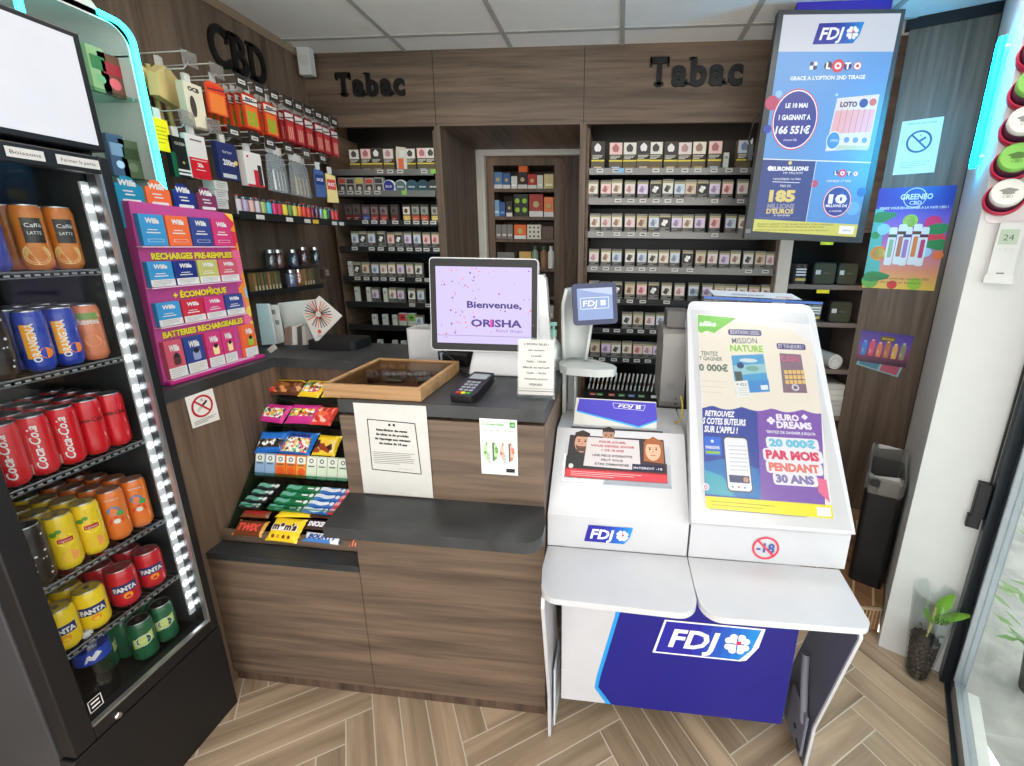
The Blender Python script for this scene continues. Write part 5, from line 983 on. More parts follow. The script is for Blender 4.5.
CLR = [(pack('tobacco_tin', .052, .092, .03, (176,172,164), (70,64,58), (212,206,196), kind=3, brand=b), n) for b, n in [((70,64,60), 'dark-topped'), ((206,190,80), 'yellow-topped'), ((190,70,60), 'red-topped'), ((60,120,160), 'blue-topped'), ((200,84,64), 'orange-topped')]]
for o, n in CLR: o['category'] = 'tobacco box'
BOT = [(pack('cigarillo_pack', .060, .120, .024, (70,62,56), p, s, kind=4, brand=b), n+' lower half') for p, s, b, n in [((90,84,84), (60,50,50), (110,30,34), 'dark red'), ((110,96,100), (150,110,130), (60,80,150), 'blue'), ((130,110,110), (90,60,60), (170,50,60), 'red'), ((224,214,204), (90,60,60), (222,190,90), 'yellow'), ((150,150,144), (90,110,100), (196,80,50), 'orange'), ((170,170,160), (110,110,100), (216,196,110), 'pale yellow')]]
for o, n in BOT: o['category'] = 'cigarillo pack'
first = {}
def place(proto, x, y, z, label, group, rz=0, tilt=0, sx=1, sz=1):
    M = Matrix.Translation((x, y, z)) @ Matrix.Rotation(math.radians(rz), 4, 'Z') @ Matrix.Rotation(math.radians(tilt), 4, 'X') @ Matrix.Diagonal((sx, 1, sz, 1))
    if proto.name not in first:
        first[proto.name] = 1; o = proto; o.matrix_world = M; o['label'] = label
    else: o = proto.copy(); COL.objects.link(o); o.matrix_world = M; o['label'] = label
    if group: o['group'] = group
    return o
RP = random.Random(11)
def rowp(px_list, z, py, protos, row, unit, group, y=YP+.022, seq=None, sx=1, sz=1, what='cigarette pack', dz=0):
    n = len(px_list); last = None
    for i, e in enumerate(px_list):
        px, k = (e if isinstance(e, tuple) else (e, None))
        if k == 'w': pr, nm, wh = WREF, 'white', 'narrow refill box'
        elif isinstance(k, int): pr, nm = protos[k]; wh = what
        else:
            j = RP.randrange(len(protos))
            if j == last: j = (j+1) % len(protos)
            last = j; pr, nm = protos[j]; wh = what
        x = ony(px, py, y-.012).x
        lab = ('%s %s, %s shelf down, %s unit, %s from left' % (nm, wh, ORD[row], unit, ORD[i])) if wh != 'cigarette pack' else ('grey pack, %s, %s shelf down in %s unit, %s from left' % (nm, ORD[row], unit, ORD[i]))
        place(pr, x, y+RP.uniform(-.002, .004), z-.0035+dz, lab, group, RP.uniform(-2.5, 2.5), 0, sx, sz*(1+RP.uniform(-.02, .03)))
g1, g2 = 'packs in the right tobacco unit', 'packs in the left tobacco unit'
rowp([598, 616, 630, 644, 656, 671, 685, 699, 715, (727, 'w'), 744], RL[0], 150, TALL, 0, 'right', g1, y=YP+.034, what='tall tobacco box', sz=1.2)
rowp([593, 606, 617, 630, 643, 656, 668, 680, 691, 703, 715, 728, 743], RL[1], 185, PK, 1, 'right', g1, sz=1.38, sx=1.1)
rowp([595, 606, 617, 630, 642, 654, 665, 677, 688, 700, 715, 731, 744], RL[2], 220, PK, 2, 'right', g1, sz=1.38, sx=1.1)
rowp([594, 606, 617, 630, 642, 653, 664, 675, 688, 701, 713, 725, 736, 749, 761, 772], RL[3], 253, PK, 3, 'right', g1, sz=1.38, sx=1.05)
rowp([594, 605, 617, 630, 642, 654, 667, 680, 694, 708, 720, 731, 743, 755, 767], RL[4], 284, PK, 4, 'right', g1, sz=1.38, sx=1.1)
rowp([627, 638, 650, 661, 673], RL[5], 318, PK, 5, 'right', g1, sz=1.38, sx=1.1)
rowp([595, 606, 616, 627, 638, 648, 658, 669], RL[6], 346, PK, 6, 'right', g1, sz=1.38, sx=1.1)
rowp([355, 366.5, 377, 389, 411, 423, 431.5], LL[0], 155, TALL, 0, 'left', g2, y=YP+.034, what='tall tobacco box', sx=.88, sz=1.02)
rowp([342, 350, 359, 369, 378.5], LL[1], 180, CLR, 1, 'left', g2, sz=1.05, what='tobacco box')
rowp([(348, 0), (356, 0), (365, 1), (374, 2), (383, 2), (394, 0), (406, 3), (415, 4), (424, 4), (434.5, 5)], LL[2], 208, BOT, 2, 'left', g2, what='cigarillo pack', sx=.82, sz=.95)
rowp([354, 362, 371, 380.5, 390, 398, 407, 416.5, (426, 4), (434.6, 4)], LL[3], 232, PK, 3, 'left', g2, sz=1.26, sx=.86)
rowp([(349, 'w'), 356, 365, 374, 383, 391, 400, 409, 418], LL[4], 262, PK, 4, 'left', g2, sz=1.26, sx=.86)
rowp([(356, 'w'), (367.6, 'w'), 375, (384.6, 'w'), 392, 400.5, 411, 420.5], LL[5], 290, PK, 5, 'left', g2, sz=1.26, sx=.86)
rowp([(374, 'w'), (384, 'w'), (394, 'w'), 419], LL[6], 316, PK, 6, 'left', g2)
rowp([(362, 'w'), (379, 'w'), (394, 'w'), (403, 'w')], LL[7], 342, PK, 7, 'left', g2)
for px, c, n in ((401.5, (206,60,60), 'red'), (410.5, (120,180,70), 'green')):
    x = ony(px, 315, YP).x; mb = MB(); mb.box(x-.024, x+.024, YP+.01, YP+.035, LL[6]-.0035, LL[6]+.10, PAPER); mb.T = FY(x, YP+.01, LL[6]); mb.rect(-.022, .05, .022, .094, C_(*c, .4), .001); mb.disc(0, .072, .012, C_(*[v//2 for v in c], .4), .0016, 12, ry=.008); lines(mb, -.018, .008, .018, .04, 3, C_(170,176,160), .0016, .001)
    tag(mb.build('tobacco_packet'), n+'-topped white packet on the seventh shelf down in the left unit', 'packet')
mb = MB(); x = ony(400, 150, YP).x; T = FY(x, YP+.01, LL[0]); mb.T = T; mb.prism([(-.03, 0), (.03, 0), (.034, .10), (.028, .14), (-.028, .145), (-.034, .10)], -.03, 0, C_(214,206,190,.3)); mb.rect(-.022, .02, .012, .08, C_(222,110,70,.4), .001); mb.rect(-.01, .09, .024, .125, W_, .001); mb.rect(.014, .02, .026, .06, W_, .0012)
tag(mb.build('tobacco_pouch', bevel=.004), 'crinkled clear and orange tobacco pouch on the top shelf of the left unit', 'pouch')
for i, (px, c, e) in enumerate([(387.6, (50,56,140), (226,228,234)), (399.3, (90,110,112), (226,228,228)), (410.5, (52,84,98), (60,88,100)), (421.5, (44,76,90), (52,80,94)), (432, (60,62,60), (70,70,66))]):
    x = ony(px, 180, YP).x; mb = MB(frame((x, YP+.012, LL[1]+.043), (1, 0, 0), (0, 0, 1))); mb.lathe([(.038, -.024), (.0395, -.022), (.0395, .0), (.036, .003)], C_(*e, .35), 24); mb.lathe([(.0335, .0032), (.0335, .0042)], C_(*c, .35), 24); mb.text('BLUE' if i == 0 else 'snus', 0, -.006, .012, C_(225,226,228), .006, fit=.04, bold=.03)
    tag(mb.build('tobacco_tin'), ['blue and white', 'white-rimmed grey', 'teal', 'dark teal', 'dark grey'][i]+' round tin standing on the second shelf of the left unit', 'tin', 'round tins on the left unit')
# price tags
def tagrow(sh, z, pxs, py):
    for px in pxs: tags(sh, 0, z, [px], py)
for i, (pxs, py) in enumerate([([600, 616, 629, 656, 670, 685, 698, 714, 729, 744], 169), ([618, 631, 643, 656, 668, 680, 715, 741], 199), ([600, 617, 631, 643, 656, 715], 233), ([594, 606, 618, 630, 642, 653, 675, 690, 749, 766], 267), ([606, 617, 630, 643, 667, 694, 712, 730], 297), ([606, 617, 630, 641, 653, 664], 329), ([590, 602, 614, 626, 637, 648, 660, 672], 358)]): tagrow(rs[i], RL[i], pxs, py)
for i, (pxs, py) in enumerate([([380, 390, 400, 424], 169), ([341, 350, 358, 367, 377], 189), ([365, 374, 383, 395, 407, 416, 425, 433], 219), ([354, 371, 380, 391, 400, 409, 418, 426, 436], 242), ([357, 366, 375, 383, 392, 401, 418, 427], 273), ([412, 428], 302)]): tagrow(ls[i], LL[i], pxs, py)
for px, py, c in ((621, 168, (120,180,220)), (404, 190, (140,200,90)), (433, 168, (140,200,90))): x = ony(px, py, YP-.006).x; mb = MB(FY(x, YP-.0050, (LL if px < 500 else RL)[0 if py < 180 else 1]-.006)); mb.box(-.016, .016, 0, .024, 0, .0012, C_(*c, .4)); mb.build('shelf_marker', (ls if px < 500 else rs)[0 if py < 180 else 1])
# tilted filter packets in the black rack at the bottom right
t = thing('filter_rack', 'low black rack of filter packets at the foot of the right tobacco unit', 'rack', (.05, 2.6, .60))
mb = MB(); mb.box(-.195, .30, 2.56, 2.58, .60, .735, DARK); mb.box(-.195, .30, 2.58, 2.80, .60, .615, DARK); mb.box(-.195, .30, 2.56, 2.80, .30, .60, C_(60,52,46,.5)); mb.build('tray', t)
for i, (px, c) in enumerate([(593, (200,60,50)), (600, (80,160,80)), (612, (200,90,50)), (622, (80,150,90)), (632, (90,120,180)), (642, (90,160,90)), (655, (220,220,210)), (668, (200,200,190))]): x = ony(px, 385, 2.56).x; mb = MB(FY(x, 2.559, .70)); mb.rect(-.02, 0, .02, .018, C_(*c, .5), .001); mb.rect(-.014, .005, .014, .010, W_, .0014); mb.build('brand_label', t)
for i in range(17):
    x = -.165+i*.0265; mb = MB(Matrix.Translation((x, 2.66, .735)) @ Matrix.Rotation(.18, 4, 'Y') @ Matrix.Rotation(-.25, 4, 'X')); mb.box(-.004, .004, -.035, .045, -.04, .085, C_(120,118,112,.3,.4)); mb.box(-.0045, .0045, -.036, -.032, -.04, .085, C_(206,204,198,.3)); mb.box(-.0045, .0045, -.036, .0, .01, .03, C_(*RP.choice([(90,88,84), (150,120,70), (70,70,74)]), .4))
    tag(mb.build('filter_packet'), 'slim filter packet leaning in the low black rack, %s from the left' % ORD[i], 'filter packet', 'filter packets in the low rack')
# LED strips under the headers
LEDB = mat('shelf_led', (255,255,255), .4, emit=9, ergb=(255,240,214), var=0)
for nm, x0, x1 in (('left', -1.75, -1.13), ('right', -.18, .87)):
    mb = MB(); mb.box(x0, x1, 2.675, 2.700, 2.280, 2.286, LEDB); tag(mb.build('led_strip'), 'warm LED strip under the header above the %s tobacco unit' % nm, 'light')
# ------------------------------------------------------------------ storeroom cabinet seen through the passage
t = thing('storeroom_cabinet', 'dark wood cabinet of vape boxes seen through the white door frame', 'cabinet', (-.75, 3.5, 0))
YC = 3.42; CX0, CX1 = ony(487, 158, YC).x, ony(560.5, 157, YC).x; CZ = ony(520, 158, YC).z
WD = grain('cabinet_wood', (70,54,44), (110,88,70), 2, .5)
mb = MB(); mb.box(CX0, CX0+.045, YC, YC+.3, 0, CZ, WD); mb.build('side_panel', t); mb = MB(); mb.box(CX1-.045, CX1, YC, YC+.3, 0, CZ, WD); mb.build('side_panel', t)
mb = MB(); mb.box(CX0+.045, CX1-.045, YC, YC+.3, CZ-.05, CZ, WD); mb.build('top_panel', t); mb = MB(); mb.box(CX0+.045, CX1-.045, YC+.28, YC+.3, 0, CZ-.05, OAKD); mb.build('back_panel', t)
ZS = [ony(520, y, YC).z for y in (188.5, 216.5, 239, 268, 296, 318)]
for z in ZS: mb = MB(); mb.box(CX0+.045, CX1-.045, YC+.005, YC+.28, z-.024, z, WD); mb.build('shelf', t)
mb = MB(); mb.box(CX1+.06, CX1+.26, YC+.0, YC+.02, 0, CZ+.05, OAKD); tag(mb.build('door_leaf'), 'dark wood door leaf standing beside the storeroom cabinet', 'door')
def sb(px0, px1, pyt, sh, c, label, art=None, y=0):
    a, b = ony(px0, pyt, YC+.01), ony(px1, pyt, YC+.01); z = ZS[sh]; mb = MB(); mb.box(a.x, b.x, YC+.012+y, YC+.10+y, z+.001, a.z, C_(*c, .45)); w, h = b.x-a.x, a.z-z; mb.T = FY(a.x, YC+.012+y, z)
    if art: art(mb, w, h)
    else: mb.rect(w*.15, h*.2, w*.85, h*.35, C_(*[min(255, v+70) for v in c], .5), .001)
    tag(mb.build('vape_box', bevel=.002), label, 'box', 'boxes in the storeroom cabinet')
def wb(mb, w, h): mb.rect(0, 0, w, h*.25, W_, .001); mb.disc(w*.5, h*.55, w*.22, C_(200,180,120), .0012, 10)
def dots(mb, w, h):
    for i in range(3):
        for j in range(3): mb.disc(w*(.2+.3*i), h*(.2+.3*j), w*.08, C_(90,90,80), .0012, 7)
sb(493, 502, 172, 0, (90,130,180), 'light blue box, far left of the top cabinet shelf', wb); sb(502.5, 510, 173, 0, (60,100,150), 'mid blue box, second on the top cabinet shelf', wb)
sb(511, 517, 176, 0, (226,226,222), 'narrow white box on the top cabinet shelf'); sb(517.5, 527, 172, 0, (44,36,40), 'black box with white base on the top cabinet shelf', wb); sb(527.5, 536.5, 174, 0, (190,44,44), 'red box on the top cabinet shelf', wb); sb(537, 543, 175, 0, (226,228,216), 'white and green box on the top cabinet shelf'); sb(544, 553.5, 174, 0, (226,208,150), 'cream box, far right of the top cabinet shelf')
a = ony(518, 172, YC+.01); b = ony(527, 165, YC+.01); mb = MB(); mb.box(a.x, b.x, YC+.03, YC+.10, a.z+.001, b.z, C_(236,110,40,.45)); tag(mb.build('vape_box', bevel=.002), 'small orange box stacked on the black box, top cabinet shelf', 'box', 'boxes in the storeroom cabinet')
sb(493.5, 499, 200, 1, (130,170,210), 'pale blue box, far left of the second cabinet shelf'); sb(499.5, 505, 202, 1, (50,90,150), 'dark blue box on the second cabinet shelf'); sb(506, 512, 201, 1, (50,44,46), 'black and white box on the second cabinet shelf', wb)
GRN2 = lambda mb, w, h: [mb.disc(w*(.25+.5*i), h*(.3+.4*j), w*.17, C_(150,200,60), .0012, 8) for i in range(2) for j in range(2)]
sb(513.5, 528, 194, 1, (36,44,36), 'black box with lime spots on the second cabinet shelf', GRN2); sb(529, 543, 194, 1, (170,50,40), 'red and yellow box on the second cabinet shelf', wb); sb(544, 553.5, 197, 1, (236,130,70), 'orange and white box, right end of second cabinet shelf', wb)
for k in range(3): sb(495.5+k*5.8, 500.8+k*5.8, 224.5, 2, (128,124,120), 'grey striped box, %s from left on the third cabinet shelf' % ORD[k])
sb(514, 526, 224.5, 2, (234,110,40), 'orange box on the third cabinet shelf', wb); sb(527, 541, 224.5, 2, (222,220,206), 'cream box with a dotted pattern, third cabinet shelf', dots); sb(542, 553.5, 226, 2, (96,64,50), 'brown box with red dots on the third cabinet shelf', dots)
for px, c, cap, n in ((535, (150,180,160), (80,110,90), 'pale green'), (543.5, (150,110,80), (50,110,60), 'amber and green'), (551, (226,226,222), (200,200,200), 'white')):
    p = ony(px, 246, YC+.04); z = ZS[3]; mb = MB(); mb.lathe([(.025, z), (.027, z+.01), (.027, z+(p.z-z)*.72), (.012, z+(p.z-z)*.82), (.012, z+(p.z-z)*.84)], C_(*c, .3), cx=p.x, cy=YC+.05); mb.cyl(p.x, YC+.05, z+(p.z-z)*.84, p.z, .014, C_(*cap, .4)); tag(mb.build('liquid_bottle'), n+' bottle on the fourth cabinet shelf', 'bottle', 'bottles in the storeroom cabinet')
sb(519, 531, 251.5, 3, (206,170,90), 'flat yellow box on the fourth cabinet shelf'); sb(497, 514, 252, 3, (120,118,116), 'flat grey box on the fourth cabinet shelf')
sb(546, 553.5, 306, 5, (200,198,190), 'white box low in the storeroom cabinet, behind the till')
# ------------------------------------------------------------------ right-hand bay with storage boxes
x0, x1 = .985, 1.40; GW_ = C_(216,214,206,.5)
mb = MB(); mb.box(.902, .972, YH, 2.98, 0, 1.72, GW_); struct(mb, 'trim_6', 'white post between the tobacco unit and the storage bay')
t = thing('storage_shelf', 'grey-brown shelf bay of olive boxes right of the white post', 'shelf unit', (1.2, 2.8, 0))
SW = C_(120,106,98,.5); zs = [1.722, 1.405, 1.185, .90, .60]
for z in zs: mb = MB(); mb.box(.975, 1.42, YH+.02, 2.98, z-.026, z, SW); mb.build('shelf', t)
mb = MB(); mb.box(1.42, 1.44, YH+.02, 2.98, .118, 1.72, SW); mb.build('side_panel', t)
for px, py in ((823, 291.5), (827, 243)): q = ony(px, py, YH+.018); mb = MB(FY(q.x, YH+.019, q.z-.008)); mb.rect(-.035, -.002, .035, .018, C_(240,222,40,.5), .0005); mb.build('shelf_label', t)
def olive(px, pyc, z, w, h, label):
    q = ony(px, pyc, YH+.03); mb = MB(FY(q.x, YH+.03, z+.001)); G_ = C_(62,64,46,.45); D_ = C_(34,34,28,.5); mb.prism(rrect(-w/2, 0, w/2, h, .02), -.14, 0, D_); mb.prism(rrect(-w/2+.006, .006, w/2-.006, h-.006, .018), 0, .006, G_); mb.rect(-w*.40, h*.46, -w*.18, h*.66, PAPER, .0066); mb.text('Marley', .01, h*.50, .008, C_(140,140,110), .0066, fit=.03)
    tag(mb.build('storage_tin', bevel=.003), label, 'box', 'olive boxes in the storage bay')
olive(824, 275, zs[1], .125, .125, 'olive rounded box on the upper storage shelf, left of two'); olive(847, 275, zs[1], .110, .125, 'olive rounded box on the upper storage shelf, right one'); olive(840, 312, zs[2], .125, .125, 'olive rounded box alone on the lower storage shelf, behind the poster box')
for px, z, n in ((799, zs[1], 'upper'), (819, zs[2], 'lower')):
    q = ony(px, 275, YH+.05); mb = MB(); mb.cyl(q.x, YH+.07, z+.001, z+.115, .045, C_(44,42,40,.4)); mb.T = FY(q.x, YH+.024, z); mb.rect(-.028, .02, .03, .035, C_(190,170,90,.4), .0); [mb.rect(-.028, .05+k*.016, .028, .058+k*.016, W_, .0) for k in range(3)]; tag(mb.build('tobacco_tub'), 'dark round tobacco tub on the %s storage shelf' % n, 'tub')
q = ony(830, 349, YH+.06); mb = MB(frame((q.x+.03, YH+.03, zs[3]+.046), (1, .2, 0), (0, 0, 1)))
P = [(r*math.cos(a), r*math.sin(a)) for r, a in [(.020+.0016*k, k*.5) for k in range(16)]]
for a, b in zip(P[:-1], P[1:]): mb.line(a, b, .0016, C_(110,110,112,.6), .002)
mb.lathe([(.045, -.25), (.045, 0)], PAPER, 20); tag(mb.build('paper_roll'), 'rolled-up white paper lying on the storage shelf behind the poster box', 'paper roll')
for k in range(6): mb = MB(); mb.box(1.24+R.uniform(-.01, .01), 1.40, YH+.025+R.uniform(0, .01), 2.9, zs[4]+.001+k*.034, zs[4]+.033+k*.034, C_(*R.choice([(222,220,214), (200,198,192), (210,214,220)]), .6)); tag(mb.build('paper_stack'), 'pile of white forms low in the storage bay, %s from the bottom' % ORD[k], 'papers', 'paper piles in the storage bay')
# ------------------------------------------------------------------ pink vape display on the side worktop
XP = -1.42; F = FX(XP, 1.172, 1.151)
PK1 = C_(190,78,146,.35,.3); t = thing('vape_display', 'pink counter display RECHARGES PRE-REMPLIES with rows of vape boxes', 'display stand', (-1.5, 1.36, 1.151))
DW, DH = .378, .560
mb = MB(F); mb.prism([(0, 0), (DW, .0), (DW-.012, DH-.012), (.02, DH)], -.12, -.012, PK1); mb.box(0, DW, 0, .012, -.012, .012, C_(190,50,130,.35)); mb.build('housing', t, bevel=.002)
FLR = mix_candy('fruit_print', [(214,76,150),(240,150,60),(240,210,80),(230,110,150),(150,190,220),(224,60,80)], 26)
mb = MB(F)
mb.poly([(DW-.04, .0), (DW, .0), (DW-.012, DH-.014), (DW-.045, DH-.012)], FLR, -.0115)
YEL = C_(240,226,60,.4); DKT = C_(90,70,20,.5)
for s, u, v, f in (('RECHARGES PRE-REMPLIES', .190, .392, .285), ('+ \u00c9CONOMIQUE', .185, .268, .195), ('BATTERIES RECHARGEABLES', .178, .148, .30)):
    mb.text(s, u+.0022, v-.0022, .0185, DKT, -.011, fit=f, bold=.05); mb.text(s, u, v, .0185, YEL, -.010, fit=f, bold=.05)
mb.rect(.234-.02, .288, .234-.012, .294, YEL, -.0098); mb.build('header_print', t)
mb = MB(F)
for v in (.428, .305, .182, .0125):
    mb = MB(F); mb.box(.012, DW-.045, v, v+.003, -.012, .010, C_(236,200,224,.3)); mb.build('ledge', t)
VC = {'blue': (60,150,206), 'orange': (236,110,60), 'navy': (50,70,140), 'pink': (206,60,120), 'teal': (30,140,176), 'dark blue': (30,50,130), 'plum': (120,50,90), 'rose': (206,90,110), 'green': (190,190,110), 'red': (200,44,70)}
def vbox(u, v, w, h, col, label, half=False, dev=None, glare=False):
    mb = MB(F); c = VC.get(col, (200,200,200)); mb.box(u, u+w, v, v+h, -.010, .006, C_(*c, .35, .4))
    if half: mb.rect(u, v, u+w, v+h*.28, W_, .0066); lines(mb, u+w*.08, v+h*.04, u+w*.92, v+h*.25, 4, C_(150,150,150), .001, .007)
    mb.text('Wika' if False else 'Wiila', u+w*.5, v+h*.72, h*.16, W_, .0072, fit=w*.55, bold=.05, shear=.15)
    if not dev: mb.rect(u+w*.18, v+h*.40, u+w*.75, v+h*.44, W_, .0068); mb.rect(u+w*.25, v+h*.50, u+w*.65, v+h*.53, W_, .0068)
    if not half: mb.poly(rrect(u+w*.18, v+h*.12, u+w*.82, v+h*.22, h*.03), W_, .0068); mb.poly(rrect(u+w*.20, v+h*.13, u+w*.80, v+h*.21, h*.03), C_(*c, .35, .4), .0070)
    if dev: mb.poly(rrect(u+w*.35, v+h*.34, u+w*.75, v+h*.60, w*.08), C_(*dev, .4), .0072); mb.disc(u+w*.55, v+h*.60, w*.14, C_(40,40,44), .0076, 12)
    tag(mb.build('vape_box', bevel=.001), label, 'vape box', 'vape boxes in the pink display')
for i, (c, n) in enumerate((('blue', 'sky blue'), ('orange', 'orange'), ('navy', 'navy'), ('pink', 'pink'))): vbox(.022+i*.0785, .433, .072, .092, c, n+' vape box on the first display row')
for i, (c, n) in enumerate((('blue', 'sky blue'), ('dark blue', 'dark blue'), ('green', 'yellow-green'), ('rose', 'rose'))): vbox(.016+i*.0800, .310, .074, .076, c, n+' vape box with white base on the second display row', True)
for i, (c, n) in enumerate((('blue', 'sky blue'), ('red', 'red'), ('pink', 'pink'), ('navy', 'blue-grey'))): vbox(.014+i*.0800, .187, .074, .074, c, n+' vape box with white base on the third display row', True)
for u, w, c, n, d in ((.010, .058, 'rose', 'rose', (90,60,60)), (.073, .066, 'navy', 'navy', (150,160,200)), (.150, .058, 'pink', 'pale pink', (240,220,160)), (.212, .050, 'pink', 'second pale pink', (240,220,160)), (.300, .056, 'orange', 'orange', (150,190,60))): vbox(u, .018, w, .122, c, n+' vape device box on the bottom display row', True, d)
# cards sticking up behind the top edge
for i, (u, c, n) in enumerate(((.012, 'teal', 'teal'), (.095, 'orange', 'orange'), (.180, 'dark blue', 'dark blue'), (.262, 'plum', 'plum'))):
    mb = MB(frame((XP-.035, 1.172, 1.151), (0, 1, 0), (0, 0, 1))); v = DH-.008; c = VC[c]; mb.prism([(u, v-.07), (u+.074, v-.07), (u+.074, v+.052), (u+.062, v+.060), (u+.045, v+.078), (u+.020, v+.078), (u+.012, v+.060), (u, v+.055)], -.004, 0, C_(*c, .4))
    mb.text('Wiila', u+.034, v+.052, .016, W_, .001, fit=.048, bold=.05, shear=.15); mb.rect(u+.018, v+.035, u+.046, v+.039, W_, .001); mb.rect(u+.022, v+.025, u+.050, v+.029, W_, .001); mb.poly(rrect(u+.012, v+.004, u+.064, v+.014, .004), W_, .001)
    tag(mb.build('flavour_card'), n+' flavour card sticking up behind the pink display top edge', 'card', 'flavour cards on the pink display')
# leaning tower of small white cartons right of the cards
for k in range(3): mb = MB(); mb.box(-1.66, -1.61, 1.66+.006*k, 1.72+.006*k, 1.728+k*.036, 1.762+k*.036, PAPER); mb.T = FX(-1.6095, 1.662+.006*k, 1.728+k*.036); lines(mb, .006, .006, .05, .03, 3, C_(120,120,120), .002, .0006); tag(mb.build('filter_carton'), 'white filter carton at the left end of the lighter shelf, %s from the bottom' % ORD[k], 'carton', 'white cartons by the lighters')
# ------------------------------------------------------------------ white cabinet with turquoise neon edge
XN = -1.60; GWH = mat('cabinet_white', (214,218,212), .35, var=.02); NEON = mat('neon_turquoise', (60,240,235), .4, emit=9, ergb=(40,235,235), var=0)
t = thing('cbd_cabinet', 'white CBD cabinet with a turquoise neon outline behind the fridge', 'cabinet', (-1.68, 1.1, 1.151))
mb = MB(); ya, yb, za, zb = .75, 1.458, 1.151, 2.268
mb.box(-1.83, -1.815, ya, yb, za, zb, GWH); mb.box(-1.815, XN, ya, ya+.015, za, zb, GWH); mb.box(-1.815, XN, yb-.015, yb, za, zb-.09, GWH); mb.box(-1.815, XN, ya, yb-.09, zb-.015, zb, GWH); mb.box(-1.815, XN, ya+.015, yb-.015, za, za+.02, GWH); mb.build('carcass', t)
for z in (2.05, 1.80, 1.58): mb = MB(); mb.box(-1.815, XN-.01, ya+.015, yb-.015, z-.008, z, glassy('shelf_glass', (220,240,232), .8)); mb.build('glass_shelf', t)
FN = FX(XN, 0, 0); mb = MB(FN); fr_ = []
def arc(cx, cz, r, a0, a1, n=8): return [(cx+r*math.cos(a0+(a1-a0)*k/n), cz+r*math.sin(a0+(a1-a0)*k/n)) for k in range(n+1)]
outer = [(ya, za)]; path = [(yb-.006, za+.02)] + arc(yb-.056, zb-.056, .050, 0, PI/2) + [(1.365, zb-.004)]
mb3 = MB(FX(-1.83, 0, 0)); mb3.prism([(yb-.095, zb-.015), (yb-.09, zb)] + list(reversed(arc(yb-.08, zb-.08, .08, 0, PI/2))) + [(yb, zb-.095), (yb-.015, zb-.095), (yb-.015, zb-.085)] + arc(yb-.08, zb-.08, .066, 0, PI/2), 0, .23, GWH); mb3.build('corner_panel', t)
for yy in (.98, 1.17): mb4 = MB(); mb4.tube([(XN+.008, yy, za+1.0), (XN+.008, yy, zb+.06)], .0085, NEON, 8); mb4.build('neon_tube', t)
mb2 = MB(); mb2.tube([(XN+.006, a, b) for a, b in path], .0085, NEON, 8); mb2.build('neon_tube', t)
mb = MB(FN); q = [(yb, za)] + arc(yb-.058, zb-.058, .058, 0, PI/2) + [(ya, zb), (ya, zb-.02), (yb-.07, zb-.02)] + list(reversed(arc(yb-.07, zb-.07, .050, 0, PI/2))) + [(yb-.02, za)]
mb.prism(q, -.006, 0, GWH); mb.build('front_edge', t)
mb = MB(FX(XN+.001, 0, 0)); mb.prism([(ya, 2.269), (yb-.085, 2.269), (yb-.14, 2.34), (ya, 2.42)], -.01, 0, GWH); mb.text('CANNABIS', 1.22, 2.292, .032, C_(120,200,130,.4), .001, fit=.22, bold=.03); mb.text('VITALE', .95, 2.29, .03, C_(120,200,130,.4), .001, fit=.2, bold=.03); mb.build('top_sign', t)
def ph(px, py, w, h, z, c1, c2, label):
    p = onx(px, py, XN-.05); mb = MB(FX(XN-.05, p.y, z+.001)); mb.prism(rrect(-w/2, 0, w/2, h, .004), -.02, 0, C_(*c1, .35, .3)); mb.rect(-w*.4, h*.5, w*.4, h*.8, C_(*c2, .4), .001); mb.disc(0, h*.3, w*.25, C_(*[min(255, v+60) for v in c2], .4), .001, 10)
    tag(mb.build('cbd_packet', bevel=.002), label, 'packet', 'packets in the white CBD cabinet')
ph(97, 60, .05, .13, 2.05, (150,180,130), (60,120,70), 'green packet on the top glass shelf of the CBD cabinet'); ph(111, 65, .07, .12, 2.05, (120,80,60), (170,50,60), 'red-brown packet on the top glass shelf of the CBD cabinet')
ph(109, 115, .05, .13, 1.80, (70,90,120), (130,160,190), 'blue-grey packet on the middle glass shelf'); ph(122, 117, .06, .12, 1.80, (90,110,80), (60,80,50), 'dark green packet on the middle glass shelf')
ph(116, 175, .05, .12, 1.58, (170,196,160), (210,220,200), 'pale green packet on the low glass shelf'); ph(128, 175, .05, .12, 1.58, (190,60,70), (220,190,180), 'red packet on the low glass shelf'); ph(138, 178, .05, .12, 1.58, (150,130,100), (90,110,80), 'brown packet on the low glass shelf')
mb = MB(FX(-1.50, 1.19, 1.726)); mb.box(0, .05, 0, .02, -.05, 0, C_(210,236,230,.3)); tag(mb.build('sample_box', bevel=.003), 'small turquoise-tinted white box beside the neon cabinet foot', 'box')
# ------------------------------------------------------------------ product hooks on the left wall
HK = mat('clear_hook', (214,214,210), .2, var=0, coat=.4); TG_ = glassy('tag_plastic', (226,224,222), .78, .15); TGD = glassy('tag_dark', (120,116,112), .72, .15)
def hook(y, z, dark, label):
    t = thing('display_hook', label, 'hook', (-1.85, y, z)); 
    mb = MB(); mb.tube([(-1.848, y, z-.035), (-1.63, y, z-.035), (-1.605, y, z-.015)], .0028, HK, 6); mb.tube([(-1.848, y-.004, z+.015), (-1.602, y-.004, z+.02)], .0025, HK, 6); mb.build('prong', t)
    mb = MB(FX(-1.600, y, z-.03)); mb.box(-.03, .03, 0, .05, 0, .0018, TGD if dark else TG_); 
    mb.build('tag_holder', t)
    if dark: mb = MB(FX(-1.598, y, z-.03)); mb.rect(-.018, .016, .018, .032, PAPER, .0004); mb.rect(-.012, .021, .012, .026, C_(80,80,80), .0008); mb.build('price_tag', t)
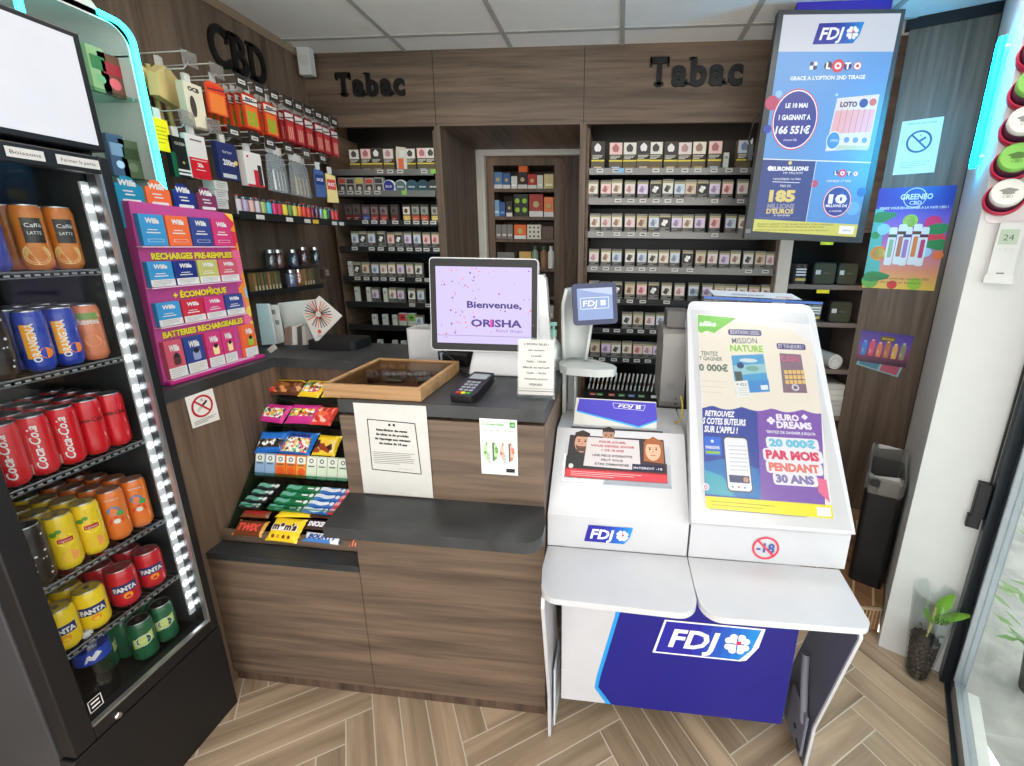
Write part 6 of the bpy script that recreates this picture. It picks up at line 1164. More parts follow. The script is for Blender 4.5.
YT = [1.652, 1.764, 1.877, 1.967, 2.054, 2.140, 2.207, 2.276, 2.353, 2.412, 2.483]
for i, y in enumerate(YT): hook(y, 2.25, i > 1, 'clear product hook in the upper row, %s from the left' % ORD[i])
YB = [1.597, 1.705, 1.797, 1.900, 1.985, 2.097, 2.220, 2.346]
for i, y in enumerate(YB): hook(y, 2.04, i > 1, 'clear product hook in the lower row, %s from the left' % ORD[i])
def hang(y, ztop, w, h, x, mfn, name, label, cat, group=None, th=.008, rz=0):
    mb = MB(Matrix.Translation((x, y, ztop)) @ Matrix.Rotation(math.radians(rz), 4, 'Z') @ FX(0, 0, 0)); mfn(mb, w, h, th); mb.box(-.012, .012, -.002, .034, -th, -th*.5, PAPER)
    return tag(mb.build(name, bevel=.001), label, cat, group)
def blister(c1, c2, c3, txt=None, lime=None):
    def f(mb, w, h, th):
        mb.prism([(-w/2, -h), (w/2, -h), (w/2, -.012), (w*.3, 0), (-w*.3, 0), (-w/2, -.012)], -th, 0, C_(*c1, .35, .3)); mb.rect(-w*.48, -h*.30, w*.48, -.012, C_(*c3, .4), .0006)
        mb.rect(-w*.4, -h*.95, w*.4, -h*.35, C_(*c2, .35), .0006); mb.poly([(-w*.48, -h*.28), (w*.48, -h*.2), (w*.48, -h*.16), (-w*.48, -h*.24)], C_(60,50,60), .001)
        if lime: [mb.rect(w*(-.3+k*.22), -h*.9, w*(-.16+k*.22), -h*.5, C_(*lime, .3), .0012) for k in range(3)]
        if txt: mb.text(txt, 0, -h*.20, h*.07, C_(50,50,60), .0014, fit=w*.6, bold=.04)
    return f
OR = blister((200,60,40), (236,120,50), (236,232,222), 'BIC', (120,190,60)); RB = blister((150,30,40), (196,60,60), (230,226,222), None, (226,160,140))
NV = (40,50,100)
hang(1.765, 2.205, .082, .115, -1.62, blister((226,90,50), (236,130,60), (226,60,40)), 'lighter_card', 'large orange card with a navy foot hanging nearest on the upper hooks', 'blister card')
for k in range(6): hang(1.925, 2.215, .080, .14, -1.615-.033*k, OR, 'lighter_card', 'orange blister card in the long stack on the upper hooks, %s from front' % ORD[k], 'blister card', 'orange blister stack')
for k in range(3): hang(2.035, 2.212, .075, .14, -1.615-.024*k, OR, 'lighter_card', 'orange and lime blister card on the fifth upper hook, %s from front' % ORD[k], 'blister card', 'second orange blister stack')
for j, y in enumerate(YT[5:]):
    for k in range(3): hang(y+.012, 2.212, .056, .14, -1.615-.03*k, RB, 'pen_card', 'dark red blister card, %s red column, %s from front' % (ORD[j], ORD[k]), 'blister card', 'dark red blister cards')
def sack(mb, w, h, th):
    mb.prism([(-w/2, -h*.9), (w*.35, -h), (w/2, -h*.25), (w*.1, 0), (-w*.1, 0), (-w*.45, -h*.3)], -th, 0, C_(226,206,140,.6))
hang(1.665, 2.225, .16, .13, -1.71, sack, 'paper_sachet', 'cream paper sachet hanging from the first upper hook', 'sachet', None, .03, 20); hang(1.585, 2.225, .10, .085, -1.76, sack, 'paper_sachet', 'smaller cream paper sachet beside the neon edge', 'sachet', None, .02, -10)
for k in range(3): mb = MB(); y = 1.60+k*.04; mb.tube([(-1.76, y, 2.228), (-1.755, y+.01, 2.02-.02*k)], .009, C_(206,186,120,.6), 6); tag(mb.build('paper_cone'), 'thin cream paper cone hanging under the sachets, %s from the left' % ORD[k], 'cone', 'cream cones')
def ocb(mb, w, h, th): mb.box(-w/2, w/2, -h, 0, -th, 0, C_(222,214,190,.45)); mb.text('OCB', 0, -h*.18, h*.09, INK, .001, fit=w*.6, bold=.05); mb.poly([(w*(-.15+.16*math.cos(a)), -h*.52+h*.24*math.sin(a)) for a in [q*PI/8 for q in range(16)]], C_(70,66,60), .001); mb.box(-w*.5, w*.5, -h*.98, -h*.84, .0, .012, C_(222,214,190,.45))
hang(1.665, 2.170, .075, .155, -1.62, ocb, 'rolling_box', 'beige rolling paper box on the second upper hook', 'box', None, .03)
def yel(mb, w, h, th): mb.box(-w/2, w/2, -h, 0, -th, 0, C_(244,224,30,.4)); lines(mb, -w*.35, -h*.8, w*.35, -h*.2, 5, C_(190,160,30), .003, .001)
hang(1.506, 2.010, .055, .105, -1.615, yel, 'paper_packet', 'bright yellow rolling packet, front one beside the neon edge', 'packet', 'yellow packets'); hang(1.470, 2.005, .05, .10, -1.64, yel, 'paper_packet', 'bright yellow rolling packet, second one beside the neon edge', 'packet', 'yellow packets')
def blk(mb, w, h, th): mb.box(-w/2, w/2, -h, 0, -th, 0, C_(26,30,28,.35)); mb.rect(-w*.5, -h, -w*.3, -h*.4, C_(20,90,60,.4), .001); mb.text('GIZEH', 0, -h*.2, h*.07, C_(200,200,190), .0012, fit=w*.5); mb.rect(-w*.3, -h*.93, w*.45, -h*.88, W_, .0012); mb.rect(-w*.3, -h*.84, w*.45, -h*.79, W_, .0012); mb.disc(0, -h*.62, w*.06, C_(180,150,90), .0012, 8)
hang(1.565, 1.965, .085, .14, -1.615, blk, 'filter_box', 'black and green filter box hanging beside the red and white box', 'box', None, .02)
def wr(mb, w, h, th): mb.box(-w/2, w/2, -h, 0, -th, 0, C_(220,216,212,.4)); mb.rect(-w/2, -h, w/2, -h*.52, C_(204,30,44,.4), .001); mb.rect(-w*.3, -h*.14, w*.3, -h*.10, C_(120,116,112), .001); mb.text('2h', 0, -h*.72, h*.08, W_, .0014, fit=w*.3, bold=.05); mb.rect(-w*.25, -h*.8, w*.25, -h*.785, W_, .0014); mb.rect(-w*.4, -h*.58, w*.4, -h*.565, W_, .0014)
hang(1.625, 1.985, .078, .155, -1.61, wr, 'filter_box', 'tall box with white top and red bottom on the lower hooks', 'box', None, .02)
def nvy(mb, w, h, th): mb.box(-w/2, w/2, -h, 0, -th, 0, C_(*NV, .4)); mb.text('turner', 0, -h*.28, h*.09, W_, .001, fit=w*.5); mb.text('200m', 0, -h*.60, h*.15, W_, .001, fit=w*.6, bold=.04); mb.disc(w*.38, -h*.5, w*.1, C_(230,200,110), .0014, 10); mb.rect(-w*.4, -h*.95, w*.3, -h*.84, C_(200,200,204), .001)
hang(1.757, 1.985, .09, .14, -1.61, nvy, 'filter_box', 'navy blue box with white text on the lower hooks', 'box', None, .022)
def wbx(mb, w, h, th): mb.box(-w/2, w/2, -h, 0, -th, 0, C_(228,224,220,.4)); mb.disc(-w*.3, -h*.14, w*.06, C_(200,40,60), .001, 10); mb.rect(-w*.05, -h*.94, w*.2, -h*.5, C_(200,40,60), .001); mb.rect(w*.2, -h*.94, w*.42, -h*.34, C_(50,48,50), .001); mb.rect(-w*.5, -h, w*.5, -h*.94, C_(190,40,50), .0014)
hang(1.884, 1.975, .092, .14, -1.61, wbx, 'lighter_box', 'white box with red square and black lighter on the lower hooks', 'box', None, .03)
def clr(c, lab):
    def f(mb, w, h, th): mb.prism([(-w/2, -h), (w/2, -h), (w*.35, -h*.12), (0, 0), (-w*.35, -h*.12)], -.001, 0, glassy('poly_bag', (214,220,222), .7, .2)); mb.prism([(-w*.25, -h*.92), (w*.2, -h*.94), (w*.1, -h*.3), (-w*.15, -h*.3)], -.008, -.002, C_(*c, .5)); mb.prism([(w*.05, -h*.96), (w*.2, -h*.96), (w*.12, -h*.45), (w*.06, -h*.45)], -.001, .003, C_(*lab, .4))
    return f
for k in range(4): hang(1.985+k*.034, 2.0, .055, .17, -1.61-.01*k, clr((50,84,96), (226,228,226)), 'brush_bag', 'clear bag with a teal brush and white strip, %s from the left' % ORD[k], 'bag', 'clear teal bags', rz=-18)
for k in range(4): hang(2.125+k*.036, 1.99, .055, .165, -1.61-.008*k, clr((150,130,100), (196,182,150)), 'brush_bag', 'clear bag with beige bristles, %s of the beige bags from the left' % ORD[k], 'bag', 'clear beige bags', rz=-18)
def pch(c1, c2, txt):
    def f(mb, w, h, th): mb.prism([(-w/2, -h), (w/2, -h*.98), (w*.42, -.01), (-w*.42, 0)], -th, 0, C_(*c1, .35, .3)); mb.rect(-w*.38, -h*.55, w*.38, -h*.2, C_(*c2, .4), .001); mb.text(txt, 0, -h*.42, h*.1, W_, .0014, fit=w*.6, bold=.04)
    return f
hang(2.30, 1.975, .06, .14, -1.60, pch((70,96,150), (30,50,120), 'OCB'), 'filter_pouch', 'blue filter pouch at the right end of the lower hooks', 'pouch', rz=-20); hang(2.38, 1.965, .062, .15, -1.59, pch((230,210,140), (206,70,60), 'RIZ'), 'filter_pouch', 'yellow and red filter pouch at the right end of the lower hooks', 'pouch', rz=-25)
# lighter shelf
t = thing('lighter_shelf', 'narrow dark shelf of coloured lighters on the left wall', 'shelf', (-1.7, 2.06, 1.69))
mb = MB(); mb.box(-1.848, -1.55, 1.70, 2.42, 1.700, 1.708, SHD); mb.box(-1.551, -1.546, 1.70, 2.42, 1.690, 1.722, SHD); mb.build('tray', t)
for y in (1.80, 1.97, 2.09, 2.15, 2.30, 2.36): mb = MB(FX(-1.5455, y, 1.694)); mb.rect(-.022, 0, .022, .018, PAPER if y != 2.15 else C_(220,180,60), .0006); mb.build('price_tag', t)
LC = [((206,190,196), 'pale patterned'), ((170,160,190), 'violet patterned'), ((216,170,160), 'peach patterned'), ((190,186,200), 'grey patterned'), ((170,180,110), 'olive'), ((70,190,210), 'turquoise'), ((206,50,110), 'magenta'), ((200,50,90), 'crimson'), ((226,206,60), 'yellow'), ((110,140,80), 'moss green'), ((200,200,90), 'lime yellow'), ((226,130,40), 'orange'), ((220,70,50), 'red-orange'), ((206,60,50), 'scarlet'), ((120,24,34), 'maroon'), ((100,20,30), 'dark maroon'), ((140,140,140), 'grey'), ((140,214,60), 'lime green'), ((40,50,60), 'black'), ((214,60,50), 'red'), ((200,50,50), 'cherry red')]
lp = None
for i, (c, n) in enumerate(LC):
    y = 1.735+i*.0318; mb = MB(); mb.prism([(-1.577+.0075*math.cos(a), y+.0125*math.sin(a)) for a in [k*PI/6 for k in range(12)]], 1.709, 1.770, C_(*c, .25, .5)); mb.box(-1.582, -1.570, y-.009, y+.008, 1.770, 1.782, CHROME); mb.box(-1.580, -1.571, y-.010, y-.003, 1.782, 1.787, C_(200,60,50) if i % 3 == 0 else C_(40,40,40))
    tag(mb.build('lighter', bevel=.001), '%s lighter standing on the left wall shelf, %s in the row' % (n, ORD[i] if i < 20 else 'last'), 'lighter', 'lighters on the wall shelf')
# grinder shelf below
t = thing('accessory_shelf', 'short dark shelf with jars and cigar tubes low on the left wall', 'shelf', (-1.75, 2.1, 1.36))
mb = MB(); mb.box(-1.848, -1.66, 1.80, 2.30, 1.360, 1.366, SHD); mb.box(-1.662, -1.658, 1.80, 2.30, 1.355, 1.38, SHD); mb.build('tray', t); mb = MB(); mb.box(-1.848, -1.75, 1.88, 2.40, 1.462, 1.466, SHD); mb.build('upper_tray', t)
for i in range(12):
    y = 1.86+i*.021+(.16 if i > 7 else 0); mb = MB(); mb.box(-1.70, -1.675, y-.008, y+.008, 1.367, 1.46, C_(*[(150,110,70), (96,90,60), (120,100,60), (84,90,70)][i % 4], .4)); mb.box(-1.6745, -1.674, y-.005, y+.005, 1.38, 1.40, C_(190,180,150)); tag(mb.build('cigar_tube_box'), 'slim brown cigar carton on the low wall shelf, %s from left' % ORD[i], 'carton', 'slim cartons on the low shelf')
for i, (px, py, z, c) in enumerate([(271, 252, 1.467, (60,62,64)), (279, 252, 1.467, (110,60,50)), (293, 247, 1.467, (60,80,110)), (303, 243, 1.48, (80,40,40)), (315, 244, 1.48, (50,60,70)), (292, 268, 1.367, (90,110,150)), (300, 268, 1.367, (150,90,60)), (306, 270, 1.367, (70,50,40))]):
    p = onx(px, py, -1.70 if z < 1.4 else -1.79); y = p.y; xx = -1.715 if z < 1.4 else -1.80; mb = MB(); mb.lathe([(.022, z), (.024, z+.006), (.024, z+.07), (.018, z+.078)], glassy('jar_%d' % i, [min(255, v+60) for v in c], .5), cx=xx, cy=y); mb.lathe([(.016, z+.004), (.016, z+.05)], C_(*c, .4), cx=xx, cy=y); tt = thing('glass_jar', 'x', 'jar', (xx, y, z)); tt['label'] = 'glass jar with silver lid on low wall shelf, %s' % ['back row first from left', 'back row second from left', 'back row third', 'back row fourth with dark red filling', 'back row last', 'front row with blue filling', 'front row with orange filling', 'front row with brown filling'][i]; tt['group'] = 'jars on the low wall shelf'; mb.build('jar_body', tt); mb = MB(); mb.cyl(xx, y, z+.078, z+.094, .020, CHROME); mb.build('lid', tt)
mb = MB(FX(-1.66, 2.345, 1.40)); mb.box(-.03, .03, 0, .06, -.02, 0, C_(70,56,48,.4)); [mb.rect(-.01, .02+k*.009, .02, .024+k*.009, C_(190,180,160), .001) for k in range(4)]; tag(mb.build('cigar_box'), 'small dark cigar box at the right end of the low wall shelf', 'box')
# ------------------------------------------------------------------ papers on the rear worktop
def leaf(cs, th, m, name, label, cat, draw=None):
    # cs: four photo corners tl tr br bl lying in a vertical plane at depth y
    (pts, y) = cs; P = [ony(px, py, y) for px, py in pts]; F = FY(0, y, 0); mb = MB(F); mb.prism([(p.x, p.z) for p in (P[3], P[2], P[1], P[0])], -th, 0, m)
    if draw: draw(mb, [(p.x, p.z) for p in P])
    return tag(mb.build(name), label, cat)
leaf(([(256, 304), (268, 304), (276, 344), (262, 345)], 1.70), .01, C_(196,200,204,.5), 'folder', 'pale grey folder leaning at the left of the papers pile', 'folder')
leaf(([(269, 305), (277, 305), (284, 342), (277, 344)], 1.72), .008, PAPER, 'folder', 'white folder with grey squares between the grey and the large sheet', 'folder', lambda mb, P: [mb.rect(P[0][0]+.008+.01*k, P[0][1]-.04-.045*k, P[0][0]+.025+.01*k, P[0][1]-.02-.045*k, C_(120,124,124), .001) for k in range(2)])
leaf(([(278, 303), (317, 299), (322, 340), (288, 344)], 1.79), .003, C_(214,216,212,.6), 'cardboard_sheet', 'large pale sheet standing behind the striped card', 'sheet')
def fan(mb, P):
    cx, cz = sum(p[0] for p in P)/4-.004, sum(p[1] for p in P)/4+.012
    cols = [(90,60,50), (60,60,70), (40,40,44), (200,120,90), (120,160,130), (206,90,70), (230,200,190), (70,90,80), (150,60,70), (220,130,100)]
    for k in range(26):
        a = k*2*PI/26; r0, r1 = .012, .060; mb.line((cx+r0*math.cos(a), cz+r0*math.sin(a)), (cx+r1*math.cos(a), cz+r1*math.sin(a)), .0045, C_(*cols[k % 10], .5), .001)
    mb.disc(cx-.005, cz-.075, .009, C_(206,80,50), .001, 12); mb.text('Rizla', cx-.005, cz-.098, .008, C_(120,110,110), .001)
leaf(([(319, 296), (342, 316), (316, 343), (302, 312)], 1.70), .004, PAPER, 'fan_card', 'square white card with a radiating multicoloured stripe wheel, tilted on its corner', 'card', fan)
for k in range(4): leaf(([(285+k*5, 328-k % 2*2), (290+k*5, 326), (291+k*5, 345), (284+k*5, 345)], 1.66+.01*k), .05, C_(*[(120,104,96), (200,198,194), (70,66,64), (170,166,160)][k], .5), 'magazine', 'rolled magazine standing in the papers pile, %s from the left' % ORD[k], 'magazine')
mb = MB(FY(-1.43, 1.625, 1.158)); mb.T = mb.T @ Matrix.Rotation(.6, 4, 'Z'); mb.box(-.022, .022, 0, .022, 0, .002, PAPER); tag(mb.build('price_label'), 'small tilted white price label in front of the magazines', 'label')
mb = MB(); mb.prism(rrect(-1.34, 1.70, -1.12, 1.84, .02), 1.1505, 1.19, C_(20,20,22,.6)); tag(mb.build('cloth_bag', bevel=.012), 'black soft bag lying on the rear worktop right of the striped card', 'bag')
# ------------------------------------------------------------------ posters on the angled wood panel
def FP(d, z, off=.0015): p = B0+DD*d-DN*off; return frame((p.x, p.y, z), DD, (0, 0, 1))
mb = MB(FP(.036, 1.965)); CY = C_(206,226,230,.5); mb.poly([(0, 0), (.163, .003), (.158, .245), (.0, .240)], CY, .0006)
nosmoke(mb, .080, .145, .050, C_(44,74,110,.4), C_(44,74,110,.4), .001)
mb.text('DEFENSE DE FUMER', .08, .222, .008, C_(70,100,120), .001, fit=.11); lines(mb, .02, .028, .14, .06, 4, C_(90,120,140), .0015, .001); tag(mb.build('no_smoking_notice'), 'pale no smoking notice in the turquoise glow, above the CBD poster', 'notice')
SKYG = None
def gradmat(name, cols):
    if name in MATS: return MATS[name]
    m = bpy.data.materials.new(name); m.use_nodes = True; nt = m.node_tree; L = nt.links.new; b = nt.nodes['Principled BSDF']; b.inputs['Roughness'].default_value = .35
    tc = nt.nodes.new('ShaderNodeTexCoord'); sp = nt.nodes.new('ShaderNodeSeparateXYZ'); L(tc.outputs['Generated'], sp.inputs[0]); cr = nt.nodes.new('ShaderNodeValToRGB'); el = cr.color_ramp.elements
    while len(el) < len(cols): el.new(.5)
    for i, (p, c) in enumerate(cols): el[i].position = p; el[i].color = srgb(*c)
    L(sp.outputs['Z'], cr.inputs[0]); L(cr.outputs[0], b.inputs['Base Color']); MATS[name] = m; return m
PG = gradmat('poster_print', [(0, (240,200,80)), (.18, (236,150,110)), (.45, (190,110,170)), (.72, (110,90,190)), (.84, (40,50,160)), (1, (30,40,150))])
t = thing('cbd_poster', 'colourful CBD vape poster with fruit on the wood panel', 'poster', FP(0, 1.41).to_translation())
W, H = .305, .495; mb = MB(FP(-.008, 1.41)); mb.poly([(0, 0), (W, 0), (W, H), (0, H)], PG, .0006)
mb.poly([(0, H*.10), (W*.22, H*.10), (W*.12, H*.80), (0, H*.80)], C_(90,190,180,.4), .0008)
mb.text('GREENEO', W*.52, H*.885, H*.05, W_, .0014, fit=W*.42, bold=.03); mb.text('CBD', W*.52, H*.835, H*.035, W_, .0014, fit=W*.16, bold=.02); mb.ring(W*.5, H*.90, W*.14, W*.15, W_, .0012) 
mb.rect(W*.1, H*.88, W*.9, H*.83, C_(34,44,156,.4), .0009) if 0 else None
mb.text('VENEZ VOUS EN DONNER A LA VAPE CBD !', W*.5, H*.795, H*.022, W_, .0014, fit=W*.9, bold=.03)
for (u, v, r, c) in ((.50, .68, .10, (170,220,60)), (.80, .66, .11, (220,50,110)), (.88, .50, .12, (224,60,80)), (.15, .36, .12, (240,150,60)), (.16, .36, .085, (240,214,120)), (.78, .38, .08, (170,214,230)), (.95, .35, .07, (240,120,60)), (.50, .68, .075, (206,236,130)), (.16, .60, .09, (150,214,226)), (.06, .54, .06, (60,160,90)), (.1, .06, .12, (110,180,80)), (.42, .04, .07, (220,60,60)), (.72, .02, .10, (160,200,60))): mb.disc(W*u, max(H*v, W*r), W*r, C_(*c, .4), .001+v*.0002, 18)
for (u, v, a) in ((.88, .60, .5), (.95, .45, -.3), (.1, .72, .9), (.12, .12, .3)): mb.poly([(min(W, max(0, W*u+.06*math.cos(a+q)*(.35+abs(math.cos(q))))), min(H, max(0, H*v+.045*math.sin(a+q)*.6))) for q in [k*PI/5 for k in range(10)]], C_(50,140,80,.4), .0013)
for i, (u, c) in enumerate(((.30, (150,190,150)), (.42, (190,120,90)), (.50, (170,130,190)), (.62, (226,130,70)), (.72, (200,70,110)))):
    h0 = .24+.01*(i % 2); h1 = .62+.03*(i % 2); mb.poly(rrect(W*(u-.055), H*h0, W*(u+.055), H*h1, W*.03), C_(232,234,232,.35), .0016+.0002*i); mb.poly(rrect(W*(u-.03), H*(h0+.08), W*(u+.03), H*(h1-.12), W*.015), C_(*c, .35), .0020+.0002*i); mb.poly(rrect(W*(u-.055), H*(h1-.10), W*(u+.055), H*(h1-.07), W*.005), C_(*[v//2 for v in c], .35), .0020+.0002*i)
mb.text('Laissez-vous tenter par nos puffs CBD', W*.5, H*.10, H*.02, C_(130,80,60), .002, fit=W*.8); mb.text('a decouvrir en boutique', W*.5, H*.06, H*.02, C_(130,80,60), .002, fit=W*.6); mb.build('print', t)
PG2 = gradmat('leaflet_print', [(0, (40,30,50)), (.35, (150,70,110)), (.6, (110,80,170)), (1, (70,50,140))])
def leaflet(d, z, w, h, rot, m, label, full):
    mb = MB(FP(d, z, .004 if full else .0015) @ Matrix.Rotation(rot, 4, 'Z')); mb.box(0, w, 0, h, 0, .0008, m)
    if full:
        mb.poly(rrect(w*.40, h*.72, w*.68, h*.90, .008), C_(110,90,50,.4), .0012); mb.text('NEW FLAVOURS', w*.54, h*.78, h*.06, C_(226,196,90), .0016, fit=w*.22, bold=.03)
        for i, c in enumerate([(70,140,220), (230,90,110), (240,130,80), (200,120,70), (236,180,90), (150,150,110)]):
            u = .12+i*.15; mb.poly(rrect(w*(u-.05), h*.22, w*(u+.05), h*(.62+.06*(i % 2)), w*.02), C_(*c, .35), .0012); mb.disc(w*u, h*(.66+.06*(i % 2)), w*.03, C_(*[min(255, v+50) for v in c]), .0014, 10); mb.text(['ICE', 'RED', 'MIX', 'COLA', 'PINA', 'MINT'][i], w*u, h*.38, h*.05, W_, .0018, rot=PI/2, fit=.02)
    else: mb.rect(w*.05, h*.1, w*.5, h*.9, C_(90,140,160,.4), .0012); mb.rect(w*.55, h*.1, w*.95, h*.9, C_(196,90,110,.4), .0012)
    tag(mb.build('leaflet'), label, 'leaflet')
leaflet(.022, 1.012, .228, .172, -.04, PG2, 'purple leaflet with six coloured vapes pinned on the wood panel', True); leaflet(.030, .990, .20, .07, -.22, C_(150,190,190,.4), 'teal and red leaflet showing under the purple leaflet', False)
# ------------------------------------------------------------------ corner wall: neon, jars, remote
def FW(v, z, off=0): p = A0+V2*v-U2*off; return frame((p.x, p.y, z), V2, (0, 0, 1))
NE2 = mat('neon_cyan', (60,235,250), .4, emit=85, ergb=(0,175,240), var=0)
t = thing('neon_tube', 'bright turquoise neon tube on the edge of the white corner wall', 'light', A0+Vector((0, 0, 1.87)))
zz0, zz1 = ony(968, 165, 1.83).z, ony(1000, 35, 1.83).z
pts = [tuple(A0+U2*.30-V2*.022+Vector((0, 0, zz0+(zz1-zz0)*k/4))) for k in range(5)]
mb = MB(); mb.tube(pts, .011, NE2, 10); mb.build('tube', t); mb = MB(); mb.tube([tuple(Vector(p)+U2*.06) for p in pts], .010, NE2, 8); mb.build('inner_tube', t)
mb = MB(); [mb.tube([tuple(A0+U2*.30-V2*.022+Vector((0, 0, z))), tuple(A0+U2*.30+Vector((0, 0, z)))], .006, W_, 6) for z in (zz0+.03, zz1-.03)]; mb.build('clip', t)
t = thing('air_conditioner_remote', 'white air conditioner remote in its wall holder on the corner wall', 'remote control', FW(.075, 1.51).to_translation())
mb = MB(FW(.075, 1.515)); mb.T = mb.T @ Matrix.Rotation(-.02, 4, 'Z'); mb.prism(rrect(-.030, 0, .030, .175, .005), .006, .024, WHITE); mb.build('body', t, bevel=.003)
mb = MB(FW(.075, 1.515)); mb.rect(-.022, .110, .022, .155, C_(176,190,170,.3), .0245); mb.text('24', 0, .122, .018, C_(80,96,84), .025, fit=.024); mb.rect(-.008, .020, .010, .024, C_(110,110,120), .0245); [mb.disc(-.014+.014*k, .095, .0035, C_(200,204,206), .0245, 10) for k in range(3)]; mb.build('display', t)
mb = MB(FW(.075, 1.505)); mb.prism(rrect(-.034, 0, .034, .075, .006), .001, .006, WHITE); mb.prism(rrect(-.034, 0, .034, .03, .006), .0255, .030, WHITE); mb.prism([(-.034, 0), (.034, 0), (.034, .008), (-.034, .008)], .006, .0255, WHITE); mb.build('holder', t, bevel=.002)
MG = C_(196,30,70,.3,.4)
jd = thing('jar_rack', 'magenta wall rack with angled rings for CBD jars', 'rack', FW(.06, 1.7).to_translation())
mb = MB(FW(.015, 1.72)); mb.prism(rrect(-.005, -.03, .19, .70, .02), .001, .006, C_(222,214,214,.3)); mb.build('backplate', jd)
jars = [(0, k, ['white', 'green', 'white', 'green', 'white', 'red'][k]) for k in range(6)] + [(1, k, ['brown', 'white', 'green', 'brown', 'white'][k]) for k in range(5)]
for c, k, n in jars:
    u, z = .042+c*.098, 1.755+k*.0975+c*.035; base = FW(u, z) @ Matrix.Rotation(math.radians(-14), 4, 'X')
    mb = MB(base); mb.lathe([(.048, .004), (.050, .020), (.047, .034), (.043, .030), (.041, .012)], MG, 28); mb.build('ring', jd)
    t = thing('cbd_jar', '%s-lidded CBD jar in the magenta rack, %s column, %s from the bottom' % (n, ['left', 'right'][c], ORD[k]), 'jar', base.to_translation(), 'jars in the magenta rack')
    mb = MB(base); mb.lathe([(.0395, .013), (.0395, .064)], C_(70,56,80,.3,.4), 28); mb.build('jar_body', t)
    cc = {'white': (222,220,214), 'green': (130,190,90), 'red': (206,40,50), 'brown': (120,96,60)}[n]
    mb = MB(base); mb.lathe([(.0405, .064), (.0405, .078), (.037, .082)], C_(*cc, .4), 28); mb.poly([(.018*math.cos(a)*(1+.3*math.sin(5*a)), .010*math.sin(a)+.002) for a in [q*PI/10 for q in range(20)]], C_(*[int(v*.62) for v in cc], .4), .0826); mb.text('CBD', 0, -.018, .008, C_(*[int(v*.5) for v in cc]), .0828); mb.build('lid', t)
mb = MB(FW(.150, 1.63)); mb.box(-.02, .12, 0, .06, .001, .004, C_(200,40,70,.4)); mb.rect(-.012, .008, .12, .052, C_(236,180,196,.4), .0046); tag(mb.build('price_card'), 'red-framed pink card at the photo edge under the jar rack', 'card')
# ------------------------------------------------------------------ bin with liner
Ub = U2; Vb = V2; O = Vector((1.108, 1.812, .119)); wv, du, hh = .135, .27, .525
def bp(a, b, z): return O + Vb*a + Ub*b + Vector((0, 0, z))
t = thing('waste_bin', 'slim black waste bin with a clear liner on the tiled step', 'bin', O)
pl = rrect(0, 0, wv, du, .02); mb = MB(); n = len(pl)
def lerp(z): k = .92+.08*z/hh; return [bp(wv/2+(a-wv/2)*k, du/2+(b-du/2)*k, z) for a, b in pl]
lo, hi = lerp(0), lerp(hh); inn = [bp(wv/2+(a-wv/2)*.93, du/2+(b-du/2)*.96, hh) for a, b in pl]; inb = [p-Vector((0, 0, .42)) for p in inn]
mb.add(lo+hi+inn+inb, [tuple(range(n-1, -1, -1))]+[(i, (i+1) % n, n+(i+1) % n, n+i) for i in range(n)]+[(n+i, n+(i+1) % n, 2*n+(i+1) % n, 2*n+i) for i in range(n)]+[(2*n+i, 2*n+(i+1) % n, 3*n+(i+1) % n, 3*n+i) for i in range(n)]+[tuple(3*n+i for i in range(n))], mat('bin_black', (20,20,21), .5, var=.02)); mb.build('body', t)
LN = glassy('bin_liner', (225,225,222), .76, .15); rr = random.Random(3); mb = MB(); rows = []
m2 = 40; pl2 = [pl[int(i*n/m2) % n] for i in range(m2)]
for z, k in ((hh-.055, 1.05), (hh-.03, 1.06), (hh+.008, 1.04), (hh+.02, 1.0), (hh+.025, .95), (hh+.01, .88), (hh-.15, .86)):
    rows.append([bp(wv/2+(a-wv/2)*k*(1+rr.uniform(-.035, .035)), du/2+(b-du/2)*(k*.5+.5)*(1+rr.uniform(-.01, .01)), z+rr.uniform(-.012, .012)+(.04*(b > du/2) if z > hh else 0)) for a, b in pl2])
vs = [p for r_ in rows for p in r_]
mb.add(vs, [(k*m2+i, k*m2+(i+1) % m2, (k+1)*m2+(i+1) % m2, (k+1)*m2+i) for k in range(len(rows)-1) for i in range(m2)], LN); mb.build('liner', t)
mb = MB(); a = bp(.03, -.014, hh-.01); mb.prism([(a.x+x*Vb.x+y*Ub.x, a.y+x*Vb.y+y*Ub.y) for x, y in ((-.018, -.006), (.018, -.006), (.018, .006), (-.018, .006))], hh+.095, hh+.122, BLACK)
mb.tube([tuple(a+Vector((0, 0, .0))-Ub*.002), tuple(a+Vb*.012+Vector((0, 0, -.03))), tuple(a+Vb*.004+Vector((0, 0, -.052))), tuple(a-Vb*.004+Vector((0, 0, -.03))), tuple(a+Vector((0, 0, -.002)))], .0013, CHROME, 5); mb.build('binder_clip', t)
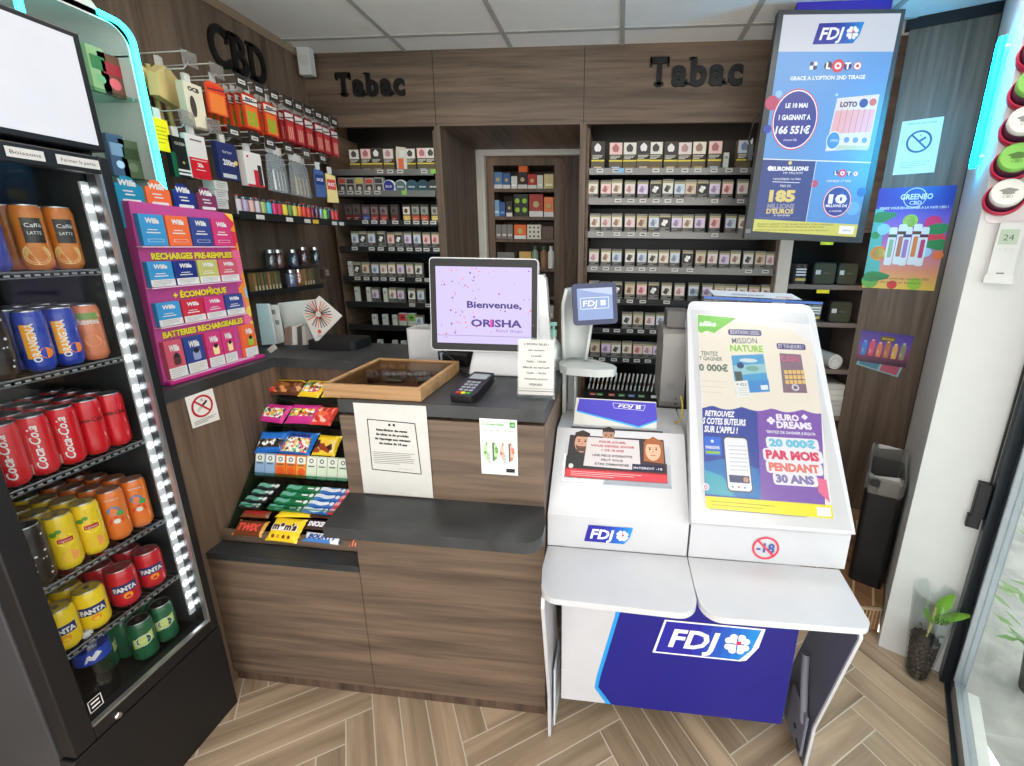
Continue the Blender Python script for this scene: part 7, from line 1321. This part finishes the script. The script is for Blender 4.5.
# ------------------------------------------------------------------ clear cup with a cutting
c = onz(922, 683, 0); cx, cy = c.x-.002, c.y+.035
t = thing('cup_plant', 'clear plastic cup of coffee beans with a green cutting on the floor', 'plant', (cx, cy, 0))
CUP = glassy('cup_plastic', (250,252,252), .9, .06)
mb = MB(); mb.lathe([(.030, .001), (.032, .003), (.044, .12), (.056, .235), (.0575, .24), (.0545, .235), (.043, .12), (.030, .006)], CUP, 32, cx=cx, cy=cy); mb.build('cup', t)
BN = mat('coffee_bean', (38,24,18), .35, coat=.4); rb = random.Random(9); mb = MB()
import itertools
for lv in range(9):
    z = .012+lv*.012; rad = .030+.0115*z/.12*1.0-.003; cnt = 13
    for k in range(cnt):
        a = k*2*PI/cnt+lv*.35; r = rad-.004; T = Matrix.Translation((cx+r*math.cos(a), cy+r*math.sin(a), z)) @ Matrix.Rotation(a+rb.uniform(-.5, .5), 4, 'Z') @ Matrix.Rotation(rb.uniform(-.6, .6), 4, 'X'); mb.T = T
        vs = []; 
        for i in range(5):
            th = PI*i/4-PI/2
            for j in range(8): ph_ = 2*PI*j/8; vs.append((.0042*math.cos(th)*math.cos(ph_), .0072*math.cos(th)*math.sin(ph_), .0060*math.sin(th)))
        mb.add(vs, [(i*8+j, i*8+(j+1) % 8, (i+1)*8+(j+1) % 8, (i+1)*8+j) for i in range(4) for j in range(8)], BN, True)
mb.T = Matrix(); mb.lathe([(.024, .004), (.035, .11), (.001, .118)], C_(30,20,16,.7), 20, cx=cx, cy=cy)
o = mb.build('coffee_beans', t); o['kind'] = 'stuff'
mb = MB(); LF = mat('leaf_green', (120,176,60), .4, coat=.2, var=.15)
mb.tube([(cx, cy, .10), (cx+.002, cy-.004, .15), (cx+.003, cy-.004, .20)], .003, C_(190,180,110,.5), 6); mb.build('stem', t)
for a, l, w, el, z in ((-.5, .105, .022, .62, .175), (.1, .085, .020, 1.0, .185), (PI+.3, .075, .016, 1.05, .155), (PI-.4, .07, .015, 1.15, .165), (-.2, .07, .018, .5, .165)):
    mb = MB(); d = Vector((math.cos(a)*math.cos(el), math.sin(a)*math.cos(el), math.sin(el))); s = Vector((-math.sin(a), math.cos(a), 0)); nrm = d.cross(s); vs = []; p0 = Vector((cx+.003, cy-.004, z)); N = 9
    for i in range(N+1):
        f = i/N; c_ = p0+d*l*f-Vector((0, 0, 1))*l*.18*f*f; ww = w*math.sin(PI*min(1, f**.75))*(1-.15*f)+.0006; vs += [c_-s*ww-nrm*ww*.25, c_, c_+s*ww-nrm*ww*.25]
    fs = [];
    for i in range(N): fs += [(i*3, i*3+1, i*3+4, i*3+3), (i*3+1, i*3+2, i*3+5, i*3+4)]
    mb.add(vs, fs, LF, True); mb.build('leaf', t)
mb = MB(); mb.warp = lambda u, v, w: (cx+(.0335+.0245*v/.24+.0012+w)*math.cos(u/.05-1.9), cy+(.0335+.0245*v/.24+.0012+w)*math.sin(u/.05-1.9), v)
mb.text('528', .006, .190, .016, INK, .0, fit=.028, bold=.02); mb.text('a.', -.034, .165, .012, INK, 0, fit=.010); mb.text('le cafe', .004, .150, .010, INK, 0, fit=.045, bold=.01, rot=.1); mb.warp = None; mb.build('handwriting', t)
t.scale = (1.25, 1.25, 1.6)
# prototypes that were never placed are dropped
for o in list(COL.objects):
    if o.parent is None and 'category' in o and ('label' not in o or o['label'] == 'x'):
        for c in list(o.children_recursive): bpy.data.objects.remove(c)
        bpy.data.objects.remove(o)
